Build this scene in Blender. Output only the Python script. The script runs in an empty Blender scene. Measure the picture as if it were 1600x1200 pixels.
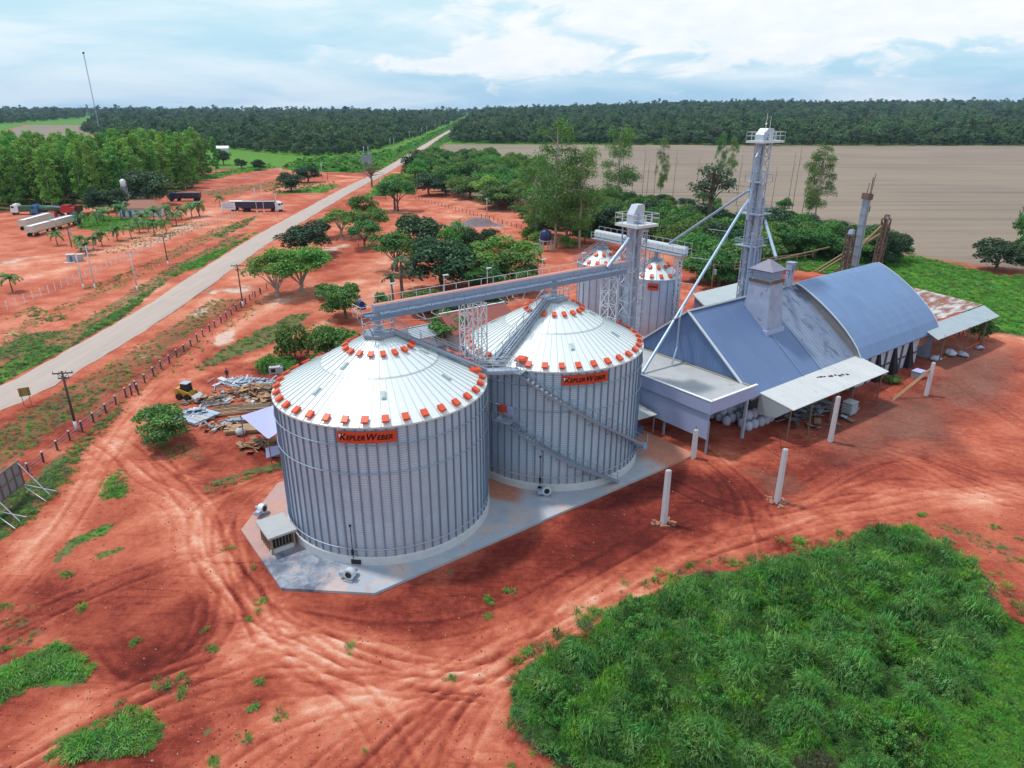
import bpy, bmesh, math, random
import numpy as np
from mathutils import Vector, Matrix, Euler
R_ = math.radians
SC = bpy.context.scene
COL = SC.collection
# ---------------------------------------------------------------- camera, sky, sun, exposure
CH, CF, CT = 36.0, 1081.0, R_(21.83)
cc, cs = math.cos(CT), math.sin(CT)
cam = bpy.data.cameras.new('camera'); cam.sensor_width = 36; cam.lens = 36*CF/1600
cam.clip_end = 30000; cam.clip_start = 0.5
camo = bpy.data.objects.new('camera', cam); COL.objects.link(camo)
camo.location = (0, 0, CH); camo.rotation_euler = (math.pi/2-CT, 0, 0)
SC.camera = camo
SUN_EL, SUN_AZ = R_(66), R_(-65)          # azimuth measured from +Y towards +X: the sun stands to the left, a little ahead
sun_dir = Vector((math.sin(SUN_AZ)*math.cos(SUN_EL), math.cos(SUN_AZ)*math.cos(SUN_EL), math.sin(SUN_EL)))
W = bpy.data.worlds.new('World'); SC.world = W; W.use_nodes = True
nt = W.node_tree; nt.nodes.clear()
def N(t, typ, **kw):
    n = t.nodes.new(typ)
    for k, v in kw.items():
        if k.startswith('i_'): n.inputs[int(k[2:]) if k[2:].isdigit() else k[2:]].default_value = v
        else: setattr(n, k, v)
    return n
def L(t, a, b): t.links.new(a, b)
def M(t, op, a, b=None, c=None, clamp=False):
    n = N(t, 'ShaderNodeMath', operation=op, use_clamp=clamp)
    for i, v in enumerate((a, b, c)):
        if v is None: continue
        if isinstance(v, (int, float)): n.inputs[i].default_value = v
        else: L(t, v, n.inputs[i])
    return n.outputs[0]
def MIX(t, f, a, b, mode='MIX'):
    n = N(t, 'ShaderNodeMix', data_type='RGBA', blend_type=mode)
    for i, v in ((0, f), (6, a), (7, b)):
        if isinstance(v, (int, float)): n.inputs[i].default_value = v
        elif isinstance(v, tuple): n.inputs[i].default_value = (*v[:3], 1)
        else: L(t, v, n.inputs[i])
    return n.outputs[2]
def SS(t, x, a, b):
    n = N(t, 'ShaderNodeMapRange', interpolation_type='SMOOTHSTEP')
    L(t, x, n.inputs[0]); n.inputs[1].default_value = a; n.inputs[2].default_value = b
    return n.outputs[0]
def RAMP(t, f, stops, interp='LINEAR'):
    n = N(t, 'ShaderNodeValToRGB'); r = n.color_ramp; r.interpolation = interp
    while len(r.elements) < len(stops): r.elements.new(0.5)
    for e, (p, c) in zip(r.elements, stops):
        e.position = p; e.color = (*c, 1) if len(c) == 3 else c
    L(t, f, n.inputs[0]); return n.outputs[0]
def NOISE(t, vec, scale, detail=4, rough=.55, dist=0.0):
    n = N(t, 'ShaderNodeTexNoise', noise_dimensions='3D'); n.inputs['Scale'].default_value = scale
    n.inputs['Detail'].default_value = detail; n.inputs['Roughness'].default_value = rough; n.inputs['Distortion'].default_value = dist
    if vec is not None: L(t, vec, n.inputs['Vector'])
    return n.outputs['Fac']
sky = N(nt, 'ShaderNodeTexSky', sky_type='NISHITA', sun_disc=False, sun_elevation=SUN_EL, sun_rotation=SUN_AZ, air_density=1.0, dust_density=1.2, ozone_density=1.5)
tc = N(nt, 'ShaderNodeTexCoord'); sx = N(nt, 'ShaderNodeSeparateXYZ'); L(nt, tc.outputs['Generated'], sx.inputs[0])
az = M(nt, 'ARCTAN2', sx.outputs[0], sx.outputs[1]); el = sx.outputs[2]
cv = N(nt, 'ShaderNodeCombineXYZ'); L(nt, M(nt, 'MULTIPLY', az, 3.0), cv.inputs[0]); L(nt, M(nt, 'MULTIPLY', el, 17.0), cv.inputs[1])
cv2 = N(nt, 'ShaderNodeCombineXYZ'); L(nt, M(nt, 'MULTIPLY', az, 7.0), cv2.inputs[0]); L(nt, M(nt, 'MULTIPLY', el, 17.0), cv2.inputs[1]); cv2.inputs[2].default_value = 4.3
n1 = NOISE(nt, cv.outputs[0], 1.15, 7, .56, .35)
n2 = NOISE(nt, cv2.outputs[0], 1.3, 9, .6, .5)
# a heap of cumulus to the right, veils elsewhere
def bell(x, c, w): return M(nt, 'POWER', 2.718, M(nt, 'MULTIPLY', M(nt, 'POWER', M(nt, 'ABSOLUTE', M(nt, 'DIVIDE', M(nt, 'SUBTRACT', x, c), w)), 2.0), -1.0))
heap = M(nt, 'MULTIPLY', bell(az, .38, .34), bell(el, .115, .06))
low = M(nt, 'MULTIPLY', bell(az, -.02, .17), bell(el, .052, .014))
veil = M(nt, 'MULTIPLY', bell(az, .02, .16), bell(el, .085, .03))
puff = SS(nt, M(nt, 'ADD', M(nt, 'ADD', M(nt, 'ADD', n2, M(nt, 'MULTIPLY', heap, .56)), M(nt, 'MULTIPLY', low, .26)), M(nt, 'MULTIPLY', veil, .12)), .62, .76)
thin = SS(nt, n1, .36, .66)
base = MIX(nt, .80, MIX(nt, 1.0, sky.outputs[0], (.085, .085, .085), 'MULTIPLY'), RAMP(nt, el, [(0.0, (.36, .68, .95)), (.05, (.42, .76, .97)), (.13, (.60, .88, .98)), (.5, (.58, .76, .95)), (1, (.50, .66, .92))]))
c1 = MIX(nt, M(nt, 'MULTIPLY_ADD', thin, .62, .10), base, (.88, .96, .99))
shade = SS(nt, NOISE(nt, cv2.outputs[0], 3.1, 6, .6, .3), .25, .75)
c2 = MIX(nt, M(nt, 'MULTIPLY', puff, .92), c1, MIX(nt, shade, (.84, .91, .96), (.98, .99, 1.0)))
bg = N(nt, 'ShaderNodeBackground'); L(nt, c2, bg.inputs[0]); bg.inputs[1].default_value = 1.1
wo = N(nt, 'ShaderNodeOutputWorld'); L(nt, bg.outputs[0], wo.inputs[0])
sl = bpy.data.lights.new('sun', 'SUN'); sl.energy = 2.9; sl.angle = R_(4.0); sl.color = (1.0, .95, .88)
so = bpy.data.objects.new('sun', sl); COL.objects.link(so); so.rotation_euler = (-sun_dir).to_track_quat('-Z', 'Y').to_euler(); so.location = sun_dir*300
SC.view_settings.view_transform = 'Standard'; SC.view_settings.look = 'None'; SC.view_settings.gamma = 1
SC.view_settings.exposure = -0.03
SC.render.engine = 'CYCLES'
SC.cycles.max_bounces = 6; SC.cycles.diffuse_bounces = 3; SC.cycles.glossy_bounces = 3; SC.cycles.transmission_bounces = 3; SC.cycles.transparent_max_bounces = 6
SC.cycles.volume_bounces = 0; SC.cycles.use_denoising = True
# ---------------------------------------------------------------- points on the ground / in the plant
def ray(px, py):
    u = (px-800)/CF; v = (600-py)/CF
    return Vector((u, cc+v*cs, -cs+v*cc))
def G(px, py, z=0.0):
    d = ray(px, py); t = (z-CH)/d.z
    return Vector((d.x*t, d.y*t, z))
def AT(px, py, Y):
    d = ray(px, py); t = Y/d.y
    return Vector((d.x*t, Y, CH+d.z*t))
def PXM(p):                      # photograph pixels per metre at a point
    return CF/(p[1]*cc-(p[2]-CH)*cs)
PO = Vector((-11.7, 57.8, 0)); PROT = math.atan2(.6, .8)
def PW(a, b, z=0.0): return Vector((PO.x+.8*a-.6*b, PO.y+.6*a+.8*b, z))
# ---------------------------------------------------------------- mesh helpers
class MB:
    def __init__(s): s.v = []; s.f = []; s.uv = None
    def add(s, vs, fs):
        n = len(s.v); s.v += [tuple(p) for p in vs]; s.f += [tuple(n+i for i in f) for f in fs]; return s
    def box(s, c, d, rz=0.0, rx=0.0, ry=0.0, taper=1.0):
        m = Euler((rx, ry, rz)).to_matrix(); c = Vector(c); x, y, z = d[0]/2, d[1]/2, d[2]/2
        vs = [c+m@Vector((sx*x*(taper if sz > 0 else 1), sy*y*(taper if sz > 0 else 1), sz*z)) for sz in (-1, 1) for sx, sy in ((-1, -1), (1, -1), (1, 1), (-1, 1))]
        s.add(vs, [(3, 2, 1, 0), (4, 5, 6, 7), (0, 1, 5, 4), (1, 2, 6, 5), (2, 3, 7, 6), (3, 0, 4, 7)]); return s
    def frame(s, p, q):
        d = (Vector(q)-Vector(p)); l = d.length; d = d/l if l else Vector((0, 0, 1))
        up = Vector((0, 0, 1)) if abs(d.z) < .97 else Vector((1, 0, 0))
        x = d.cross(up).normalized(); y = x.cross(d)
        return Vector(p), Vector(q), x, y
    def bar(s, p, q, w, h=None):
        h = h or w; p, q, x, y = s.frame(p, q)
        vs = [o+x*(a*w/2)+y*(b*h/2) for o in (p, q) for a, b in ((-1, -1), (1, -1), (1, 1), (-1, 1))]
        s.add(vs, [(0, 1, 2, 3), (7, 6, 5, 4), (0, 4, 5, 1), (1, 5, 6, 2), (2, 6, 7, 3), (3, 7, 4, 0)]); return s
    def tube(s, p, q, r, r2=None, n=8, caps=True):
        r2 = r if r2 is None else r2; p, q, x, y = s.frame(p, q)
        vs = [o+x*(rr*math.cos(2*math.pi*i/n))+y*(rr*math.sin(2*math.pi*i/n)) for o, rr in ((p, r), (q, r2)) for i in range(n)]
        fs = [(i, (i+1) % n, n+(i+1) % n, n+i) for i in range(n)]
        if caps: fs += [tuple(range(n-1, -1, -1)), tuple(range(n, 2*n))]
        s.add(vs, fs); return s
    def path(s, pts, r, n=7):
        for a, b in zip(pts[:-1], pts[1:]): s.tube(a, b, r, n=n)
        return s
    def lathe(s, prof, n=24, c=(0, 0, 0), a0=0.0, a1=2*math.pi, caps=False):
        full = abs(a1-a0-2*math.pi) < 1e-6; m = n if full else n+1
        vs = [(c[0]+r*math.cos(a0+(a1-a0)*i/n), c[1]+r*math.sin(a0+(a1-a0)*i/n), c[2]+z) for r, z in prof for i in range(m)]
        fs = []
        for k in range(len(prof)-1):
            for i in range(n):
                j = (i+1) % m; fs.append((k*m+i, k*m+j, (k+1)*m+j, (k+1)*m+i))
        if caps and full: fs += [tuple(range(m-1, -1, -1)), tuple(range((len(prof)-1)*m, len(prof)*m))]
        s.add(vs, fs); return s
    def prism(s, poly, z0, z1):
        n = len(poly); vs = [(x, y, z0) for x, y in poly]+[(x, y, z1) for x, y in poly]
        s.add(vs, [tuple(range(n-1, -1, -1)), tuple(range(n, 2*n))]+[(i, (i+1) % n, n+(i+1) % n, n+i) for i in range(n)]); return s
    def slab(s, quad, t):        # four corner points of a top face, thickness downwards
        q = [Vector(p) for p in quad]; nrm = (q[1]-q[0]).cross(q[3]-q[0]).normalized()
        if nrm.z < 0: nrm = -nrm
        lo = [p-nrm*t for p in q]
        s.add(q+lo, [(0, 1, 2, 3), (7, 6, 5, 4), (0, 4, 5, 1), (1, 5, 6, 2), (2, 6, 7, 3), (3, 7, 4, 0)]); return s
    def ball(s, c, r, n=8, m=6, sq=(1, 1, 1)):
        prof = [(max(r*math.sin(math.pi*k/m), 1e-4), -r*math.cos(math.pi*k/m)) for k in range(m+1)]
        k = len(s.v); s.lathe(prof, n)
        for i in range(k, len(s.v)):
            x, y, z = s.v[i]; s.v[i] = (c[0]+x*sq[0], c[1]+y*sq[1], c[2]+z*sq[2])
        return s
    def rail(s, pts, h=1.05, post=1.5, r=.025, mid=True):
        for a, b in zip(pts[:-1], pts[1:]):
            a = Vector(a); b = Vector(b); up = Vector((0, 0, 1))
            n = max(1, round((b-a).length/post))
            for i in range(n+1): p = a.lerp(b, i/n); s.bar(p, p+up*h, r*2)
            s.bar(a+up*h, b+up*h, r*2)
            if mid: s.bar(a+up*h*.55, b+up*h*.55, r*1.6)
        return s
    def lattice(s, c, w, d, z0, z1, step, r=.06, top=None):
        wt, dt = top or (w, d); cs_ = [(-1, -1), (1, -1), (1, 1), (-1, 1)]
        def P(k, z):
            f = (z-z0)/(z1-z0); return Vector((c[0]+cs_[k][0]*(w+(wt-w)*f)/2, c[1]+cs_[k][1]*(d+(dt-d)*f)/2, z))
        for k in range(4): s.bar(P(k, z0), P(k, z1), r*2)
        n = max(1, round((z1-z0)/step))
        for i in range(n):
            za, zb = z0+(z1-z0)*i/n, z0+(z1-z0)*(i+1)/n
            for k in range(4):
                j = (k+1) % 4
                s.bar(P(k, za if i % 2 else zb), P(j, zb if i % 2 else za), r*1.2); s.bar(P(k, zb), P(j, zb), r*1.2)
        return s
    def mesh(s, name, smooth=False):
        me = bpy.data.meshes.new(name); me.from_pydata(s.v, [], s.f); me.validate()
        if smooth: me.shade_smooth()
        if s.uv:
            u = me.uv_layers.new(name='UVMap'); 
            for l in me.loops: u.data[l.index].uv = s.uv[l.vertex_index]
        return me
    def build(s, name, mat, parent=None, smooth=False, loc=None, rot=None):
        return link(name, s.mesh(name, smooth), mat, parent, loc, rot)
def link(name, me, mat=None, parent=None, loc=None, rot=None):
    if mat is not None and not me.materials: me.materials.append(mat)
    o = bpy.data.objects.new(name, me); COL.objects.link(o)
    if parent is not None: o.parent = parent
    if loc is not None: o.location = loc
    if rot is not None: o.rotation_euler = rot
    return o
def tag(o, label=None, cat=None, group=None, kind=None):
    if label: o['label'] = label
    if cat: o['category'] = cat
    if group: o['group'] = group
    if kind: o['kind'] = kind
    return o
def thing(name, label, cat, loc=(0, 0, 0), rz=0.0, group=None):
    o = bpy.data.objects.new(name, None); COL.objects.link(o); o.location = loc; o.rotation_euler = (0, 0, rz); o.empty_display_size = .3
    return tag(o, label, cat, group)
def dup(root, loc, rz=0.0, label=None, scale=None, cat=None):
    r = root.copy(); COL.objects.link(r); r.location = loc; r.rotation_euler = (0, 0, rz)
    if scale is not None: r.scale = scale if hasattr(scale, '__len__') else (scale,)*3
    if label: r['label'] = label
    for c in list(root.children):
        d = c.copy(); COL.objects.link(d); d.parent = r
        for e in list(c.children):
            g = e.copy(); COL.objects.link(g); g.parent = d
    return r
# ---------------------------------------------------------------- materials
def mat(name, col, rough=.6, metal=0.0, var=.25, scale=1.5, bump=0.0, col2=None, fac2=.0, spec=.4, stretch=None, streak=0.0):
    m = bpy.data.materials.new(name); m.use_nodes = True; t = m.node_tree; b = t.nodes['Principled BSDF']
    b.inputs['Roughness'].default_value = rough; b.inputs['Metallic'].default_value = metal; b.inputs['Specular IOR Level'].default_value = spec
    tcn = N(t, 'ShaderNodeTexCoord'); v = tcn.outputs['Object']
    if stretch:
        mp = N(t, 'ShaderNodeMapping'); mp.inputs['Scale'].default_value = stretch; L(t, v, mp.inputs[0]); v = mp.outputs[0]
    n = NOISE(t, v, scale, 6, .6)
    k = M(t, 'MULTIPLY_ADD', n, 2*var, 1-var)
    cb = N(t, 'ShaderNodeCombineXYZ')
    for i in range(3): L(t, k, cb.inputs[i])
    c = MIX(t, 1.0, (*col, 1), cb.outputs[0], 'MULTIPLY')
    if col2:
        f = SS(t, NOISE(t, v, scale*.6, 8, .65), .62-fac2*.3, .72-fac2*.2)
        c = MIX(t, f, c, (*col2, 1))
    L(t, c, b.inputs['Base Color'])
    if bump:
        bp = N(t, 'ShaderNodeBump'); bp.inputs['Strength'].default_value = bump; bp.inputs['Distance'].default_value = .05
        L(t, NOISE(t, v, scale*6, 4), bp.inputs['Height']); L(t, bp.outputs[0], b.inputs['Normal'])
    return m
def sheet_mat(name, col, axis, pitch, rough=.4, metal=.3, var=.12, dirt=None, dirtf=0.0, depth=.5, uv=False, dust=0.0):
    """sheet metal with real-world corrugation across one axis, sheet-to-sheet tone and optional dirt"""
    m = bpy.data.materials.new(name); m.use_nodes = True; t = m.node_tree; b = t.nodes['Principled BSDF']
    b.inputs['Roughness'].default_value = rough; b.inputs['Metallic'].default_value = metal; b.inputs['Specular IOR Level'].default_value = .4
    tcn = N(t, 'ShaderNodeTexCoord'); src = tcn.outputs['UV' if uv else 'Object']; s = N(t, 'ShaderNodeSeparateXYZ'); L(t, src, s.inputs[0])
    x = s.outputs[axis]
    ph = M(t, 'SINE', M(t, 'MULTIPLY', x, 2*math.pi/pitch))
    n = NOISE(t, src, .35, 6, .65)
    oth = s.outputs[(1 if axis == 0 else 0)]
    cell = N(t, 'ShaderNodeTexWhiteNoise', noise_dimensions='2D'); cbv = N(t, 'ShaderNodeCombineXYZ')
    L(t, M(t, 'FLOOR', M(t, 'DIVIDE', x, 1.05)), cbv.inputs[0]); L(t, M(t, 'FLOOR', M(t, 'DIVIDE', oth, 2.5)), cbv.inputs[1]); L(t, cbv.outputs[0], cell.inputs[0])
    k = M(t, 'ADD', M(t, 'MULTIPLY_ADD', n, 2*var, 1-var), M(t, 'MULTIPLY_ADD', cell.outputs[0], .09, -.045))
    k = M(t, 'MULTIPLY', k, M(t, 'MULTIPLY_ADD', ph, min(.10, depth*.14), .95))  # lighter crests, darker grooves: corrugation shading put into the colour
    cb = N(t, 'ShaderNodeCombineXYZ')
    for i in range(3): L(t, k, cb.inputs[i])
    c = MIX(t, 1.0, (*col, 1), cb.outputs[0], 'MULTIPLY')
    if dirt:
        mp = N(t, 'ShaderNodeMapping'); sc = [1.2, 1.2, 1.2]; sc[(1 if axis == 0 else 0)] = .25; mp.inputs['Scale'].default_value = sc; L(t, src, mp.inputs[0])
        f = SS(t, M(t, 'ADD', NOISE(t, mp.outputs[0], 1.0, 8, .7), M(t, 'MULTIPLY', NOISE(t, src, .22, 3), .5)), .95-dirtf, 1.08-dirtf*.8)
        c = MIX(t, f, c, (*dirt, 1))
    if dust:      # rain streaks down the sheets and red dust splashed up from the yard
        mp2 = N(t, 'ShaderNodeMapping'); mp2.inputs['Scale'].default_value = (2.6, .06, 1); L(t, src, mp2.inputs[0])
        c = MIX(t, M(t, 'MULTIPLY', SS(t, NOISE(t, mp2.outputs[0], 1.0, 5, .6), .50, .72), .30), c, (.20, .25, .31))
        hgt = N(t, 'ShaderNodeMapRange'); L(t, s.outputs[1], hgt.inputs[0]); hgt.inputs[1].default_value = .8; hgt.inputs[2].default_value = 3.6; hgt.inputs[3].default_value = 1; hgt.inputs[4].default_value = 0
        c = MIX(t, M(t, 'MULTIPLY', M(t, 'MULTIPLY', hgt.outputs[0], n), dust), c, (.42, .20, .13))
    L(t, c, b.inputs['Base Color'])
    bp = N(t, 'ShaderNodeBump'); bp.inputs['Strength'].default_value = depth; bp.inputs['Distance'].default_value = .03; L(t, ph, bp.inputs['Height']); L(t, bp.outputs[0], b.inputs['Normal'])
    return m
def leaf_mat(name, ca, cb_, tr=.25, rnd=.35):
    m = bpy.data.materials.new(name); m.use_nodes = True; t = m.node_tree; t.nodes.clear()
    at = N(t, 'ShaderNodeAttribute', attribute_name='tone'); oi = N(t, 'ShaderNodeObjectInfo')
    c = MIX(t, at.outputs['Fac'], (*ca, 1), (*cb_, 1))
    k = M(t, 'MULTIPLY_ADD', oi.outputs['Random'], 2*rnd, 1-rnd); hs = N(t, 'ShaderNodeHueSaturation'); L(t, k, hs.inputs['Value']); L(t, c, hs.inputs['Color'])
    L(t, M(t, 'MULTIPLY_ADD', M(t, 'FRACT', M(t, 'MULTIPLY', oi.outputs['Random'], 7.31)), .06, .47), hs.inputs['Hue'])
    d = N(t, 'ShaderNodeBsdfDiffuse'); L(t, hs.outputs[0], d.inputs[0]); tl = N(t, 'ShaderNodeBsdfTranslucent'); L(t, hs.outputs[0], tl.inputs[0])
    gl = N(t, 'ShaderNodeBsdfGlossy'); gl.inputs['Roughness'].default_value = .5; gl.inputs[0].default_value = (.7, .8, .9, 1)
    mx = N(t, 'ShaderNodeMixShader'); mx.inputs[0].default_value = tr; L(t, d.outputs[0], mx.inputs[1]); L(t, tl.outputs[0], mx.inputs[2])
    m2 = N(t, 'ShaderNodeMixShader'); m2.inputs[0].default_value = .035; L(t, mx.outputs[0], m2.inputs[1]); L(t, gl.outputs[0], m2.inputs[2])
    o = N(t, 'ShaderNodeOutputMaterial'); L(t, m2.outputs[0], o.inputs[0]); return m
MT = dict(
 galvb=mat('blue_galvanised_steel', (.33, .43, .57), .45, .3, .12, .6), galv=mat('galvanised_steel', (.39, .47, .58), .45, .35, .18, 1.2), galvd=mat('shaded_galvanised_steel', (.30, .36, .44), .5, .35, .2, 1.0),  # galvd is simply a darker tone of steel
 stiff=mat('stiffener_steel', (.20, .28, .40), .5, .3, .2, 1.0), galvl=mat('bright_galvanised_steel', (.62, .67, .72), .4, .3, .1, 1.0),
 orange=mat('orange_paint', (.66, .09, .035), .45, 0, .14, 2.0), conc=mat('grey_concrete', (.40, .42, .44), .85, 0, .25, .8, .2, (.45, .27, .20), .15),
 concl=mat('pale_concrete', (.58, .58, .60), .8, 0, .15, 1.2, .1), bluew=mat('blue_grey_wall_paint', (.35, .41, .61), .6, 0, .08, .3),
 darkb=mat('dark_blue_cladding', (.085, .135, .27), .5, .1, .10, .5), white=mat('white_paint', (.78, .79, .80), .5, 0, .08, 1.0),
 black=mat('black_rubber', (.02, .02, .022), .7, 0, .2, 2), wood=mat('raw_timber', (.40, .25, .14), .8, 0, .4, 2.0, .2), woodd=mat('weathered_timber', (.20, .14, .10), .85, 0, .4, 2.0, .2),
 rust=mat('rusty_iron', (.15, .10, .075), .8, .1, .4, 1.5, .2, (.30, .30, .30), .2), dkblue=mat('dark_blue_paint', (.02, .03, .12), .4, 0, .2, 1),
 yellow=mat('yellow_machine_paint', (.55, .30, .04), .45, 0, .2, 2), glass=mat('dark_glass', (.02, .03, .04), .12, 0, .1, 1, spec=.6), red=mat('red_truck_paint', (.42, .03, .03), .4, 0, .15, 1),
 green=mat('green_truck_paint', (.05, .14, .08), .45, 0, .2, 1), blue=mat('blue_truck_paint', (.05, .16, .32), .4, 0, .2, 1), tarp=mat('pale_blue_tarpaulin', (.40, .42, .66), .6, 0, .08, .6),
 bag=mat('bulk_bag_fabric', (.50, .52, .66), .8, 0, .12, 2, .3), tile=mat('red_clay_tiles', (.30, .13, .09), .8, 0, .35, 2.5, .3), house=mat('white_house_wall', (.62, .66, .70), .8, 0, .1, 1),
 trunk=mat('tree_bark', (.17, .12, .09), .9, 0, .4, 2, .2), trunkl=mat('pale_eucalyptus_bark', (.38, .32, .27), .85, 0, .3, 1.5), deck=mat('canopy_deck', (.40, .41, .42), .8, 0, .22, .5, .1, (.30, .27, .24), .15),
 oldc=mat('stained_old_plaster', (.32, .37, .50), .85, 0, .28, .9, .2, (.16, .13, .13), .12), brick=mat('rubble_brick', (.36, .20, .13), .9, 0, .4, 2, .2), black2=mat('black_concrete', (.016, .014, .018), .8, 0, .3, 1),
 pole=mat('tarred_pole_wood', (.075, .06, .055), .85, 0, .3, 2), skin=mat('skin', (.22, .11, .07), .6), cloth=mat('dark_navy_clothes', (.02, .022, .05), .8), letter=mat('black_lettering', (.012, .012, .014), .5),
 gravel=mat('grey_gravel', (.21, .16, .17), .95, 0, .4, 1.2, .6), sky_l=mat('translucent_roof_panel', (.44, .55, .55), .25, 0, .1, 1), yel=mat('back_of_yellow_sign', (.32, .24, .07), .5, 0, .2, 2), straw=mat('rusted_catwalk', (.24, .16, .08), .7, .1, .35, 2))
MT['wall'] = sheet_mat('corrugated_silo_wall', (.49, .61, .73), 1, .21, .45, .12, .12, depth=.42, uv=True, dust=.8)
MT['roofw'] = sheet_mat('silo_roof_sheet', (.75, .80, .80), 0, 3.0, .38, .15, .06, depth=.02, uv=True)
MT['rblue'] = sheet_mat('blue_roof_sheet', (.125, .195, .355), 0, .5, .42, .1, .07, depth=.08)
MT['rblue2'] = sheet_mat('blue_vault_sheet', (.155, .25, .44), 0, .9, .42, .1, .07, depth=.05)
MT['rold'] = sheet_mat('weathered_slate_sheet', (.215, .27, .39), 0, .62, .6, .1, .20, (.10, .125, .18), .18, depth=.9)
MT['rwhite'] = sheet_mat('pale_fibre_cement_sheet', (.54, .56, .56), 0, .55, .7, 0, .12, (.30, .28, .26), .10, depth=.6)
MT['rrust'] = sheet_mat('rusted_white_sheet', (.55, .54, .54), 1, .4, .6, .05, .15, (.24, .085, .045), .33, depth=.5)
MT['rgrey'] = sheet_mat('grey_lean_to_sheet', (.36, .42, .46), 0, .5, .5, .1, .12, depth=.4)
MT['clad'] = sheet_mat('gable_cladding', (.12, .195, .37), 1, .5, .5, .1, .08, depth=.2)
# ---------------------------------------------------------------- ground
rng = np.random.default_rng(7); random.seed(5)
_tab = rng.random((256, 256))
def vn(x, y, s, seed=0):
    x = x/s+seed*17.3; y = y/s+seed*9.1; xi = np.floor(x).astype(int); yi = np.floor(y).astype(int); fx = x-xi; fy = y-yi
    fx = fx*fx*(3-2*fx); fy = fy*fy*(3-2*fy); t = lambda a, b: _tab[a & 255, b & 255]
    return (t(xi, yi)*(1-fx)+t(xi+1, yi)*fx)*(1-fy)+(t(xi, yi+1)*(1-fx)+t(xi+1, yi+1)*fx)*fy
def fbm(x, y, s, seed=0, o=4):
    a = 0; w = .5; tot = 0
    for i in range(o): a = a+w*vn(x, y, s, seed+i); tot += w; s = s/2; w *= .55
    return a/tot
def sst(x, a, b): t = np.clip((x-a)/(b-a), 0, 1); return t*t*(3-2*t)
def hill(x, y):               # the far land rises to the right, less to the left
    return sst(y, 900, 3200)*(sst(x, -500, 900)*34+sst(-x, 300, 1500)*7)
def inside(poly, x, y):       # signed distance to a ground polygon, positive inside
    p = np.array([(q.x, q.y) for q in poly]); ins = np.zeros(x.shape, bool); d = np.full(x.shape, 1e9)
    for i in range(len(p)):
        a, b = p[i], p[(i+1) % len(p)]
        c = ((a[1] > y) != (b[1] > y)); 
        with np.errstate(divide='ignore', invalid='ignore'): xx = (b[0]-a[0])*(y-a[1])/(b[1]-a[1]+1e-12)+a[0]
        ins ^= c & (x < xx)
        e = b-a; t = np.clip(((x-a[0])*e[0]+(y-a[1])*e[1])/(e@e+1e-9), 0, 1)
        d = np.minimum(d, np.hypot(x-a[0]-t*e[0], y-a[1]-t*e[1]))
    return np.where(ins, d, -d)
def GP(*pts): return [G(*p) for p in pts]
rs = [20.0]
while rs[-1] < 5300: rs.append(rs[-1]*(1.0036 if rs[-1] < 95 else 1.0066)+.01)
rs = np.array([0, 5, 10, 15]+rs)
th = np.concatenate([np.arange(-180, -62, 6), np.arange(-56, 56.01, .165), np.arange(62, 180, 6)])*math.pi/180
RR, TT = np.meshgrid(rs, th, indexing='ij'); gx = (RR*np.sin(TT)).ravel(); gy = (RR*np.cos(TT)).ravel()
nr, ntn = RR.shape; nv = nr*ntn
grass = np.zeros(nv); tone = np.zeros(nv); field = np.zeros(nv); mud = np.zeros(nv); gz = np.zeros(nv)
nA = fbm(gx, gy, 14, 1); nB = fbm(gx, gy, 3.2, 5); nC = fbm(gx, gy, 45, 9)
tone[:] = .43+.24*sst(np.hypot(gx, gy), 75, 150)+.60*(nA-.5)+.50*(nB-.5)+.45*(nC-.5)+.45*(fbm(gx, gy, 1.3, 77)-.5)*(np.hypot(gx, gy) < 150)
def sub(poly, pad):
    xs = [p.x for p in poly]; ys = [p.y for p in poly]
    return np.nonzero((gx > min(xs)-pad) & (gx < max(xs)+pad) & (gy > min(ys)-pad) & (gy < max(ys)+pad))[0]
def patch(arr, poly, val, soft=1.5, wob=2.0, mode='max', ws=3.0):
    ix = sub(poly, soft+wob); x = gx[ix]; y = gy[ix]
    d = inside(poly, x, y)+(fbm(x, y, ws, 3)-.5)*2*wob
    w = sst(d, -soft, soft)
    if mode == 'max': arr[ix] = np.maximum(arr[ix], w*val)
    elif mode == 'min': arr[ix] = arr[ix]*(1-w*val)
    else: arr[ix] = arr[ix]*(1-w)+w*(val+.45*(nB[ix]-.5)+.3*(nA[ix]-.5))
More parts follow.
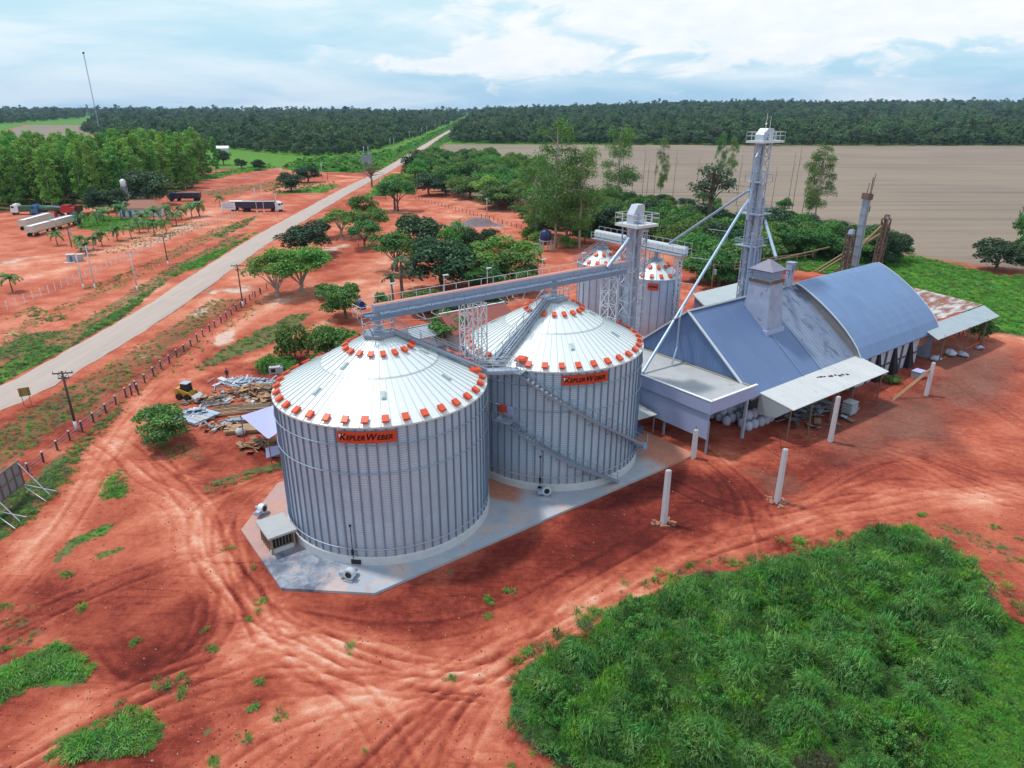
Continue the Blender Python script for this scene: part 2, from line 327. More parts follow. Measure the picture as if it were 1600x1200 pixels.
def stroke(pts, width, delta, ruts=0.0, pitch=1.9, cut=.10, wander=.8):
    P = [G(*p) for p in pts]
    # smooth
    for _ in range(2):
        Q = [P[0]]
        for a, b in zip(P[:-1], P[1:]): Q += [a.lerp(b, .25), a.lerp(b, .75)]
        P = Q+[P[-1]]
    ix = sub(P, width*3); x = gx[ix]; y = gy[ix]; best = np.full(x.shape, 1e9); lat = np.zeros(x.shape); lon = np.zeros(x.shape); L0 = 0
    for a, b in zip(P[:-1], P[1:]):
        e = np.array((b.x-a.x, b.y-a.y)); l = math.hypot(*e)+1e-9; u = e/l
        t = np.clip((x-a.x)*u[0]+(y-a.y)*u[1], 0, l); dx = x-a.x-t*u[0]; dy = y-a.y-t*u[1]; d = np.hypot(dx, dy)
        m = d < best; best[m] = d[m]; lat[m] = (dx*-u[1]+dy*u[0])[m]; lon[m] = (L0+t)[m]; L0 += l
    w = np.exp(-(best/width)**2); lw = lat+(vn(lon, lat*0, 9, 2)-.5)*2*wander
    tone[ix] += delta*w*(.55+.9*vn(lon, lat, 5, 4))
    if ruts:
        r = np.exp(-((np.abs(((lw/pitch) % 1)-.5)*pitch)/.22)**2)*w*np.clip(vn(lon, np.floor(lw/pitch)*7.0, 9, 8)*2.4-.45, 0, 1)
        tone[ix] -= ruts*r; gz[ix] -= cut*r
        e2 = np.exp(-((np.abs(((lw/pitch+.2) % 1)-.5)*pitch)/.2)**2)*w
        tone[ix] += ruts*.45*e2; gz[ix] += cut*.4*e2
    grass[ix] *= (1-.9*np.clip(w*1.6, 0, 1))
# soil zones
def zone(v, soft, *pts): patch(tone, GP(*pts), v, soft, 2.2, 'set', 5)
zone(.15, 2.0, (440, 925), (590, 935), (820, 832), (1040, 740), (1180, 735), (1250, 760), (1100, 820), (900, 890), (780, 960), (660, 1010), (520, 985), (450, 960))
zone(.34, 2.0, (0, 905), (150, 870), (260, 870), (330, 960), (370, 1060), (300, 1090), (180, 1010), (90, 960), (0, 990))
zone(.20, 1.2, (190, 980), (300, 940), (345, 980), (300, 1030), (200, 1050), (150, 1020))
zone(.76, 3.0, (280, 1240), (420, 1120), (560, 1070), (700, 1065), (770, 1040), (780, 1100), (820, 1240))
zone(.74, 2.5, (0, 1130), (60, 1100), (150, 1080), (110, 1160), (0, 1240))
zone(.58, 3.0, (0, 905), (90, 800), (200, 730), (330, 760), (380, 870), (300, 860), (120, 900))
zone(.52, 3.0, (1240, 780), (1400, 730), (1700, 660), (1700, 1010), (1560, 930), (1480, 840), (1370, 800))
zone(.62, 3.0, (1460, 650), (1600, 600), (1700, 600), (1700, 720), (1500, 720))
zone(.26, 4, (1175, 745), (1290, 690), (1400, 640), (1480, 570), (1600, 545), (1600, 600), (1500, 660), (1400, 720), (1290, 770), (1200, 790))
zone(.30, 2.5, (1330, 640), (1470, 640), (1500, 700), (1420, 700))
patch(mud, GP((1480, 545), (1585, 548), (1590, 590), (1540, 640), (1500, 660), (1460, 620)), .85, 4, 4, 'max', 9)
patch(mud, GP((1330, 650), (1440, 620), (1490, 690), (1400, 700), (1310, 740), (1290, 720)), .8, 4, 4, 'max', 7)
patch(mud, GP((1175, 735), (1235, 740), (1260, 765), (1200, 765)), .7, 1.5, 2)
zone(.26, 4, (130, 670), (270, 520), (380, 470), (395, 480), (250, 590), (170, 640))
zone(.66, 3, (270, 540), (350, 500), (470, 450), (560, 440), (640, 460), (560, 480), (420, 520))
zone(.80, 5, (480, 500), (560, 420), (640, 340), (760, 320), (800, 350), (700, 380), (640, 420), (600, 480))
zone(.74, 6, (0, 350), (100, 340), (130, 360), (240, 360), (200, 400), (0, 440))
zone(.68, 6, (300, 310), (420, 275), (560, 275), (560, 290), (440, 335), (330, 345))
zone(.70, 4, (860, 360), (960, 350), (930, 420), (880, 440), (800, 460), (780, 440))
zone(.60, 2.5, (1000, 700), (1085, 690), (1090, 720), (1030, 740))
# pads of pale sand and rubble
for q in ([(222, 556), (252, 553), (250, 558), (225, 560)], [(290, 493), (330, 480), (325, 490), (300, 497)], [(335, 525), (370, 515), (360, 540), (335, 540)], [(345, 450), (400, 445), (395, 455), (350, 458)], [(313, 453), (340, 451), (330, 460)],
          [(490, 395), (540, 380), (545, 385), (500, 400)], [(0, 410), (60, 400), (30, 408), (0, 414)], [(505, 387), (545, 382), (540, 388)]):
    patch(mud, GP(*q), 1.0, .8, 1.5, 'max', 2); patch(tone, GP(*q), 1.15, .8, 1.5, 'set', 2)
# grass patches: (density, height m, polygon in photograph pixels)
PATCH = [
 (1.0, .75, [(0, 1045), (50, 1022), (90, 1010), (140, 1020), (153, 1042), (130, 1068), (60, 1078), (20, 1092), (0, 1104), (-60, 1110), (-60, 1060)]),
 (1.0, .85, [(62, 1188), (110, 1150), (165, 1125), (190, 1095), (215, 1090), (240, 1118), (253, 1145), (230, 1168), (170, 1183), (100, 1198)]),
 (.8, .8, [(242, 1058), (260, 1050), (288, 1045), (293, 1070), (290, 1098), (268, 1085)]),
 (1.0, .5, [(150, 770), (165, 745), (185, 732), (200, 744), (208, 768), (190, 780), (155, 785)]),
 (.8, .35, [(70, 876), (110, 842), (160, 816), (185, 818), (170, 836), (120, 856), (80, 884)]), (.8, .35, [(150, 868), (190, 851), (196, 858), (155, 873)]),
 (.62, .45, [(-60, 880), (-60, 760), (0, 765), (60, 740), (140, 668), (190, 630), (200, 640), (150, 690), (110, 760), (60, 815), (0, 850)]),
 (.7, .4, [(312, 760), (340, 748), (400, 732), (440, 722), (445, 738), (380, 755), (320, 770)]),
 (.62, .35, [(295, 578), (340, 548), (400, 518), (455, 492), (490, 487), (440, 535), (370, 558), (310, 583)]),
 (.8, .4, [(400, 565), (440, 552), (470, 560), (440, 585), (405, 585)]),
 (.75, .45, [(0, 575), (60, 540), (110, 540), (150, 505), (250, 443), (265, 436), (200, 490), (130, 548), (60, 590), (0, 622), (-80, 660), (-80, 620)]),
 (.6, .35, [(-60, 560), (0, 540), (40, 520), (110, 515), (60, 545), (0, 565)]), (.65, .35, [(0, 500), (50, 478), (115, 498), (80, 503), (40, 495)]),
 (.9, .45, [(262, 428), (300, 408), (380, 374), (398, 364), (372, 388), (300, 423), (268, 434)]),
 (.7, .35, [(330, 368), (372, 346), (400, 338), (390, 350), (345, 372)]), (.6, .3, [(120, 455), (200, 425), (222, 415), (160, 452)]),
 (.95, .35, [(118, 338), (160, 336), (262, 346), (255, 352), (170, 362), (122, 358)]),
 (.8, .5, [(410, 300), (440, 290), (520, 284), (532, 290), (510, 301), (430, 303)]),
 (.95, .9, [(440, 266), (480, 250), (560, 247), (620, 237), (700, 197), (724, 186), (706, 205), (640, 247), (600, 266), (560, 270), (480, 268)]),
 (.95, .8, [(572, 306), (600, 278), (640, 267), (655, 285), (640, 302), (600, 307)]),
 (.9, .6, [(290, 285), (310, 275), (420, 256), (432, 262), (370, 272), (330, 280)]),
 (1.0, .5, [(1190, 400), (1290, 385), (1440, 402), (1560, 432), (1610, 430), (1800, 440), (1800, 575), (1600, 526), (1540, 512), (1480, 475), (1380, 440), (1230, 420)]),
 (.5, .25, [(690, 345), (735, 338), (745, 343), (700, 350)]), (.4, .3, [(30, 640), (110, 620), (170, 590), (150, 640), (60, 690), (0, 720), (-40, 720)]),
 (.85, .7, [(700, 205), (722, 192), (735, 196), (700, 222), (660, 240)]), (.4, .25, [(100, 640), (250, 560), (400, 470), (420, 475), (260, 590), (150, 668)]),
 (.5, .3, [(470, 580), (560, 540), (600, 560), (480, 600)]), (.35, .3, [(0, 960), (60, 940), (70, 1010), (0, 1040)]),
 (.48, .28, [(0, 668), (60, 630), (150, 580), (240, 525), (330, 468), (378, 468), (300, 522), (200, 592), (130, 642), (60, 692), (0, 745), (-60, 780), (-60, 700)]),
 (.52, .3, [(-60, 625), (0, 565), (120, 505), (250, 425), (360, 370), (392, 362), (250, 447), (120, 548), (0, 628), (-60, 650)]), (.46, .25, [(0, 520), (130, 460), (260, 395), (330, 360), (360, 345), (380, 350), (260, 412), (100, 490), (0, 545)]),
 (.45, .25, [(200, 370), (300, 345), (330, 350), (240, 385), (150, 400)]), (.5, .3, [(310, 300), (430, 282), (440, 290), (330, 312)]), (.5, .3, [(430, 520), (500, 500), (560, 520), (540, 560), (450, 545)]), (.62, .5, [(-90, 332), (150, 326), (306, 295), (300, 275), (-90, 290)]), (.42, .25, [(230, 690), (300, 690), (330, 720), (260, 725)]),
 (.45, .25, [(1380, 800), (1440, 815), (1520, 850), (1600, 900), (1600, 860), (1480, 815)]),
]
TALL = GP((1360, 828), (1330, 852), (1200, 884), (1100, 900), (1010, 932), (930, 975), (860, 1022), (812, 1045), (800, 1090), (815, 1145), (885, 1185), (960, 1240), (1900, 1240), (1680, 1020), (1560, 965), (1525, 905), (1480, 862), (1420, 832))
for den, h, poly in PATCH:
    s = .5 if G(*poly[0]).y < 110 else 2.5
    patch(grass, GP(*poly), den, s*1.3, s*1.8, 'max', 2.2 if s < 1 else 6)
patch(grass, TALL, 1.0, .8, 1.2)
for _ in range(130):          # little weeds anywhere
    p = G(random.choice([random.uniform(-20, 420), random.uniform(300, 800), random.uniform(1350, 1600)]), random.uniform(840, 1200) if random.random() < .6 else random.uniform(620, 900))
    q = [p+Vector((random.uniform(.15, .45)*math.cos(a), random.uniform(.15, .45)*math.sin(a), 0)) for a in np.linspace(0, 5.2, 6)]
    patch(grass, q, random.uniform(.4, .8), .25, .2, 'max', 1)
# wheel tracks
stroke([(-60, 975), (0, 905), (100, 800), (150, 740), (200, 660), (240, 600), (300, 555), (360, 515), (420, 480), (470, 455), (560, 440)], 2.3, .26, .10, 1.7)
stroke([(150, 690), (230, 740), (300, 800), (335, 880), (400, 955), (480, 1000), (590, 1045), (700, 1050), (800, 1010), (900, 950), (1050, 880), (1200, 830), (1350, 790), (1600, 770)], 2.4, .20, .24, 1.35)
stroke([(430, 745), (360, 765), (300, 800), (335, 890), (430, 1000), (560, 1080)], 1.6, .12, .26, 1.1)
stroke([(420, 990), (620, 1055), (760, 1060), (880, 1010), (1000, 930)], 1.8, .0, .30, .9)
stroke([(-40, 1230), (120, 1130), (260, 1060), (420, 1010), (560, 1040), (740, 1060)], 2.4, .08, .26, 1.0)
stroke([(300, 1230), (430, 1130), (560, 1080), (700, 1060), (840, 1000)], 2.0, .1, .26, .95)
stroke([(520, 1230), (600, 1150), (680, 1080), (760, 1010)], 1.8, -.12, .26, .8)
stroke([(640, 1230), (690, 1150), (740, 1060), (880, 930)], 1.6, -.08, .22, .9)
stroke([(60, 1230), (170, 1120), (330, 1010), (370, 900), (330, 830)], 2.2, -.06, .26, 1.05)
stroke([(150, 1010), (190, 1060), (260, 1050), (340, 990), (360, 930)], 1.4, -.05, .16, .8)
stroke([(1250, 790), (1340, 760), (1450, 770), (1560, 780), (1700, 770)], 2.2, .08, .20, 1.2)
stroke([(1300, 760), (1400, 700), (1500, 690), (1700, 750)], 2.2, .10, .20, 1.4)
stroke([(1330, 690), (1430, 720), (1530, 770), (1700, 830)], 2.0, .05, .22, 1.1)
stroke([(1120, 705), (1200, 730), (1300, 690), (1380, 660), (1480, 640), (1600, 590)], 2.2, .10, .10, 1.6)
stroke([(1100, 720), (1150, 760), (1180, 820), (1080, 870)], 1.6, -.08, .2, 1.1)
stroke([(0, 420), (80, 405), (200, 385), (300, 350), (400, 300), (560, 280)], 4.5, .22, .12, 2.4, 0)
stroke([(-40, 450), (60, 432), (180, 400), (260, 370)], 3.0, .16, .08, 2.4, 0)
stroke([(560, 490), (620, 440), (600, 380), (640, 330), (760, 345), (800, 370)], 3.5, .15, .12, 2.2, 0)
stroke([(440, 470), (540, 460), (640, 440), (760, 470)], 2.4, .10, .2, 1.8, 0)
stroke([(600, 262), (700, 305), (780, 330), (860, 360), (960, 372)], 2.5, .2, .05, 2.2, 0)
stroke([(355, 246), (400, 252), (450, 268), (560, 277)], 3.5, .3, .0, 2.2, 0)
stroke([(300, 590), (420, 555), (470, 520), (520, 500)], 1.6, .22, .1, 1.7, 0)
stroke([(1540, 522), (1600, 530), (1750, 556)], 1.5, .35, .1, 1.7, 0)
def tyres(pts, gauge=1.75, w=.19, dt=-.14, z=-.05):
    P = smooth_([G(*q) for q in pts]); ix = sub(P, 3); x = gx[ix]; y = gy[ix]; best = np.full(x.shape, 1e9); lat = np.zeros(x.shape); lon = np.zeros(x.shape); L0 = 0
    for a, b in zip(P[:-1], P[1:]):
        e = np.array((b.x-a.x, b.y-a.y)); l = math.hypot(*e)+1e-9; u = e/l; t = np.clip((x-a.x)*u[0]+(y-a.y)*u[1], 0, l); dx = x-a.x-t*u[0]; dy = y-a.y-t*u[1]; d = np.hypot(dx, dy); m = d < best; best[m] = d[m]; lat[m] = (dx*-u[1]+dy*u[0])[m]; lon[m] = (L0+t)[m]; L0 += l
    k = np.exp(-((np.abs(lat)-gauge/2)/w)**4)*(.45+.75*vn(lon, lat, 4, 31)); e2 = np.exp(-((np.abs(lat)-gauge/2-.38)/.2)**2)
    tone[ix] += dt*k+.07*e2; gz[ix] += z*k+.035*e2; grass[ix] *= 1-.8*np.clip(k, 0, 1)
def smooth_(P):
    for _ in range(3):
        Q = [P[0]]
        for a, b in zip(P[:-1], P[1:]): Q += [a.lerp(b, .25), a.lerp(b, .75)]
        P = Q+[P[-1]]
    return P
for q in ([(250, 740), (320, 800), (350, 880), (420, 960), (520, 1010), (640, 1045), (760, 1050), (860, 1010), (980, 930), (1120, 875), (1280, 820)], [(265, 740), (325, 830), (380, 930), (480, 1010), (620, 1060), (740, 1075)],
          [(440, 740), (370, 770), (340, 830), (380, 930), (470, 1010), (580, 1100), (640, 1230)], [(445, 752), (390, 790), (365, 860), (400, 950)], [(200, 700), (260, 750), (330, 770), (430, 742)], [(600, 1230), (680, 1120), (760, 1040), (860, 985), (960, 920)],
          [(560, 1230), (650, 1130), (720, 1060), (800, 1020)], [(420, 1230), (520, 1130), (660, 1075), (820, 1020)], [(-20, 1200), (140, 1110), (300, 1045), (430, 1015)], [(0, 1240), (180, 1140), (340, 1080), (500, 1060), (680, 1070)], 
          [(1290, 790), (1380, 750), (1480, 760), (1600, 790), (1700, 800)], [(1250, 770), (1340, 720), (1440, 710), (1560, 760), (1700, 800)], [(1310, 690), (1410, 700), (1520, 740), (1700, 760)], [(1400, 660), (1480, 680), (1600, 700), (1700, 730)],
          [(1500, 600), (1560, 640), (1640, 690)], [(1110, 715), (1180, 770), (1200, 840)], [(1060, 760), (1130, 790), (1200, 800), (1330, 770)], [(480, 970), (600, 990), (760, 970), (900, 900), (1040, 820)], [(60, 880), (120, 800), (165, 720), (215, 640), (290, 575), (380, 510)], [(30, 900), (110, 815), (150, 740)],
          [(690, 1230), (730, 1130), (780, 1050)], [(60, 960), (180, 910), (300, 870)], [(0, 1000), (120, 930), (260, 880)]): tyres(q)
patch(tone, TALL, -.5, 1.0, 1.0, 'set')  # darkens the ground under the tall weeds: painted shade between them
# far land
FIELD = GP((640, 262), (700, 226), (1000, 226.5), (1400, 227), (2100, 228), (2100, 470), (1640, 428), (1450, 405), (1225, 372), (900, 330), (700, 300))
patch(field, FIELD, 1.0, 4, 4, 'max', 20)
patch(field, GP((-300, 212), (0, 206), (40, 196), (120, 196), (170, 205), (186, 212), (60, 222), (-300, 232)), 1.0, 10, 10, 'max', 60)
far = sst(np.hypot(gx, gy), 430, 520)*(1-field)
grass = np.maximum(grass, far*.9)
patch(grass, GP((0, 189), (130, 188), (135, 193), (0, 197)), 1.0, 6, 6)
grass *= (1-.95*field)
keep = np.hypot(gx-PO.x, gy-PO.y)
ruf = sst(np.hypot(gx, gy), 400, 120)
gz += ruf*((fbm(gx, gy, 2.2, 13)-.5)*.14+(fbm(gx, gy, 9, 14)-.5)*.30)*(1-.0*keep)
# flat under pad, sheds and road; a bank against the pad
la = (gx-PO.x)*.8+(gy-PO.y)*.6; lb = -(gx-PO.x)*.6+(gy-PO.y)*.8
padd = np.maximum(np.maximum(-12.5-la, la-92), np.maximum(-10.5-lb, lb-12))
gz = gz*sst(padd, -.5, 4)
gz -= .22*sst(padd, .2, 7)*sst(la, 40, 20)*sst(-lb, 4, 9)*(1-sst(padd, 9, 30))   # the drive in front of the silos lies lower
gz += hill(gx, gy)
gz -= .02
def build_ground():
    me = bpy.data.meshes.new('ground'); me.vertices.add(nv)
    me.vertices.foreach_set('co', np.stack([gx, gy, gz], 1).ravel().astype(np.float32))
    i = np.arange(nr-1)[:, None]*ntn; j = np.arange(ntn)[None, :]; jn = (j+1) % ntn
    f = np.stack([i+j, i+jn, i+ntn+jn, i+ntn+j], -1).reshape(-1, 4); f = f[:, ::-1]
    nf = len(f); me.loops.add(nf*4); me.polygons.add(nf)
    me.loops.foreach_set('vertex_index', f.ravel().astype(np.int32)); me.polygons.foreach_set('loop_start', (np.arange(nf)*4).astype(np.int32)); me.polygons.foreach_set('loop_total', np.full(nf, 4, np.int32))
    a = me.attributes.new('soil', 'FLOAT_COLOR', 'POINT')
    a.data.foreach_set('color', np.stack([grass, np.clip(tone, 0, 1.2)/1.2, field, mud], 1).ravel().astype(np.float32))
    me.update(); me.shade_smooth()
    m = bpy.data.materials.new('red_earth_and_grass'); m.use_nodes = True; t = m.node_tree; b = t.nodes['Principled BSDF']; b.inputs['Roughness'].default_value = .95; b.inputs['Specular IOR Level'].default_value = .12
    at = N(t, 'ShaderNodeAttribute', attribute_name='soil'); s = N(t, 'ShaderNodeSeparateColor'); L(t, at.outputs['Color'], s.inputs[0])
    g = N(t, 'ShaderNodeNewGeometry'); p = g.outputs['Position']
    fine = NOISE(t, p, 1.7, 8, .68); mid = NOISE(t, p, .22, 7, .6, .4); grit = NOISE(t, p, 9.0, 5, .7)
    mp1 = N(t, 'ShaderNodeMapping'); mp1.inputs['Rotation'].default_value = (0, 0, R_(-24)); mp1.inputs['Scale'].default_value = (.18, 2.2, 1); L(t, p, mp1.inputs[0]); st1 = NOISE(t, mp1.outputs[0], 1.0, 6, .65, 1.2)
    mp2 = N(t, 'ShaderNodeMapping'); mp2.inputs['Rotation'].default_value = (0, 0, R_(38)); mp2.inputs['Scale'].default_value = (.14, 1.7, 1); L(t, p, mp2.inputs[0]); st2 = NOISE(t, mp2.outputs[0], 1.0, 6, .65, 1.2)
    streak = M(t, 'ADD', M(t, 'MULTIPLY', SS(t, st1, .56, .70), M(t, 'MULTIPLY_ADD', mid, -.6, .14)), M(t, 'MULTIPLY', SS(t, st2, .56, .72), M(t, 'MULTIPLY_ADD', fine, -.7, .18)))
    tn = M(t, 'ADD', M(t, 'ADD', M(t, 'MULTIPLY', s.outputs[1], 1.2), streak), M(t, 'ADD', M(t, 'MULTIPLY_ADD', fine, .62, -.31), M(t, 'ADD', M(t, 'MULTIPLY_ADD', mid, .50, -.25), M(t, 'MULTIPLY_ADD', grit, .50, -.25))))
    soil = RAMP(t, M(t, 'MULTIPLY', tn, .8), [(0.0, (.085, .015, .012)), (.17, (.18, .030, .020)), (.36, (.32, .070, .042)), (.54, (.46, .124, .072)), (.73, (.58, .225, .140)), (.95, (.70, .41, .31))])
    soil = MIX(t, M(t, 'MULTIPLY', at.outputs['Alpha'], M(t, 'MULTIPLY_ADD', mid, 1.2, .1), clamp=True), soil, MIX(t, SS(t, tn, .9, 1.2), MIX(t, fine, (.11, .06, .045), (.30, .17, .125)), (.55, .45, .39)))
    fl = N(t, 'ShaderNodeMapping'); fl.inputs['Rotation'].default_value = (0, 0, R_(-7)); fl.inputs['Scale'].default_value = (.012, .30, 1); L(t, p, fl.inputs[0])
    fld = MIX(t, NOISE(t, fl.outputs[0], 1.0, 7, .66, .3), (.125, .098, .078), (.35, .285, .225))
    row = N(t, 'ShaderNodeMapping'); row.inputs['Rotation'].default_value = (0, 0, R_(-4)); row.inputs['Scale'].default_value = (.003, .11, 1); L(t, p, row.inputs[0]); fld = MIX(t, M(t, 'MULTIPLY', SS(t, NOISE(t, row.outputs[0], 1.0, 5, .7, .2), .52, .60), .5), fld, (.13, .105, .085))
    fld = MIX(t, M(t, 'MULTIPLY', SS(t, NOISE(t, p, .012, 5), .35, .7), .6), fld, (.29, .23, .175))
    gr = MIX(t, SS(t, NOISE(t, p, .5, 6, .65), .3, .7), (.045, .14, .018), (.13, .31, .03)); gr = MIX(t, SS(t, NOISE(t, p, .09, 4), .5, .72), gr, (.12, .14, .045))
    gr = MIX(t, SS(t, s.outputs[0], .55, .85), MIX(t, fine, (.075, .085, .03), (.19, .16, .08)), gr); gr = MIX(t, SS(t, s.outputs[1], .20, .03), gr, (.012, .036, .012)); gf = SS(t, M(t, 'ADD', s.outputs[0], M(t, 'MULTIPLY_ADD', NOISE(t, p, 1.1, 8, .72), 1.3, -.65)), .34, .62)  # lowest tone turns dark green, the shade painted under the weeds
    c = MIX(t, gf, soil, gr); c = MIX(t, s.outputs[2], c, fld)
    L(t, c, b.inputs['Base Color'])
    bp = N(t, 'ShaderNodeBump'); bp.inputs['Strength'].default_value = .75; bp.inputs['Distance'].default_value = .16; L(t, M(t, 'ADD', fine, M(t, 'MULTIPLY', grit, .35)), bp.inputs['Height']); L(t, bp.outputs[0], b.inputs['Normal'])
    return tag(link('ground', me, m), 'red bare earth yard with grass patches running out to fields', 'ground', kind='structure')

RC = [G(*p) for p in ((-420, 800), (-160, 690), (30, 612), (120, 560), (240, 490), (340, 420), (412, 372), (480, 333), (553, 291), (598, 270.5), (650, 237), (690, 212), (716, 197.5), (730, 187.5))]
def road_dist(x, y):
    d = np.full(np.shape(x), 1e9)
    for p, q in zip(RC[:-1], RC[1:]):
        e = np.array((q.x-p.x, q.y-p.y)); t = np.clip(((x-p.x)*e[0]+(y-p.y)*e[1])/(e@e), 0, 1); d = np.minimum(d, np.hypot(x-p.x-t*e[0], y-p.y-t*e[1]))
    return d
rd_ = road_dist(gx, gy); grass *= sst(rd_, 3.6, 4.8); tone = np.where(rd_ < 5.5, tone*.4+.6*(.72+.3*(nB-.5)), tone)
def gzat(x, y):      # height of the ground sheet at points
    x = np.asarray(x, float); y = np.asarray(y, float); r = np.hypot(x, y); t = np.degrees(np.arctan2(x, y)); i = np.clip(np.searchsorted(rs, r), 1, nr-1); j = np.clip(np.searchsorted(np.degrees(th), t), 1, ntn-1); Z = gz.reshape(nr, ntn)
    fr = (r-rs[i-1])/(rs[i]-rs[i-1]); return Z[i-1, j]*(1-fr)+Z[i, j]*fr
GROUND = build_ground()
# the asphalt road: a smooth strip laid over the ground

def smooth(P, k=3):
    for _ in range(k):
        Q = [P[0]]
        for a, b in zip(P[:-1], P[1:]): Q += [a.lerp(b, .25), a.lerp(b, .75)]
        P = Q+[P[-1]]
    return P
def ribbon(name, pts, w, z, m, nx=9, wob=.0):
    mb = MB(); P = smooth(pts)
    # resample evenly
    out = [P[0]]; step = 2.5
    for a, b in zip(P[:-1], P[1:]):
        l = (b-a).length
        k = max(1, int(l/(step if a.y < 450 else 25)))
        out += [a.lerp(b, i/k) for i in range(1, k+1)]
    for i, p in enumerate(out):
        d = (out[min(i+1, len(out)-1)]-out[max(i-1, 0)]).normalized(); nrm = Vector((-d.y, d.x, 0))
        for j in range(nx):
            f = j/(nx-1)-.5; ww = w+(random.uniform(-wob, wob) if j in (0, nx-1) else 0)
            q = p+nrm*(f*ww); mb.v.append((q.x, q.y, hill(np.array(q.x), np.array(q.y)).item()+z+(.05*(1-(2*f)**2)-(.12 if j in (0, nx-1) else 0))))
    for i in range(len(out)-1):
        for j in range(nx-1): a = i*nx+j; mb.f.append((a, a+1, a+nx+1, a+nx))
    return mb.build(name, m, None, True)
rm = bpy.data.materials.new('worn_asphalt'); rm.use_nodes = True; t = rm.node_tree; b = t.nodes['Principled BSDF']; b.inputs['Roughness'].default_value = .9
p = N(t, 'ShaderNodeNewGeometry').outputs['Position']; mp = N(t, 'ShaderNodeMapping'); mp.inputs['Scale'].default_value = (1.1, .05, 1); L(t, p, mp.inputs[0])
c = MIX(t, NOISE(t, mp.outputs[0], 1, 6, .6), (.35, .285, .25), (.56, .465, .41)); c = MIX(t, SS(t, NOISE(t, p, .12, 7, .7), .5, .75), c, (.54, .41, .35)); c = MIX(t, M(t, 'MULTIPLY', NOISE(t, p, 4, 4), .35), c, (.2, .17, .16)); L(t, c, b.inputs['Base Color'])
tag(ribbon('road', RC, 7.2, .16, rm, 9, .5), 'straight grey asphalt road running to the horizon', 'road', kind='structure')
# ---------------------------------------------------------------- the grain plant
def multi(name, parts, parent=None, smooth=False, loc=None, rot=None):
    """several MBs with a material each joined into ONE mesh"""
    v = []; f = []; mi = []
    for k, (mb, m) in enumerate(parts):
        n = len(v); v += mb.v; f += [tuple(n+i for i in q) for q in mb.f]; mi += [k]*len(mb.f)
    me = bpy.data.meshes.new(name); me.from_pydata(v, [], f)
    for _, m in parts: me.materials.append(m)
    me.polygons.foreach_set('material_index', mi)
    if smooth: me.shade_smooth()
    me.update()
    return link(name, me, None, parent, loc, rot)
# concrete pad with red dirt washed over it
def concrete_pad():
    poly = [(-12.9, 4.5), (-12.9, -5.85), (-7.2, -10.9), (32, -10.75), (32, 9.5), (27, 11), (-7.3, 10.8)]
    s = .5; xs = np.arange(-13, 32.1, s); ys = np.arange(-11, 11.1, s)
    mb = MB(); mb.prism(poly, -1.4, .22)
    dm = bpy.data.materials.new('pad_concrete_with_dirt'); dm.use_nodes = True; t = dm.node_tree; b = t.nodes['Principled BSDF']; b.inputs['Roughness'].default_value = .92; b.inputs['Specular IOR Level'].default_value = .15
    tcn = N(t, 'ShaderNodeTexCoord'); o = tcn.outputs['Object']; sp = N(t, 'ShaderNodeSeparateXYZ'); L(t, o, sp.inputs[0])
    X, Y = sp.outputs[0], sp.outputs[1]
    n = NOISE(t, o, .55, 7, .62, .4); n2 = NOISE(t, o, 2.5, 5, .6)
    c = MIX(t, n, (.27, .31, .37), (.47, .50, .55))
    def ln(a, b_, c0, w): # half plane a*x+b*y+c0 with soft width
        return SS(t, M(t, 'ADD', M(t, 'ADD', M(t, 'MULTIPLY', X, a), M(t, 'MULTIPLY', Y, b_)), M(t, 'MULTIPLY_ADD', n2, .8, c0-.4)), -w, w)
    tri = M(t, 'MULTIPLY', ln(.85, .55, -4.6, .5), ln(-.7, .72, 12.2, .9))          # spilled earth in the notch between the two silos
    tri = M(t, 'MULTIPLY', tri, ln(0, 1, 11.2, .5))
    gap = M(t, 'MULTIPLY', ln(1, 0, -27, 1.0), ln(0, 1, 12, .5))                    # and at the far corner
    pin = M(t, 'MULTIPLY', SS(t, NOISE(t, o, .28, 5, .6, .5), .48, .62), .55)
    left = M(t, 'MULTIPLY', M(t, 'MULTIPLY', ln(-1, 0, -6, 1), ln(0, 1, 1.5, 1.2)), .6)
    grime = M(t, 'MULTIPLY', SS(t, NOISE(t, o, .9, 8, .7, .6), .5, .72), .5); f = M(t, 'MAXIMUM', M(t, 'MAXIMUM', M(t, 'MAXIMUM', tri, gap), left), grime)
    c = MIX(t, pin, c, (.56, .42, .36)); c = MIX(t, f, c, MIX(t, n2, (.42, .13, .075), (.58, .30, .21)))
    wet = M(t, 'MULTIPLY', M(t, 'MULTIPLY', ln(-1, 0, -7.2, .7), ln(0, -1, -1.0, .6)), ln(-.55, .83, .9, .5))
    c = MIX(t, M(t, 'MULTIPLY', wet, M(t, 'MULTIPLY_ADD', SS(t, NOISE(t, o, .8, 7, .65, .8), .3, .68), .85, .1), clamp=True), c, (.10, .13, .185))  # dark blue-grey patch on the pad before the pit house
    L(t, c, b.inputs['Base Color'])
    o = mb.build('concrete_pad', dm, None, loc=PO, rot=(0, 0, PROT)); tag(o, 'pale concrete apron under the two large silos', 'pad', kind='structure')
concrete_pad()

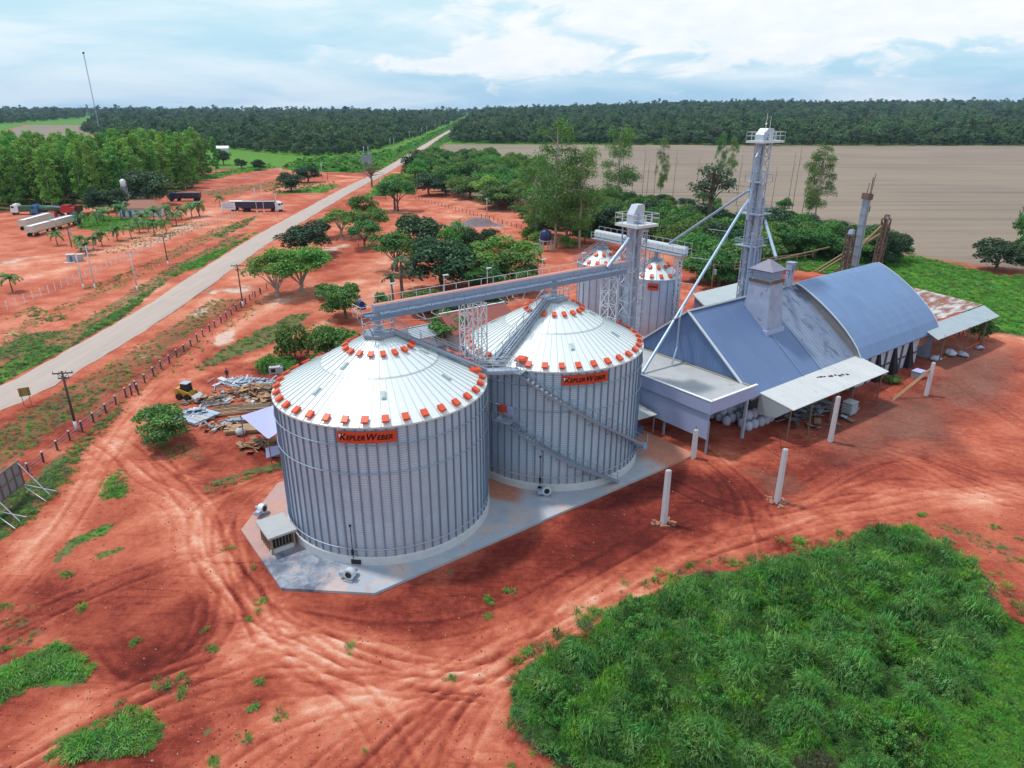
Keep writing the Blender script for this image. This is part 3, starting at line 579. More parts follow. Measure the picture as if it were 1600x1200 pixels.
def silo(name, label, a, b, Rr, z0, ze, nst, rise, nv1, nv2, text, text_az, gaps, mats, plate=(4.7, 1.0, 12.15), big=True, base=None):
    T = thing(name, label, 'silo', PW(a, b, 0), PROT)
    g = MT
    MB().lathe([(Rr+.22, base[0]), (Rr+.22, base[1]-.05), (Rr+.17, base[1]), (Rr-.05, base[1])], 96).build('base_ring', MT['concl'], T)
    w = MB(); n = 96; zs = [z0, ze]; w.uv = []
    for z in zs:
        for i in range(n+1): th_ = 2*math.pi*i/n; w.v.append((Rr*math.cos(th_), Rr*math.sin(th_), z)); w.uv.append((th_*Rr, z))
    for i in range(n): w.f.append((i, i+1, n+2+i, n+1+i))
    w.build('corrugated_wall', MT['wall'], T, True)
    sm = MB().box((Rr+.05, 0, (z0+ze)/2), (.12, .115 if big else .08, ze-z0)).mesh('stiffener')
    for i in range(nst): link('stiffener', sm, g['stiff'], T, rot=(0, 0, 2*math.pi*i/nst))
    if big:
        for z in (ze-1.6, ze-4.1, z0+.75):
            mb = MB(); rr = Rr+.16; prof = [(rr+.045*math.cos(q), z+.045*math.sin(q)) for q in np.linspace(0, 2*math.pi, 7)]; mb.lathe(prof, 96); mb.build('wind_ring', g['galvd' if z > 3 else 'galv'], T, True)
    # roof: panels with standing seams in two tiers
    rn = 1.15 if big else .8; re = Rr+.16; k = rise/(re-rn); rm_ = re*.525
    def zr(r): return ze+(re-r)*k
    pan = MB(); pan.uv = None; nseg = nst*2
    tiers = [(re, rm_, 0.0), (rm_+.12, rn, .07)] if big else [(re, rn, 0.0)]
    vs = []; uv = []; fs = []
    for (r0, r1, dz) in tiers:
        base_ = len(vs)
        for r in (r0, (r0+r1)/2, r1):
            for i in range(nseg+1):
                q = 2*math.pi*i/nseg; vs.append((r*math.cos(q), r*math.sin(q), zr(r)+dz)); uv.append((i*.5, r))
        for kk in range(2):
            for i in range(nseg): p0 = base_+kk*(nseg+1)+i; fs.append((p0, p0+1, p0+nseg+2, p0+nseg+1))
        # drip lip
        b2 = len(vs)
        for rr_, zz in ((r0, zr(r0)+dz), (r0, zr(r0)+dz-.14)):
            for i in range(nseg+1): q = 2*math.pi*i/nseg; vs.append((rr_*math.cos(q), rr_*math.sin(q), zz)); uv.append((i*.5, rr_))
        for i in range(nseg): fs.append((b2+i, b2+nseg+1+i, b2+nseg+2+i, b2+i+1))
    pan.v = vs; pan.f = fs
    ribs = MB()
    for i in range(nst):
        q = 2*math.pi*(i+.5)/nst; ca, sa = math.cos(q), math.sin(q)
        for ti, (r0, r1, dz) in enumerate(tiers):
            if (ti == 1 or not big) and i % 2: continue
            ribs.bar((r0*ca, r0*sa, zr(r0)+dz+.03), (r1*ca, r1*sa, zr(r1)+dz+.03), .055, .07)
    if big:
        pr = [(rm_+.12, zr(rm_)-.02), (rm_+.2, zr(rm_)-.08), (rm_+.2, zr(rm_)-.16)]; ribs.lathe(pr, nseg)
    multi('roof', [(pan, MT['roofw']), (ribs, MT['ribm'])], T)
    # orange vent hoods
    sl_ = math.atan(k)
    vm = MB(); vs_ = 1.0 if big else 1.05
    vm.box((0, 0, .10), (.50*vs_, .42*vs_, .22)); vm.box((.03, 0, .27), (.72*vs_, .56*vs_, .14), taper=.9)
    vme = vm.mesh('roof_vent')
    def vent(q, r):
        o = link('roof_vent', vme, g['orange'], T, (r*math.cos(q), r*math.sin(q), zr(r)+(.07 if big and r < rm_ else 0)), (0, 0, 0)); o.scale = (.85,)*3 if big and r < rm_ else (1,)*3
        o.rotation_euler = Euler((0, sl_, 0)).to_matrix().to_4x4().to_euler(); o.rotation_euler = (Matrix.Rotation(q, 3, 'Z')@Matrix.Rotation(sl_, 3, 'Y')).to_euler()
    for r, nn in ((re-.55, nv1), ((2.85 if big else 2.1), nv2)):
        for i in range(nn):
            q = 2*math.pi*(i+.5)/nn
            if any(abs((math.degrees(q)-c0+180) % 360-180) < w_ for c0, w_ in gaps): continue
            vent(q, r)
    if big:
        sk = MB().box((0, 0, .05), (.8, .38, .16)).box((0, 0, .15), (.66, .26, .06)).mesh('roof_light')
        for q, r in ((-115, 6.7), (-60, 6.6), (-165, 6.9), (-20, 6.5), (-40, 3.9), (-160, 4.2), (75, 6.6), (130, 6.4)):
            o = link('roof_light', sk, g['sky_l'], T, (r*math.cos(R_(q)), r*math.sin(R_(q)), zr(r)+(.07 if r < rm_ else 0))); o.rotation_euler = (Matrix.Rotation(R_(q), 3, 'Z')@Matrix.Rotation(sl_, 3, 'Y')).to_euler()
    zt = zr(rn)
    MB().lathe([(rn+.06, zt-.35), (rn+.06, zt+.25), (rn-.2, zt+.3), (.3, zt+.42)], 24).build('neck', g['galv'], T, True)
    # hexagonal platform round the peak
    hx = 1.5 if big else 1.15
    pf = MB(); hexp = [(hx*math.cos(R_(60*i+10)), hx*math.sin(R_(60*i+10))) for i in range(6)]
    pf.prism(hexp, zt+.12, zt+.34); P_ = pf.build('peak_platform', g['galvd'], T)
    rl = MB(); rl.rail([(x, y, zt+.34) for x, y in hexp+hexp[:1]], 1.05, 1.6, .022); rl.build('railing', g['galvl'], P_)
    if text:
        a0 = R_(text_az)-PROT; wd, ht, zc = plate; rr = Rr+.22; am = wd/2/rr
        pl = MB(); m_ = 14
        for rr_ in (rr, rr-.05):
            for z in (zc-ht/2, zc+ht/2):
                for i in range(m_+1): q = a0-am+2*am*i/m_; pl.v.append((rr_*math.cos(q), rr_*math.sin(q), z))
        e = m_+1
        for i in range(m_):
            pl.f += [(i, i+1, e+i+1, e+i), (2*e+i+1, 2*e+i, 3*e+i, 3*e+i+1), (e+i, e+i+1, 3*e+i+1, 3*e+i), (i+1, i, 2*e+i, 2*e+i+1)]
        pl.f += [(0, e, 3*e, 2*e), (e-1, 3*e-1, 4*e-1, 2*e-1)]
        po = pl.build('name_plate', MT['plate'], T)
        if big:
            def word(txt, size, x0):
                cu = bpy.data.curves.new('txt', 'FONT'); cu.body = txt; cu.size = size; cu.shear = .28; cu.offset = .018*size; cu.space_character = 1.03; cu.extrude = .004
                ob = bpy.data.objects.new('txt', cu); COL.objects.link(ob); bpy.context.view_layer.update()
                me = bpy.data.meshes.new_from_object(ob.evaluated_get(bpy.context.evaluated_depsgraph_get())); bpy.data.objects.remove(ob)
                vs2 = [(v.co.x+x0, v.co.y) for v in me.vertices]; fs2 = [tuple(p_.vertices) for p_ in me.polygons]; return vs2, fs2
            V = []; F = []; x = -wd/2+.22; s_ = ht*.60
            for txt, sz, adv in (('K', 1.32, .0), ('EPLER', .98, .0), (' ', 1, .0), ('W', 1.32, 0), ('EBER', .98, 0)):
                if txt == ' ': x += .06; continue
                v2, f2 = word(txt, s_*sz, 0); x0 = min(p_[0] for p_ in v2); x1 = max(p_[0] for p_ in v2); kx = 1.0
                n0 = len(V); V += [((p_[0]-x0)*1.16+x, p_[1]) for p_ in v2]; F += [tuple(n0+i for i in q) for q in f2]; x += (x1-x0)*1.16-(.07 if txt in 'KW' else -.12)
            tot = x+wd/2-.22; sc_ = (wd-.44)/tot
            le = MB()
            for px_, py_ in V:
                u = (px_+wd/2-.22)*sc_-(wd-.44)/2; q = a0+u/rr; le.v.append((( rr+.03)*math.cos(q), (rr+.03)*math.sin(q), zc-ht*.21+py_))
            le.f = F; le.build('lettering', g['letter'], po)
            ku = MB(); 
            for u, z in ((-wd/2+.16, zc+.26), (-wd/2+.62, zc+.26), (-wd/2+.20, zc-.02)):
                q = a0+u/rr; ku.v.append(((rr+.022)*math.cos(q), (rr+.022)*math.sin(q), z))
            ku.f = [(0, 2, 1)]; ku.build('white_corner_mark', g['white'], po)
        else:
            le = MB()
            q0 = a0; tx, ty = -math.sin(q0), math.cos(q0)
            for j in range(8):
                u = -wd*.36+j*wd*.72/7; c0 = Vector((rr*math.cos(q0)+tx*u+.06*math.cos(q0), rr*math.sin(q0)+ty*u+.06*math.sin(q0), zc)); le.box(c0, (.03, wd*.07, ht*.22), rz=q0)
            le.build('lettering', g['letter'], po)
    if big:
        q = R_(261.7)-PROT
        hb = MB(); hb.box(((Rr+.24)*math.cos(q), (Rr+.24)*math.sin(q), .55), (.1, .85, .42), rz=q); hb.build('aeration_opening', g['black'], T)
        q = R_(260.4)-PROT; mb = MB(); mb.tube(((Rr+.25)*math.cos(q), (Rr+.25)*math.sin(q), .9), ((Rr+.25)*math.cos(q), (Rr+.25)*math.sin(q), 4.1), .035, n=6); mb.box(((Rr+.28)*math.cos(q), (Rr+.28)*math.sin(q), 1.5), (.15, .2, .5), rz=q)
        mb.box(((Rr+.28)*math.cos(q), (Rr+.28)*math.sin(q), 4.1), (.12, .16, .16), rz=q); mb.build('sensor_cable', g['black'], T)
    return T, zr, zt
MT['galvw'] = mat('dark_walkway_steel', (.20, .28, .40), .5, .3, .15, 1)  # darker than the trough, making the conveyor two-tone
MT['galvh'] = mat('elevator_head_steel', (.48, .55, .64), .45, .3, .15, 1.0)
MT['ribm'] = mat('shaded_roof_seam', (.54, .61, .62), .45, .3, .08, 1)  # darker than the sheets: the seams' shading is put into the colour
MT['plate'] = mat('orange_sign_plate', (.60, .07, .03), .45, 0, .06, .6)
RISE = 4.4
S1, zr1, zt1 = silo('large_silo', 'large steel silo nearest the camera with its orange name plate over the pale pad', 0, 0, 9.3, 1.0, 13.0, 72, RISE, 36, 18, True, 272.4, [(14-36.87, 7)], MT, base=(.1, 1.0))
S2, zr2, zt2 = silo('large_silo', 'large steel silo behind the nearest one, wrapped by two zigzag stairs', 20.1, 0, 9.3, 1.0, 13.0, 72, RISE, 36, 18, True, 286, [(234-36.87, 8)], MT, base=(.1, 1.0))
S3, _, zt3 = silo('small_silo', 'small steel silo right of the near elevator, with a plain orange plate', 61.8, 23.3, 4.2, .5, 10.2, 20, 2.3, 16, 10, True, 256, [], MT, plate=(1.75, 1.1, 9.1), big=False, base=(-.3, .5))
S4, _, zt4 = silo('small_silo', 'small steel silo left of the near elevator, half hidden by the long conveyor', 61.8, 36.0, 4.2, .5, 10.2, 20, 2.3, 16, 10, False, 256, [], MT, big=False, base=(-.3, .5))
# stairs on the roofs (parts of their silos)
def roof_stair(T, zr, az_deg, zt):
    q = R_(az_deg)-PROT; d = Vector((math.cos(q), math.sin(q), 0)); s = Vector((-d.y, d.x, 0))
    st = MB(); A = d*1.4+Vector((0, 0, zr(1.4)+.45)); B = d*9.5+Vector((0, 0, zr(9.5)+.45))
    for e in (-.42, .42): st.bar(A+s*e, B+s*e, .06, .22)
    n = 34
    for i in range(n+1): p = A.lerp(B, i/n); st.bar(p-s*.42, p+s*.42, .24, .05)
    for i in range(0, n+1, 4): p = A.lerp(B, i/n); st.bar(p-s*.4-Vector((0, 0, .1)), p-s*.4-Vector((0, 0, .5)), .05); st.bar(p+s*.4-Vector((0, 0, .1)), p+s*.4-Vector((0, 0, .5)), .05)
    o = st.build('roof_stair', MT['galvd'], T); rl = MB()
    for e in (-.46, .46): rl.rail([A+s*e, B+s*e], 1.0, 1.35, .022)
    rl.build('railing', MT['galv'], o)
roof_stair(S1, zr1, 14, zt1); roof_stair(S2, zr2, 234, zt2)
def roof_stair_small(T, az_deg, zt):
    q = R_(az_deg)-PROT; d = Vector((math.cos(q), math.sin(q), 0)); s = Vector((-d.y, d.x, 0)); A = d*1.0+Vector((0, 0, zt+.2)); B = d*4.5+Vector((0, 0, 10.5)); st = MB()
    for e in (-.35, .35): st.bar(A+s*e, B+s*e, .06, .2)
    for i in range(15): p = A.lerp(B, i/14); st.bar(p-s*.35, p+s*.35, .2, .05)
    o = st.build('roof_stair', MT['galvd'], T); rl = MB()
    for e in (-.4, .4): rl.rail([A+s*e, B+s*e], 1.0, 1.3, .025)
    rl.rail([B+s*.4, B+s*.4+d*.8, B-s*.4+d*.8, B-s*.4], 1.0, .8, .025); rl.build('railing', MT['galv'], o)
roof_stair_small(S3, 205, zt3); roof_stair_small(S4, 200, zt4)
# two flights wound round the second silo
def wall_stair(az0, z0, az1, z1, ground=False):
    st = MB(); rl = MB(); n = 40; ri, ro = 9.5, 10.25
    def P(f, r, dz=0): q = R_(az0+(az1-az0)*f)-PROT; return Vector((r*math.cos(q), r*math.sin(q), z0+(z1-z0)*f+dz))
    for i in range(n):
        for r in (ri, ro): st.bar(P(i/n, r), P((i+1)/n, r), .05, .24)
        st.bar(P((i+.5)/n, ri, .05), P((i+.5)/n, ro, .05), .26, .05)
        rl.bar(P(i/n, ro, 1.05), P((i+1)/n, ro, 1.05), .05); rl.bar(P(i/n, ro, .55), P((i+1)/n, ro, .55), .035)
        if i % 3 == 0: rl.bar(P(i/n, ro), P(i/n, ro, 1.05), .045)
        if i % 5 == 2: st.bar(P(i/n, ro, -.1), P(i/n, 9.35, -.9), .06)
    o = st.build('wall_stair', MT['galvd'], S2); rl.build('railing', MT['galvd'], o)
    return P
P1 = wall_stair(247, 12.9, 347, 1.5); P2 = wall_stair(240, 7.6, 310, .35)
def landing(az, z, w, r0=9.4, r1=10.6):
    q = R_(az)-PROT; d = Vector((math.cos(q), math.sin(q), 0)); s = Vector((-d.y, d.x, 0)); m = d*(r0+r1)/2
    mb = MB(); mb.box((m.x, m.y, z), (r1-r0, w, .08), rz=q); mb.bar(d*r1+s*w*.4+Vector((0, 0, z)), d*r0+s*w*.4+Vector((0, 0, z-1.1)), .07); mb.bar(d*r1-s*w*.4+Vector((0, 0, z)), d*r0-s*w*.4+Vector((0, 0, z-1.1)), .07)
    o = mb.build('stair_landing', MT['galv'], S2); rl = MB()
    a = d*r1+s*w/2; b = d*r1-s*w/2
    rl.rail([(a.x, a.y, z), (b.x, b.y, z)], 1.05, .9, .022); rl.build('railing', MT['galv'], o)
landing(239, 7.6, 1.9); landing(245, 12.95, 2.0); landing(349, 1.5, 1.6)
q = R_(236.5)-PROT; MB().box((9.55*math.cos(q), 9.55*math.sin(q), 8.5), (.3, .75, .95), rz=q).box((9.72*math.cos(q), 9.72*math.sin(q), 8.5), (.06, .6, .8), rz=q).build('inspection_door', MT['orange'], S2)
q = R_(241.5)-PROT; MB().box((9.5*math.cos(q), 9.5*math.sin(q), 8.5), (.12, .8, 1.0), rz=q).box((9.58*math.cos(q), 9.58*math.sin(q), 8.5), (.06, .6, .8), rz=q).build('safety_board', MT['tarp'], S2)
q = R_(246)-PROT; MB().box((8.6*math.cos(q), 8.6*math.sin(q), zr2(8.6)+.25), (1.25, 1.0, .22), rz=q, ry=0).box((8.6*math.cos(q), 8.6*math.sin(q), zr2(8.6)+.4), (1.0, .8, .1), rz=q).build('roof_hatch', MT['orange'], S2)
q = R_(8)-PROT; MB().box((8.4*math.cos(q), 8.4*math.sin(q), zr1(8.4)+.2), (1.1, .9, .2), rz=q).box((8.4*math.cos(q), 8.4*math.sin(q), zr1(8.4)+.33), (.9, .7, .08), rz=q).build('roof_hatch', MT['orange'], S1)
# bridge between the eaves
T = thing('eave_walkway', 'short railed steel walkway linking the eaves of the two large silos', 'walkway', PW(9.3, -3.6, 13.2), R_(5))
MB().box((.9, 0, -.05), (3.6, .9, .12)).bar((-.9, -.45, -.2), (2.7, -.45, -.2), .1, .25).bar((-.9, .45, -.2), (2.7, .45, -.2), .1, .25).build('deck', MT['galv'], T)
MB().rail([(-.9, -.45, 0), (2.7, -.45, 0)], 1.05, 1.2, .024).rail([(-.9, .45, 0), (2.7, .45, 0)], 1.05, 1.2, .024).build('railing', MT['galvl'], T)
# the long conveyor over the silo peaks
T = thing('overhead_conveyor', 'long blue grey conveyor bridge with orange top running over both large silos', 'conveyor', PW(-1.1, 0, 19.1), PROT)
LN = 31.4
mb = MB(); mb.box((LN/2+.4, 0, .82), (LN-.8, .62, .5))
for i in range(27): mb.box((.9+i*(LN-.9)/27, 0, .82), (.05, .68, .52))
mb.build('trough', MT['galvb'], T)
MB().box((LN/2+.4, .04, 1.09), (LN-.8, .40, .06)).build('cover', mat('orange_cover', (.62, .22, .15), .55, 0, .2, .4), T)
dk = MB(); dk.box((LN/2, .7, .02), (LN-.6, .8, .06)); dk.box((LN/2, -.3, .02), (LN-.6, .6, .06)); dk.bar((.3, -.62, .08), (LN-.3, -.62, .08), .05, .42); dk.bar((.3, 1.1, .1), (LN-.3, 1.1, .1), .05, .25); dk.bar((.3, -.62, .6), (LN-.3, -.62, .6), .05)
for i in range(27):
    x = .3+i*(LN-.6)/26; dk.bar((x, -.62, .1), (x, -.62, .6), .045)
    if i < 26: dk.bar((x, -.62, .28 if i % 2 else .58), (x+(LN-.6)/26, -.62, .58 if i % 2 else .28), .035)
dk.build('walkway', MT['galvw'], T)
rl = MB(); rl.rail([(0, 1.12, .1), (LN, 1.12, .1)], 1.4, 1.45, .022); rl.rail([(-.6, -.6, .1), (-.6, 1.1, .1)], 1.1, 1, .022); rl.rail([(-.6, -.6, .1), (.4, -.6, .1)], 1.1, 1, .022); rl.build('railing', MT['galvl'], T)
br = MB()
for x in (5.2, 14.6, 22.4):
    br.bar((x, -.6, -.12), (x+.4, -.6, -.85), .05); br.bar((x+2.3, -.6, -.12), (x+1.9, -.6, -.85), .05); br.bar((x+.4, -.6, -.85), (x+1.9, -.6, -.85), .05)
    br.bar((x, 1.0, -.12), (x+.4, 1.0, -.85), .05); br.bar((x+.4, -.6, -.85), (x+.4, 1.0, -.85), .05); br.bar((x+1.9, -.6, -.85), (x+1.9, 1.0, -.85), .05); br.bar((x+2.3, 1.0, -.12), (x+1.9, 1.0, -.85), .05)
    br.bar((x+.4, -.6, -.85), (x-4.2, -.6, -.15), .03)
br.build('brace_frame', MT['galvl'], T)
for x in (3.2, 8.7, 13.6, 20.5, 26):
    o = MB().tube((x, 1.16, .2), (x, 1.16, 2.4), .035, n=6).box((x+.2, 1.16, 2.4), (.55, .22, .1)).build('lamp_post', MT['galvl'], T)
MB().tube((1.1, 0, .7), (1.1, 0, -1.5), .28, n=12).tube((1.1, 0, .3), (1.1, .55, -1.3), .14, n=8).lathe([(.5, -.95), (.5, -.88)], 14, (1.1, 0, 0), caps=True).build('downspout', MT['galv'], T); MB().tube((21.2, 0, .8), (21.2, 0, -1.5), .28, n=12).build('downspout', MT['galv'], T)
mo = MB(); mo.tube((.0, .4, 1.25), (.0, 1.0, 1.25), .24, n=12).box((.0, .4, .95), (.5, .5, .3)); mo.build('drive_motor', MT['dkblue'], T)
lg = MB()
for y in (-.9, .95):
    for x in (-.35, 2.4): lg.bar((x, y, 0), (x*.55+.5, y*.8, -1.45), .07)
lg.bar((-.4, -.92, -.05), (2.5, -.92, -.05), .08); lg.build('peak_legs', MT['galvd'], T)
# trestles between the silos and by the elevator
for b, lb in ((1.3, 'left of the two slim lattice trestles standing between the large silos'), (-1.0, 'right of the two slim lattice trestles standing between the large silos')):
    o = MB().lattice((0, 0), 1.0, .9, .2, 18.9, 1.5, .045).build('lattice_trestle', MT['galvl'], None, loc=PW(10.05, b, 0), rot=(0, 0, PROT)); tag(o, lb, 'trestle', 'lattice trestles under the conveyor')
o = MB().lattice((0, 0), 1.25, 1.25, .2, 18.6, 1.5, .05).build('lattice_trestle', MT['galvl'], None, loc=PW(28.0, 0, 0), rot=(0, 0, PROT)); tag(o, 'wide lattice trestle holding up the conveyor just before the near elevator', 'trestle', 'lattice trestles under the conveyor')
# near elevator
def elevator(name, label, a, b, ztop, legs, plat, head, tw, lat, rings=(), z0=0):
    T = thing(name, label, 'elevator', PW(a, b, 0), PROT)
    MB().lattice((0, 0), tw, tw, z0, ztop, lat, .062).build('lattice_frame', MT['galv'], T)
    for (x, y, w, d, zt_) in legs:
        l = MB(); l.box((x, y, (z0+zt_)/2), (w, d, zt_-z0))
        z = z0+2
        while z < zt_: l.box((x, y, z), (w+.07, d+.07, .09)); z += 2.4
        l.build('leg_casing', MT['galv'], T)
    pw, pd, px, py = plat
    p = MB(); p.box((px, py, ztop), (pw, pd, .28)); 
    for sx in (-1, 1): p.bar((px+sx*pw*.42, py, ztop-.1), (px+sx*tw*.5, py, ztop-1.5), .09)
    o = p.build('head_platform', MT['galvl'], T); hp = [(px-pw/2, py-pd/2, ztop+.14), (px+pw/2, py-pd/2, ztop+.14), (px+pw/2, py+pd/2, ztop+.14), (px-pw/2, py+pd/2, ztop+.14), (px-pw/2, py-pd/2, ztop+.14)]
    MB().rail(hp, 1.1, 1.2, .028).build('railing', MT['galvl'], o)
    for (x, y, w, d, h) in head:
        z = ztop+.14; hb = MB(); pr = [(-w/2, 0), (w/2, 0), (w/2, h*.92), (w*.42, h), (-w*.12, h), (-w/2, h*.5)]; n = len(pr)
        hb.v = [(x+u, y-d/2, z+v) for u, v in pr]+[(x+u, y+d/2, z+v) for u, v in pr]; hb.f = [tuple(range(n)), tuple(range(2*n-1, n-1, -1))]+[(i, n+i, n+(i+1) % n, (i+1) % n) for i in range(n)]
        hb.tube((x, y-d/2-.3, z+h*.5), (x, y+d/2+.12, z+h*.5), .16, n=10); hb.box((x+.1, y-d/2-.25, z+.3), (.7, .4, .4)); hb.build('head', MT['galvh'], T)
    for z, w in rings:
        rr = MB(); rr.box((0, 0, z), (w, w, .1)); q = w/2; rr.rail([(-q, -q, z), (q, -q, z), (q, q, z), (-q, q, z), (-q, -q, z)], 1.0, 1.2, .025); rr.build('rest_platform', MT['galv'], T)
    ld = MB(); y = -tw/2-.35
    for x in (-.25, .25): ld.bar((x, y, z0), (x, y, ztop+1), .045)
    z = z0
    while z < ztop: ld.bar((-.25, y, z), (.25, y, z), .035); z += .6
    z = z0+2.5
    while z < ztop: ld.lathe([(.38, z), (.38, z+.06)], 8, (0, y-.25, 0)); z += 1.5
    ld.build('caged_ladder', MT['galvl'], T); return T
E1 = elevator('bucket_elevator', 'shorter steel bucket elevator at the end of the orange topped conveyor', 31.8, 0.3, 24.0, [(-.45, .1, .5, .8, 24.2), (.55, .1, .5, .8, 24.2)], (3.3, 3.4, .1, -.1), [(.05, .1, 1.7, 1.0, 2.0)], 1.9, 1.7)
MB().path([(-1.0, -.3, 22.8), (-2.2, -.6, 22.0), (-4.6, -.6, 19.9)], .2, 9).build('spout', MT['galvb'], E1)
E2 = elevator('bucket_elevator', 'tallest steel bucket elevator tower, rising behind the blue gable roof', 62.3, 6.2, 31.6, [(-.45, .3, .4, .6, 31.8), (.25, .3, .4, .6, 31.8), (-.6, -.9, .35, .5, 26), (.7, -.7, .35, .45, 24)], (4.8, 2.8, .2, -.1), [(.3, .2, 2.3, 1.3, 1.55)], 1.5, 2.0, [(17.5, 3.2), (22.0, 3.4), (26.3, 2.6)], 4.0)
tp = MB(); tp.path([(-1.0, -.5, 31.3), (-2.2, -.6, 29.6), (-2.2, -.6, 25.4), (-2.6, -.7, 23.0), (-2.7, -.8, 21.4)], .17, 9)
for z in (6, 9): tp.tube((-1.5, -1.2, 4), (-1.5, -1.2, 19.5), .2, n=10); break
tp.tube((-1.0, -1.5, 4), (-1.0, -1.5, 17.5), .22, n=10).tube((1.2, -1.2, 4), (1.1, -1.0, 18.6), .15, n=10).tube((-.2, -1.5, 4), (-.2, -1.5, 16.8), .2, n=10)
tp.build('drop_pipes', MT['galvb'], E2)
MB().tube((-2.0, -1.4, 31.7), (-2.0, -1.4, 33.9), .04, n=6).ball((-2.0, -1.4, 33.9), .14).tube((.4, .2, 33.5), (.4, .2, 35.2), .03, n=5).tube((1.3, .2, 33.3), (1.3, .2, 34.8), .03, n=5).build('lamp_mast', MT['white'], E2)
def w2(e, a, b, z): return Vector((a, b, z))
def local(a, b, z, oa, ob): return Vector((a-oa, b-ob, z))
# spouts hang on the tall tower
for nm, pts, r in (('spout', [(62.0, 6.0, 25.6), (60.2, 6.6, 25.0), (61.6, 20.6, 15.7)], .18), ('spout', [(60.6, 6.0, 24.2), (58.3, 5.5, 23.0), (43.0, 1.7, 12.7), (34.0, -.4, 6.3)], .19), ('spout', [(43.0, 1.7, 12.6), (40.2, -.2, 12.0), (40.2, -.2, 8.2), (38.9, -.7, 6.4)], .12), ('spout', [(62.6, 4.6, 21.2), (55.2, -2.6, 18.0)], .2)):
    MB().path([local(*p, 62.3, 6.2) for p in pts], r, 10).build(nm, MT['galvb'], E2)
sb = MB()
for f in (.25, .55, .8):
    p = Vector((58.3, 5.5, 23.0)).lerp(Vector((43.0, 1.7, 12.7)), f)-Vector((62.3, 6.2, 0)); sb.bar(p, p+Vector((-1.6, 2.2, .2)), .06); sb.bar(p, p+Vector((1.5, 1.2, -1.6)), .05)
sb.build('spout_stays', MT['galvl'], E2)
# short conveyor across the small silos
T = thing('short_conveyor', 'short grey covered conveyor across the tops of the two small silos', 'conveyor', PW(61.8, 17.2, 14.0), PROT)
mb = MB(); mb.box((0, 10.3, .9), (.8, 20.6, .8)); prof = [(-.4, 1.3), (-.25, 1.6), (.25, 1.6), (.4, 1.3)]
mb.v += [(x, 0, z) for x, z in prof]+[(x, 20.6, z) for x, z in prof]; k0 = len(mb.v)-8; mb.f += [(k0+i, k0+i+1, k0+5+i, k0+4+i) for i in range(3)]+[(k0, k0+1, k0+2, k0+3), (k0+7, k0+6, k0+5, k0+4)]
for i in range(20): mb.box((0, .5+i*1.03, .95), (.88, .07, .95))
mb.build('trough', MT['galvl'], T)
MB().box((-.9, 10.3, .25), (.9, 20.2, .08)).box((0, 10.3, .2), (1.0, 20.4, .3)).build('walkway', MT['galvd'], T)
MB().rail([(-1.35, 0, .3), (-1.35, 20.4, .3)], 1.1, 1.5, .025).rail([(.5, -.6, .3), (.5, 20.4, .3)], 1.9, 1.5, .02).rail([(-1.3, -.6, .3), (.5, -.6, .3)], 1.1, 1, .025).build('railing', MT['galvl'], T)
for y in (6.1, 18.8): MB().tube((0, y, .6), (0, y, -1.2), .35, n=10).build('downspout', MT['galv'], T)
MB().lattice((.1, 1.6), .9, .9, -13.8, .1, 1.6, .06).build('support_lattice', MT['galvl'], T)
# ---------------------------------------------------------------- the warehouse and what leans on it (all in plant axes)
def plant(name, label, cat, a=0, b=0): return thing(name, label, cat, PW(a, b, 0), PROT)
RA, RB, RZ, EZ, EB, BB = 41.2, -.8, 12.8, 5.2, -10.6, 9.0
def rz_(b): return RZ-(RZ-EZ)/(RB-EB)*abs(b-RB)
H_ = plant('grain_warehouse', 'long blue roofed warehouse with a dark gable and a rounded vault', 'warehouse')
def slope(a0, a1, b0, b1, lift=0.0, t_=.12):
    return MB().slab([(a0, b0, rz_(b0)+lift), (a1, b0, rz_(b0)+lift), (a1, b1, rz_(b1)+lift), (a0, b1, rz_(b1)+lift)], t_)
slope(RA-.3, 51.6, EB-.5, RB).build('blue_roof', MT['rblue'], H_)
slope(51.6, 55.6, EB-.4, RB, .02).build('blue_roof_strip', mat('blue_roof_strip', (.125, .19, .34), .5, .1, .1, .4), H_)
slope(55.6, 64.2, EB-.5, RB, -.02).build('weathered_roof', MT['rold'], H_)
slope(RA-.3, 64.2, RB, BB+.5).build('rear_roof', MT['rblue'], H_)
tr = MB(); tr.bar((RA-.32, EB-.5, rz_(EB-.5)+.08), (RA-.32, RB, RZ+.08), .3, .16); tr.bar((RA-.32, BB+.5, rz_(BB+.5)+.08), (RA-.32, RB, RZ+.08), .3, .16); tr.build('gable_flashing', MT['galvl'], H_)
rc = MB(); rc.bar((RA-.3, RB, RZ+.06), (64, RB, RZ+.06), .5, .1); rc.build('ridge_cap', mat('ridge_metal', (.24, .28, .32), .5, .2, .3, 1.5), H_)
MB().bar((51.6, EB-.45, rz_(EB-.45)+.05), (51.6, RB-.3, rz_(RB-.3)+.05), .12, .1).bar((55.6, EB-.45, rz_(EB-.45)+.05), (55.6, RB-5, rz_(RB-5)+.05), .14, .1).build('roof_joint', MT['stiff'], H_)
gw = MB(); gw.v = [(RA, EB, 4.9), (RA, EB, EZ), (RA, RB, RZ-.1), (RA, BB, rz_(BB)-.1), (RA, BB, 4.9)]; gw.v += [(RA+.25, y, z) for _, y, z in gw.v]; gw.f = [(4, 3, 2, 1, 0), (5, 6, 7, 8, 9), (0, 1, 6, 5), (1, 2, 7, 6), (2, 3, 8, 7), (3, 4, 9, 8)]; gw.build('gable_wall', MT['clad'], H_)
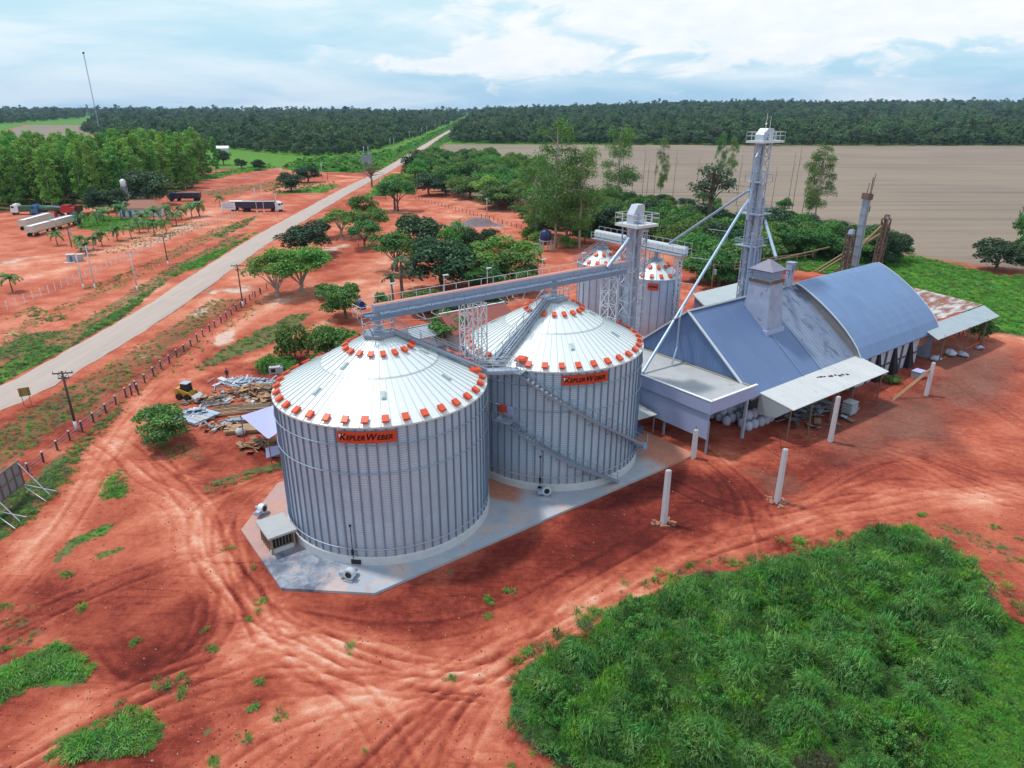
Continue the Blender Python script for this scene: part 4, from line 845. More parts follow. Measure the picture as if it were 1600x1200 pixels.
MB().box((55.5, -6.9, 2.9), (17, .25, 5.8)).box((47, -4, 2.9), (.25, 6, 5.8)).build('inner_wall', mat('dim_inner_wall', (.14, .13, .13), .9), H_); MB().box((53, EB+.1, 4.6), (23, .2, .9)).build('eave_beam', MT['galvd'], H_); MB().box((63, BB-.1, 2.5), (43, .25, 5)).build('rear_wall', MT['oldc'], H_)  # inner wall coloured dark to stand for the shade of the open interior
# vault
VA0, VA1, VH = 63.9, 86.8, 8.2
def vault(b):       # height of the vault over half-span 10.6
    w = 10.9; Rr = (w*w+VH*VH)/(2*VH); x = b-RB; arc = math.sqrt(max(Rr*Rr-x*x, 0))-(Rr-VH); ch = VH*(1.04-math.sqrt((x/w)**2+.0016)); return 4.75+.42*arc+.58*ch
def vshell(a0, a1, lift, bmin, bmax, n=26, t_=.12):
    mb = MB(); bs = np.linspace(bmin, bmax, n+1)
    for dz in (lift, lift-t_):
        for a in (a0, a1): mb.v += [(a, b, vault(b)+dz) for b in bs]
    e = n+1
    for i in range(n): mb.f += [(i+1, i, e+i, e+i+1), (2*e+i, 2*e+i+1, 3*e+i+1, 3*e+i), (i, i+1, 2*e+i+1, 2*e+i), (e+i+1, e+i, 3*e+i, 3*e+i+1)]
    mb.f += [(0, 2*e, 3*e, e), (n, e+n, 3*e+n, 2*e+n)]; return mb
vshell(VA0, VA1, .1, -11.9, 10.2).build('vault_roof', MT['rblue2'], H_)
for af in (VA0-.06, VA1-.1): vshell(af, af+.16, .14, -11.9, 10.2, 26, .16).build('vault_trim', MT['galvl'], H_)
ar = MB(); bs = np.linspace(-11.4, 9.8, 24)
for a in (VA0+.1, VA0+.3): ar.v += [(a, b, vault(b)) for b in bs]+[(a, b, 0) for b in bs]
for i in range(23): ar.f += [(i, 24+i, 25+i, i+1), (48+i+1, 72+i+1, 72+i, 48+i)]
ar.build('vault_end_wall', mat('stained_grey_wall', (.20, .19, .19), .85, 0, .3, .8), H_)
ar2 = MB(); ar2.v = [(x+VA1-VA0-.6, y, z) for x, y, z in ar.v]; ar2.f = ar.f; ar2.build('vault_far_wall', MT['oldc'], H_)
vw = MB(); vw.box((73.4, -10.75, 2.4), (19.0, .3, 4.8)); vw.build('vault_side_wall', mat('whitewashed_wall', (.50, .52, .60), .85, 0, .2, .7, .1, (.25, .22, .22), .12), H_)
MB().box((85.0, -10.4, 3.4), (4.2, .25, 2.6)).build('board_panel', MT['brick'], H_)
wl = MB(); wl.bar((64, -10.93, 3.9), (82.8, -10.93, 3.9), .1, .22); wl.bar((64, -10.93, 1.75), (82.8, -10.93, 1.75), .1, .3); wl.build('wall_ledge', mat('dark_stained_ledge', (.10, .10, .12), .8, 0, .3, 1), H_)
for a in (70.6, 75.3, 80.0):
    m_ = MB(); m_.add([(a-.8, -10.9, 0), (a+.8, -10.9, 0), (a+.3, -10.9, 3.9), (a-.3, -10.9, 3.9), (a-.8, -11.7, 0), (a+.8, -11.7, 0), (a+.25, -11.1, 3.9), (a-.25, -11.1, 3.9)], [(4, 5, 6, 7), (0, 4, 7, 3), (5, 1, 2, 6), (3, 7, 6, 2)]); m_.build('buttress', MT['black2'], H_)  # buttresses are near-black all over
for a in (68.2, 72.9, 77.6): MB().box((a, -11.0, 2.4), (.28, .22, 4.9)).build('wall_post', mat('dark_post', (.12, .13, .15), .7), H_)
# low flat roofed building behind the ridge
T = plant('rear_annex', 'low pale flat roofed annex behind the ridge of the blue gable', 'annex')
bp = [(64, 9.6), (82, 9.6), (83.5, 21), (69, 21)]
q = [G(1082, 459, 6.3), G(1152, 442, 6.3)]
loc_ = [((p.x-PO.x)*.8+(p.y-PO.y)*.6, -(p.x-PO.x)*.6+(p.y-PO.y)*.8) for p in q]
bp = [(loc_[0][0]-8, 9.7), (loc_[1][0], 9.7), (loc_[1][0], loc_[1][1]), (loc_[0][0], loc_[0][1])]
MB().slab([(x, y, 6.3) for x, y in bp], .25).build('flat_roof', mat('pale_annex_roof', (.40, .45, .46), .6, .1, .15, .4), T)
MB().prism([(bp[0][0]+.3, 10), (bp[1][0]-.3, 10), (bp[2][0]-.3, bp[2][1]-.3), (bp[3][0]+.3, bp[3][1]-.3)], 0, 6.0).build('wall', MT['darkb'], T)
# loading canopy: flat roof with a deep blue fascia
T = plant('loading_canopy', 'flat grey roofed loading canopy with deep blue grey fascia beside the second silo', 'canopy')
CA0, CA1, CB0, CB1 = 33.0, 41.15, -11.3, 7.5
MB().box(((CA0+CA1)/2, (CB0+CB1)/2, 5.95), (CA1-CA0-.3, CB1-CB0-.3, .3)).build('flat_roof', MT['deck'], T)
fa = MB(); fa.box((CA0, (CB0+CB1)/2, 5.72), (.22, CB1-CB0+.2, 1.55)); fa.box(((CA0+CA1)/2+.1, CB0, 5.72), (CA1-CA0-.1, .2, 1.5)); fa.build('fascia', MT['bluew'], T)
cp = MB(); cp.box((CA0, (CB0+CB1)/2, 6.52), (.3, CB1-CB0+.3, .07)); cp.box(((CA0+CA1)/2+.2, CB0, 6.52), (CA1-CA0-.2, .3, .07)); cp.build('coping', MT['white'], T)
pn = MB(); pn.box((CA0+.12, (CB0+CB1)/2, 3.4), (.16, CB1-CB0-.2, 3.1)); pn.build('hanging_panel', MT['bluew'], T); MB().box((CA0-.02, (CB0+CB1)/2, 4.93), (.2, CB1-CB0, .12)).build('panel_joint', MT['stiff'], T)
MB().bar((CA1-.15, CB0+.2, 6.15), (CA1-.15, CB1, 6.15), .3, .12).build('gable_gutter', mat('buff_gutter', (.30, .27, .22), .8), T)
for b in (CB0+.15, -5, 1.2, 7.2): MB().box((CA0+.25, b, 2.0), (.2, .2, 4.0)).build('post', MT['galvd'], T)
for b in (CB0+.2, -3.0): MB().box((CA1-1.2, b, 2.6), (.3, .3, 5.2)).build('post', MT['oldc'], T)
# lean-to along the eave
T = plant('lean_to_roof', 'pale fibre cement lean-to with torn sheets on thin posts along the eave', 'lean-to')
o_ = [(42.6, -10.9, 5.0), (64.4, -10.9, 5.0), (63.6, -15.7, 4.35), (42.6, -15.4, 4.35)]
MB().slab([o_[3], o_[2], o_[1], o_[0]], .1).build('sheet_roof', MT['rwhite'], T)
tn = MB()
for i in range(9): tn.box((53+i*.55+random.uniform(-.15, .15), -12.1-i*.16+random.uniform(-.15, .15), 4.98-.136*(1.2+i*.16)-.12+.145), (random.uniform(.35, .7), random.uniform(.15, .4), .012), rz=random.uniform(-.4, .4), rx=.135)
tn.build('painted_hole', MT['black'], T)  # flat black plates paint the dark seen through the torn sheets
em = MB(); em.add([(42.62, -10.9, 4.85), (42.62, -15.2, 4.25), (42.62, -13.4, 2.7), (42.62, -10.9, 2.3), (42.72, -10.9, 4.85), (42.72, -15.2, 4.25), (42.72, -13.4, 2.7), (42.72, -10.9, 2.3)], [(0, 1, 2, 3), (7, 6, 5, 4), (0, 4, 5, 1), (1, 5, 6, 2), (2, 6, 7, 3), (3, 7, 4, 0)]); em.build('end_sheet', MT['rgrey'], T)
for a, b in ((43.4, -14.7), (46.9, -15.2), (57.4, -14.6), (63.2, -15.1), (52, -15)): MB().bar((a, b, 0), (a, b, 4.3), .14).bar((a, b, 3.2), (a+.9, b+.5, 4.35), .07).build('post', MT['woodd'], T)
# rusted and grey lean-tos at the far end
def Lp(px, py, z): p = G(px, py, z); return ((p.x-PO.x)*.8+(p.y-PO.y)*.6, -(p.x-PO.x)*.6+(p.y-PO.y)*.8, z)
T = plant('end_shed', 'open shed past the vault roofed half in rusted white, half in grey sheet', 'shed')
A_, B_, C_ = Lp(1430, 452, 6.3), Lp(1535, 476, 5.4), Lp(1466, 506, 5.4)
MB().slab([(87, -10.4, 5.5), (B_[0], B_[1], 5.4), (A_[0], A_[1]+1, 6.6), (87, 1, 6.6)], .08).build('rusted_roof', MT['rrust'], T)
D_, E_ = Lp(1466, 531, 4.5), Lp(1562, 494, 4.5)
MB().slab([D_, E_, (B_[0]+.2, B_[1]-.2, 5.3), (83.4, -10.6, 5.3)], .08).build('grey_roof', MT['rgrey'], T)
for a, b in ((84.5, -13.6), (92, -14), (99, -13.8), (92, -9), (100, -10), (103, -9.5)): MB().bar((a, b, 0), (a, b, 4.6), .16).build('post', MT['woodd'], T)
# old tower straddling the front slope
T = plant('roof_tower', 'old tapered grey dryer tower with a pyramid cap on the front roof slope', 'tower', 52.6, -3.4)
def quadtower(z0, z1, w0, d0, w1, d1):
    m_ = MB(); m_.add([(-w0/2, -d0/2, z0), (w0/2, -d0/2, z0), (w0/2, d0/2, z0), (-w0/2, d0/2, z0), (-w1/2, -d1/2, z1), (w1/2, -d1/2, z1), (w1/2, d1/2, z1), (-w1/2, d1/2, z1)], [(0, 1, 5, 4), (1, 2, 6, 5), (2, 3, 7, 6), (3, 0, 4, 7), (4, 5, 6, 7)]); return m_
quadtower(7.5, 15.4, 3.5, 4.4, 2.7, 3.0).build('shaft', MT['oldc'], T)
quadtower(15.4, 15.75, 2.95, 3.2, 3.0, 3.2).build('cornice', MT['rust'], T); quadtower(15.75, 17.0, 2.5, 2.7, 2.5, 2.7).build('vent_house', MT['oldc'], T)
quadtower(17.0, 18.2, 3.2, 3.4, .3, .3).build('pyramid_cap', mat('purple_grey_cap', (.24, .23, .30), .7, 0, .25, 1.5), T)
quadtower(7.3, 9.6, 3.9, 4.7, 3.75, 4.5).build('base_flashing', MT['bluew'], T)
lv = MB()
for z in (16.05, 16.3, 16.55, 16.8): lv.box((0, 0, z), (2.62, 2.82, .06))
lv.build('louvre_slats', MT['stiff'], T); MB().rail([(-1.9, 1.8, 15.8), (1.9, 1.8, 15.8), (1.9, -1.8, 15.8)], 1.0, 1.2, .03).build('railing', MT['rust'], T)
T = plant('roof_stack', 'small rusty stack with a boxy head at the end of the ridge', 'stack', 62.3, -.6)
MB().box((0, 0, 13.9), (.8, .8, 2.6)).lathe([(.42, 12.6), (.36, 15.0)], 10).build('shaft', MT['oldc'], T); MB().box((.1, 0, 15.6), (1.1, 1.0, 1.0)).box((.1, 0, 16.12), (1.2, 1.1, .08)).build('boxy_head', MT['oldc'], T)
MB().rail([(-.8, -.8, 15.0), (.9, -.8, 15.0), (.9, .8, 15.0)], .8, .8, .03).bar((.4, -.9, 12.6), (1.2, -1.4, 12.2), .5, .06).build('stay', MT['rust'], T)
# derelict elevators beyond the vault
def old_tower(label, a, b, z1, w, kind):
    T = plant('old_elevator', label, 'elevator', a, b); T['group'] = 'derelict elevators beyond the vault'
    if kind == 'pipe':
        mb = MB(); mb.box((-.35, 0, z1/2), (.55, .8, z1)); mb.box((.4, 0, z1/2), (.5, .75, z1)); 
        for i in range(12): mb.box((0, 0, 1+i*z1/12), (1.45, .92, .1))
        mb.build('leg_casing', MT['galvd'], T)
        h = MB(); h.box((0, 0, z1+.4), (1.7, 1.2, 1.0), ry=.15); h.bar((.7, 0, z1-2), (.9, 0, z1+3.5), .12); h.bar((.2, .3, z1+.8), (.5, .3, z1+2.6), .1); h.bar((.5, -.3, z1+.8), (.9, -.3, z1+4.2), .09); h.box((.9, 0, z1-1.8), (.6, .6, 1.0)); h.build('broken_head', MT['rust'], T)
    else:
        MB().lattice((0, 0), w, w, 0, z1, 2.2, .09).build('rusty_frame', MT['rust'], T); MB().box((0, 0, z1/2), (w*.22, w*.25, z1)).build('leg_casing', MT['rust'], T)
        MB().box((0, 0, z1+.3), (w*.9, w*.8, .9), taper=.7).build('head', MT['oldc' if kind == 'o' else 'rust'], T)
    return T
old_tower('short rusty lattice elevator with a grey head, left of the three derelicts beyond the vault', 93.8, 8, 15.6, 1.1, 'o')
P_ = old_tower('grey twin pipe elevator with a broken head, tallest of the three derelicts', 97.0, 8, 21.3, 1.2, 'pipe')
P_ = old_tower('leaning rusty brown elevator frame, right of the three derelicts beyond the vault', 104.6, 8, 17.2, 1.1, 'r'); P_.rotation_euler = (0, R_(3), PROT)
T = plant('rusty_catwalk', 'yellowish rusty catwalk sloping down behind the vault', 'catwalk', 0, 0)
MB().bar((90, 10.5, 9.0), (104, 8, 14.6), .25).bar((90, 11.3, 9.0), (104, 8.8, 14.6), .25).bar((94, 10, 8.5), (103, 7.5, 16.2), .3, .3).build('inclined_beam', MT['straw'], T)
MB().rail([(66, 11.0, 12.6), (88, 11.0, 11.8)], 1.0, 2.5, .05).bar((66, 11.0, 12.6), (92, 10.5, 13.2), .18).build('railing', MT['straw'], T)
# small awning and intake by the second silo
T = plant('intake_awning', 'small white sheet awning over the intake machinery right of the second silo', 'awning', 31.0, -2.4)
MB().slab([(-2.2, -1.6, 2.6), (1.6, -2.0, 2.6), (1.6, 2.0, 3.1), (-2.2, 2.0, 3.1)], .08).build('sheet', MT['rwhite'], T); 
for x, y in ((-2, -1.4), (1.4, -1.7), (1.4, 1.7), (-2, 1.7)): MB().bar((x, y, .2), (x, y, 2.7), .09).build('post', MT['galvd'], T)
T = plant('intake_machine', 'dark blue intake machine standing in the shade of the small awning', 'machine', 30.2, -3.0)
MB().box((0, 0, .75), (1.8, 1.4, .9)).build('tank', MT['darkb'], T); MB().tube((-.3, -.2, 1.2), (-.3, -.2, 2.1), .3, n=10).box((.5, .3, 1.5), (.5, .5, .6)).build('motor', MT['black'], T); MB().box((-.5, .4, 1.6), (.4, .3, .9)).build('control_box', MT['red'], T)
# ---------------------------------------------------------------- yard: columns, poles, fences, vehicles, heaps
def gh(x, y): 
    return 0.0
def column(label, base, top):
    p = G(*base); t = AT(top[0], top[1], p.y); p.z = float(gzat(p.x, p.y))-.15; h = t.z-p.z
    c = tag(MB().box((0, 0, h/2), (.52, .42, h), taper=.86).box((0, 0, h+.02), (.34, .27, .05)).build('concrete_column', MT['colm'], None, loc=p, rot=(0, 0, PROT)), label, 'column', 'precast concrete columns round the yard')
    for dx, dy in ((-.18, -.12), (.18, -.12), (.18, .12), (-.18, .12)): pass
    MB().bar((-.12, -.08, h), (-.16, -.10, h+.5), .03).bar((.12, .08, h), (.15, .12, h+.45), .03).build('rebar', MT['rust'], c)
    return p
MT['colm'] = mat('cast_concrete', (.55, .54, .58), .8, 0, .12, 1.2, .1)
CB = [column('concrete column beside the loading canopy corner', (1083, 715), (1083, 672)), column('lone concrete column on the red drive in front of the second silo', (1037, 815), (1045, 735)),
      column('concrete column with a cable reaching up to the lean-to', (1214, 783), (1224, 702)), column('concrete column standing close in front of the lean-to', (1297, 690), (1311, 620)), column('concrete column propped by two poles near the vault', (1447, 617), (1455, 567))]
p = CB[4]; pr = tag(MB().bar((-.3, 0, 3.6), (-5.2, -1.6, .1), .12).bar((-.1, .1, 4.0), (-5.0, -1.1, .1), .12).build('timber_prop', MT['wood'], None, loc=p), 'pair of timber poles propping the column near the vault', 'prop')
p = CB[2]; tag(MB().path([(0, 0, 4.9), (-.4, 1.1, 7.0)], .03, 5).path([(0, .1, 4.9), (-1.0, 2.0, 5.0)], .03, 5).build('cable', MT['black'], None, loc=p), 'loose dark cable rising from the column in front of the canopy', 'cable')
MT['rubble'] = mat('earthy_rubble', (.33, .15, .10), .95, 0, .4, 3)
for i, lb in ((1, 'low heap of broken rubble round the foot of the lone column'), (2, 'low ring of dug earth and planks round the column with a cable')):
    mb = MB(); rr = random.Random(i)
    for _ in range(26): a = rr.uniform(0, 6.3); r = rr.uniform(.35, 1.1); mb.box((r*math.cos(a), r*math.sin(a), .2), (rr.uniform(.2, .6), rr.uniform(.1, .35), rr.uniform(.08, .3)), rz=rr.uniform(0, 3), rx=rr.uniform(-.3, .3))
    tag(mb.build('rubble_heap', MT['rubble'], None, loc=CB[i]), lb, 'rubble')
# utility poles: base pixel, top pixel, material, arms
def pole(label, base, top, m, arms=((.35, 1.8),), r=.14, foot=True, box=None, az=0.3, grp='utility poles along the road'):
    p = G(*base); t = AT(top[0], top[1], p.y); h = max(5.5, t.z)
    T = thing('utility_pole', label, 'pole', p, az, grp)
    MB().tube((0, 0, 0), (0, 0, h), r, r*.72, 8).build('shaft', m, T, True)
    if foot: MB().tube((0, 0, 0), (0, 0, 1.2), r*1.12, r*1.1, 8).build('white_foot', MT['white'], T, True)
    for d, w in arms:
        a = MB(); a.box((0, .12, h-d), (w, .11, .13)); a.bar((-w*.3, .12, h-d), (0, .12, h-d-.6), .05); a.bar((w*.3, .12, h-d), (0, .12, h-d-.6), .05); a.build('crossarm', m, T)
        for f in (-.46, -.16, .16, .46): MB().tube((w*f, .12, h-d+.06), (w*f, .12, h-d+.3), .05, .04, 6).build('insulator', MT['galvd'], T)
    if box: b = MB(); b.tube((.45, 0, h-2.2), (.45, 0, h-1.2), .28, n=10); b.bar((0, 0, h-1.7), (.4, 0, h-1.7), .08); b.build('transformer', MT['galv'], T)
    return T
pk, pg = MT['pole'], MT['colm']
pole('nearest dark wooden utility pole beside the post fence', (120, 672), (87, 580), pk, ((.3, 2.2), (.9, 1.2)), .17, az=.2)
pole('dark wooden utility pole by the fence bend at the dirt track', (380, 480), (373, 413), pk, ((.3, 2.4), (1.1, 1.0)), az=.1)
pole('single grey concrete pole right of the double pole by the road', (215, 455), (207, 396), pg, ((.3, 1.6),))
pole('left one of the double grey concrete poles beside the white fence', (131, 452), (121, 398), pg, ((.4, 1.2),))
pole('right one of the double grey concrete poles beside the white fence', (149, 452), (136, 384), pg, ((.3, 3.6),), az=.0)
pole('dark wooden pole with white foot on the roadside grass bank', (263, 415), (256, 368), pk, ((.3, 1.6),))
pole('dark pole with a transformer standing over the small meter kiosk', (112, 386), (106, 366), pk, ((.4, 1.2),), .14, False, True)
pole('left grey pole in front of the parked dark trailer', (402, 334), (399, 293), pg, ((.4, 1.0),), .13)
pole('middle grey pole in front of the parked dark trailer', (413, 334), (411, 290), pg, ((.4, 1.0),), .13)
pole('grey pole in front of the white truck cab', (434, 340), (430, 302), pg, ((.4, 1.4),), .13, False)
pole('grey pole behind the fork of the roads, left of the pair', (504, 283), (503, 255), pg, ((.4, 1.6),), .14, False)
pole('grey pole behind the fork of the roads, right of the pair', (512, 281), (512, 257), pk, ((.4, 1.6),), .14, False)
pole('grey pole at the grass verge left of the tree thicket', (596, 305), (594, 275), pg, ((.4, 1.6),), .14, False)
pole('pale concrete pole with wires in front of the tree thicket', (761, 338), (760, 309), pg, ((.4, 1.8),), .13, False)
pole('old leaning pole with a meter box behind the small silos', (1110, 465), (1112, 412), MT['woodd'], ((.3, 2.4),), .14, False, True, grp=None)
for i, (bx, by, h) in enumerate(((569, 247, 18), (576, 247, 18), (610, 232, 16), (616, 231, 16), (640, 219, 14), (659, 212, 12), (667, 209, 12), (680, 204, 11), (688, 200, 10), (697, 196, 9), (705, 192, 8), (711, 189, 7), (717, 187, 6))):
    pole('slender far utility pole in the green verge beside the straight road', (bx, by), (bx-.5, by-h), pg, ((.4, 2.0),), .22, False, grp='far poles along the straight road')
# fences: every post a part
def fence(name, label, pts, step, h, pm, cap=None, w=.12, wires=3, wm=None):
    P = [G(*q) for q in pts]; T = thing(name, label, 'fence', P[0])
    L_ = [0]
    for a, b in zip(P[:-1], P[1:]): L_.append(L_[-1]+(b-a).length)
    n = max(1, min(99, int(L_[-1]/step))); at_ = []
    for i in range(n+1):
        s = L_[-1]*i/n; k = max(j for j in range(len(L_)) if L_[j] <= s+1e-6); k = min(k, len(P)-2); at_.append(P[k].lerp(P[k+1], (s-L_[k])/max(L_[k+1]-L_[k], 1e-6))-P[0])
    me = MB().box((0, 0, h/2), (w, w, h)).mesh('post')
    cm = MB().box((0, 0, h+.02), (w*1.12, w*1.12, .14)).mesh('post_cap') if cap else None
    for p in at_:
        o = link('post', me, pm, T, p+Vector((random.uniform(-.06, .06), random.uniform(-.06, .06), random.uniform(-.1, .02))), (random.uniform(-.03, .03), random.uniform(-.03, .03), random.uniform(0, 1)))
        if cap: link('post_cap', cm, cap, o)
    wr = MB()
    for k in range(wires):
        z = h*(.3+.62*k/max(1, wires-1))
        for a, b in zip(at_[:-1], at_[1:]): wr.bar(a+Vector((0, 0, z)), b+Vector((0, 0, z)), .018)
    wr.build('wire', wm or MT['galvd'], T); return T
fence('post_fence', 'dark wooden post fence with pale caps along the near dirt track', [(20, 760), (55, 733), (117, 682), (187, 628), (218, 604), (310, 532), (395, 466), (408, 459)], 2.55, 1.25, MT['pole'], MT['concl'], .17)
fence('post_fence', 'short double post stile frame in the dark post fence', [(206, 617), (216, 617)], 1.5, 1.5, MT['pole'], MT['concl'], .17, 2, MT['pole'])
fence('white_fence', 'long white post and wire fence between the yard and the road', [(-70, 522), (6, 487), (72, 461), (139, 431), (260, 376), (372, 336)], 2.5, 1.75, MT['white'], None, .14)
fence('yard_fence', 'pale post fence round the bare plot beside the eucalyptus grove', [(262, 316), (310, 308), (345, 296), (400, 276), (432, 268)], 6.0, 1.9, MT['colm'], None, .2)
fence('verge_fence', 'thin wire fence along the green verge beyond the fork', [(440, 272), (500, 268), (560, 264)], 7.0, 1.7, MT['colm'], None, .18)
fence('track_fence', 'low brown post fence along the track under the thicket', [(650, 312), (700, 325), (780, 348), (830, 362)], 3.0, 1.3, MT['pole'], None, .15)
fence('garden_fence', 'row of thin grey posts among the roadside trees', [(395, 465), (440, 440), (490, 400), (520, 380), (560, 370)], 3.2, 1.4, MT['woodd'], None, .13)
fence('field_fence', 'dark post fence beside the far right dirt path', [(1545, 522), (1600, 536), (1680, 556)], 6.0, 1.2, MT['pole'], None, .14)
# gate, signs, billboard
p = G(588, 313); T = thing('timber_gate', 'small timber gate frame where the side track begins', 'gate', p, .2)
MB().box((-4, 0, 1.0), (.25, .25, 2.0)).box((4, 0, 1.0), (.25, .25, 2.0)).build('gate_post', MT['pole'], T); MB().box((0, 0, .6), (7.8, .08, .15)).box((0, 0, 1.1), (7.8, .08, .15)).box((0, 0, 1.6), (7.8, .08, .15)).build('gate_bar', MT['woodd'], T)
p = G(44, 634); T = thing('road_sign', 'square yellow sign seen from behind on two posts by the road', 'sign', p, .55)
MB().box((0, 0, 1.95), (1.25, .04, 1.15)).build('sign_plate', MT['yel'], T)
for x in (-.4, .4): MB().box((x, -.06, 1.2), (.07, .07, 2.4)).build('post', MT['woodd'], T)
a, b = G(-8, 813), G(42, 772); d = (b-a).normalized(); T = thing('billboard', 'big grey billboard seen from behind with slanting timber props', 'billboard', b, math.atan2(d.y, d.x))
LB = 8.0; bz = MB(); bz.box((-LB/2, 0, 2.5), (LB, .06, 2.6)); bz.build('panel', mat('billboard_back', (.26, .27, .30), .6, .2, .15, .7), T)
bt = MB()
for i in range(9): bt.box((-LB*i/8, -.09, 2.5), (.07, .1, 2.6))
for z in (1.25, 2.5, 3.75): bt.box((-LB/2, -.16, z), (LB, .05, .08))
bt.build('batten', MT['woodd'], T)
for i in range(4): MB().box((-LB*i/3.2-.3, -.05, .6), (.16, .16, 1.3)).build('post', MT['brick'], T)
for x in (-.3, -5.0):
    MB().bar((x, -.2, 3.7), (x-.2, -2.7, .05), .07).build('prop', MT['galvl'], T); MB().bar((x+.1, -.2, 1.2), (x+.3, -3.0, .3), .06).bar((x+.1, -.2, .9), (x-1.3, -2.9, .1), .06).build('prop', MT['galvl'], T)
p = G(358, 333); T = thing('notice_board', 'white notice board on posts beside the parked dark trailer', 'sign', p, .1)
MB().box((0, 0, 2.5), (5.0, .12, 2.6)).build('board', MT['white'], T); nb = MB()
for z in (3.2, 2.6, 2.0): nb.box((0, -.07, z), (3.8, .02, .22))
nb.build('faded_lettering', MT['tarp'], T)
for x in (-2, 2): MB().box((x, .1, 1.3), (.15, .15, 2.6)).build('post', MT['galv'], T)
p = G(575, 278); T = thing('gantry_sign', 'blue grey road sign panel on two posts at the fork', 'sign', p, .1)
MB().box((0, 0, 10.0), (5.8, .2, 3.6)).build('panel', mat('sign_panel_back', (.25, .31, .40), .5, .2, .1, .3), T)
for x in (-1.8, 1.8): MB().box((x, .3, 7), (.35, .35, 14)).build('post', MT['galvd'], T)
# kiosk under the transformer
p = G(112, 409); T = thing('meter_kiosk', 'small grey meter kiosk with slab roof under the transformer pole', 'kiosk', p, .35); T.scale = (.75,)*3
MB().box((0, 0, 1.2), (2.2, 1.6, 2.4)).box((2.6, .6, 1.1), (1.6, 1.4, 2.2)).build('wall', MT['conc'], T); MB().box((0, 0, 2.47), (2.6, 2.0, .14)).box((2.6, .6, 2.27), (1.9, 1.7, .12)).build('roof', MT['concl'], T); MB().box((.2, -.83, 1.1), (.8, .08, 1.7)).build('door', MT['blue'], T); MB().box((-.3, -1.6, .1), (3.2, 1.2, .2)).build('step', MT['concl'], T)
# fans and pit on the pad
def fan(label, a, b, rz, mm):
    T = thing('aeration_fan', label, 'fan', PW(a, b, .22), PROT+rz, 'aeration fans at the silo feet'); T.scale = (.82,)*3
    MB().tube((-.28, 0, .72), (.28, 0, .72), .58, n=18).build('housing', MT['galvl'], T, False); MB().tube((-.34, 0, .72), (-.28, 0, .72), .34, n=14).build('inlet', MT['black'], T)
    MB().box((0, .7, .55), (.5, .8, .5)).build('outlet_duct', MT['galv'], T); MB().tube((.3, -.1, .62), (.95, -.1, .62), .24, n=10).build('motor', mm, T); MB().box((.25, 0, .08), (1.5, 1.0, .14)).build('base_frame', MT['galvd'], T)
fan('round white aeration fan at the left edge of the pad', -10.4, 5.9, 2.2, MT['galvd']); fan('boxy white aeration fan on the pad in front of the nearest silo', -8.0, -8.2, .6, MT['galvd'])
fan('aeration fan with a dark blue motor at the foot of the second silo', 13.2, -7.6, 1.0, MT['dkblue'])
T = thing('concrete_pit_house', 'squat concrete pit house with slatted front and slab roof on the pad', 'pit house', PW(-10.9, .4, .22), PROT)
MB().box((0, 0, 1.72), (2.5, 3.4, .2)).build('roof_slab', MT['deck'], T)
MB().box((-.95, 0, .8), (.15, 2.9, 1.6)).box((1.0, 0, .8), (.15, 2.9, 1.6)).box((0, 1.4, .8), (2.0, .15, 1.6)).build('wall', MT['brick'], T); MB().box((0, -1.3, .2), (2.2, .2, .4)).build('sill', MT['concl'], T)
MB().box((0, -1.1, .8), (1.8, .08, 1.3)).build('painted_opening', MT['black'], T)  # black board stands for the shade inside the pit house
for i in range(7): MB().box((-.85+i*.28, -1.32, .9), (.07, .07, 1.2)).build('bar', MT['woodd'], T)
for i in range(5): MB().box((-1.1, -1.1+i*.5, .9), (.07, .09, 1.3)).build('bar', MT['woodd'], T)
# bulk bags under the canopy
bm = MB(); bm.lathe([(.05, 0), (.42, .03), (.52, .3), (.53, .7), (.46, .98), (.2, 1.06), (.1, 1.2)], 14); bme = bm.mesh('bulk_bag', True)
for rowi, (a0, b0, n, z0) in enumerate(((41.7, -5.2, 4, 0), (41.9, -6.4, 4, 0), (41.6, -7.6, 4, 0), (41.8, -5.6, 4, 1.02), (41.7, -6.9, 4, 1.02), (42.2, -6.2, 3, 2.0), (42.6, -9.2, 5, 0), (42.4, -10.3, 5, 0), (43.0, -9.6, 4, 1.02))):
    for k in range(n):
        o = link('bulk_bag', bme, MT['bag'], None, PW(a0+k*1.12+random.uniform(-.08, .08), b0-k*.25*0+random.uniform(-.1, .1), z0), (0, 0, random.uniform(0, 6)))
        tag(o, 'pale blue grey bulk bag in the heap stacked under the loading canopy' if b0 > -8 else 'pale blue grey bulk bag in the heap beside the gable corner under the lean-to', 'bulk bag', 'bulk bags under the canopy' if b0 > -8 else 'bulk bags beside the gable corner')
def rod_heap(name, label, cat, loc, sx, sy, n, ms, hmax=1.0, long=2.2, seed=1, rz=0, flat=.35):
    rr = random.Random(seed); T = thing(name, label, cat, loc, rz)
    parts = {}
    for i in range(n):
        m = rr.choice(ms); mb = parts.setdefault(m.name, (MB(), m))[0]; x, y = rr.gauss(0, sx/2), rr.gauss(0, sy/2); z = rr.uniform(.05, hmax)*max(.1, 1-(x/sx)**2-(y/sy)**2); l = rr.uniform(.5, long); a = rr.uniform(0, 6.3)
        d = Vector((math.cos(a)*l/2, math.sin(a)*l/2, rr.uniform(-.25, .25))); c = Vector((x, y, z+.12)); mb.bar(c-d, c+d, *((rr.uniform(.4, .9), .04) if rr.random() < flat else (rr.uniform(.06, .25), rr.uniform(.04, .14))))
    multi('scrap', list(parts.values()), T); return T
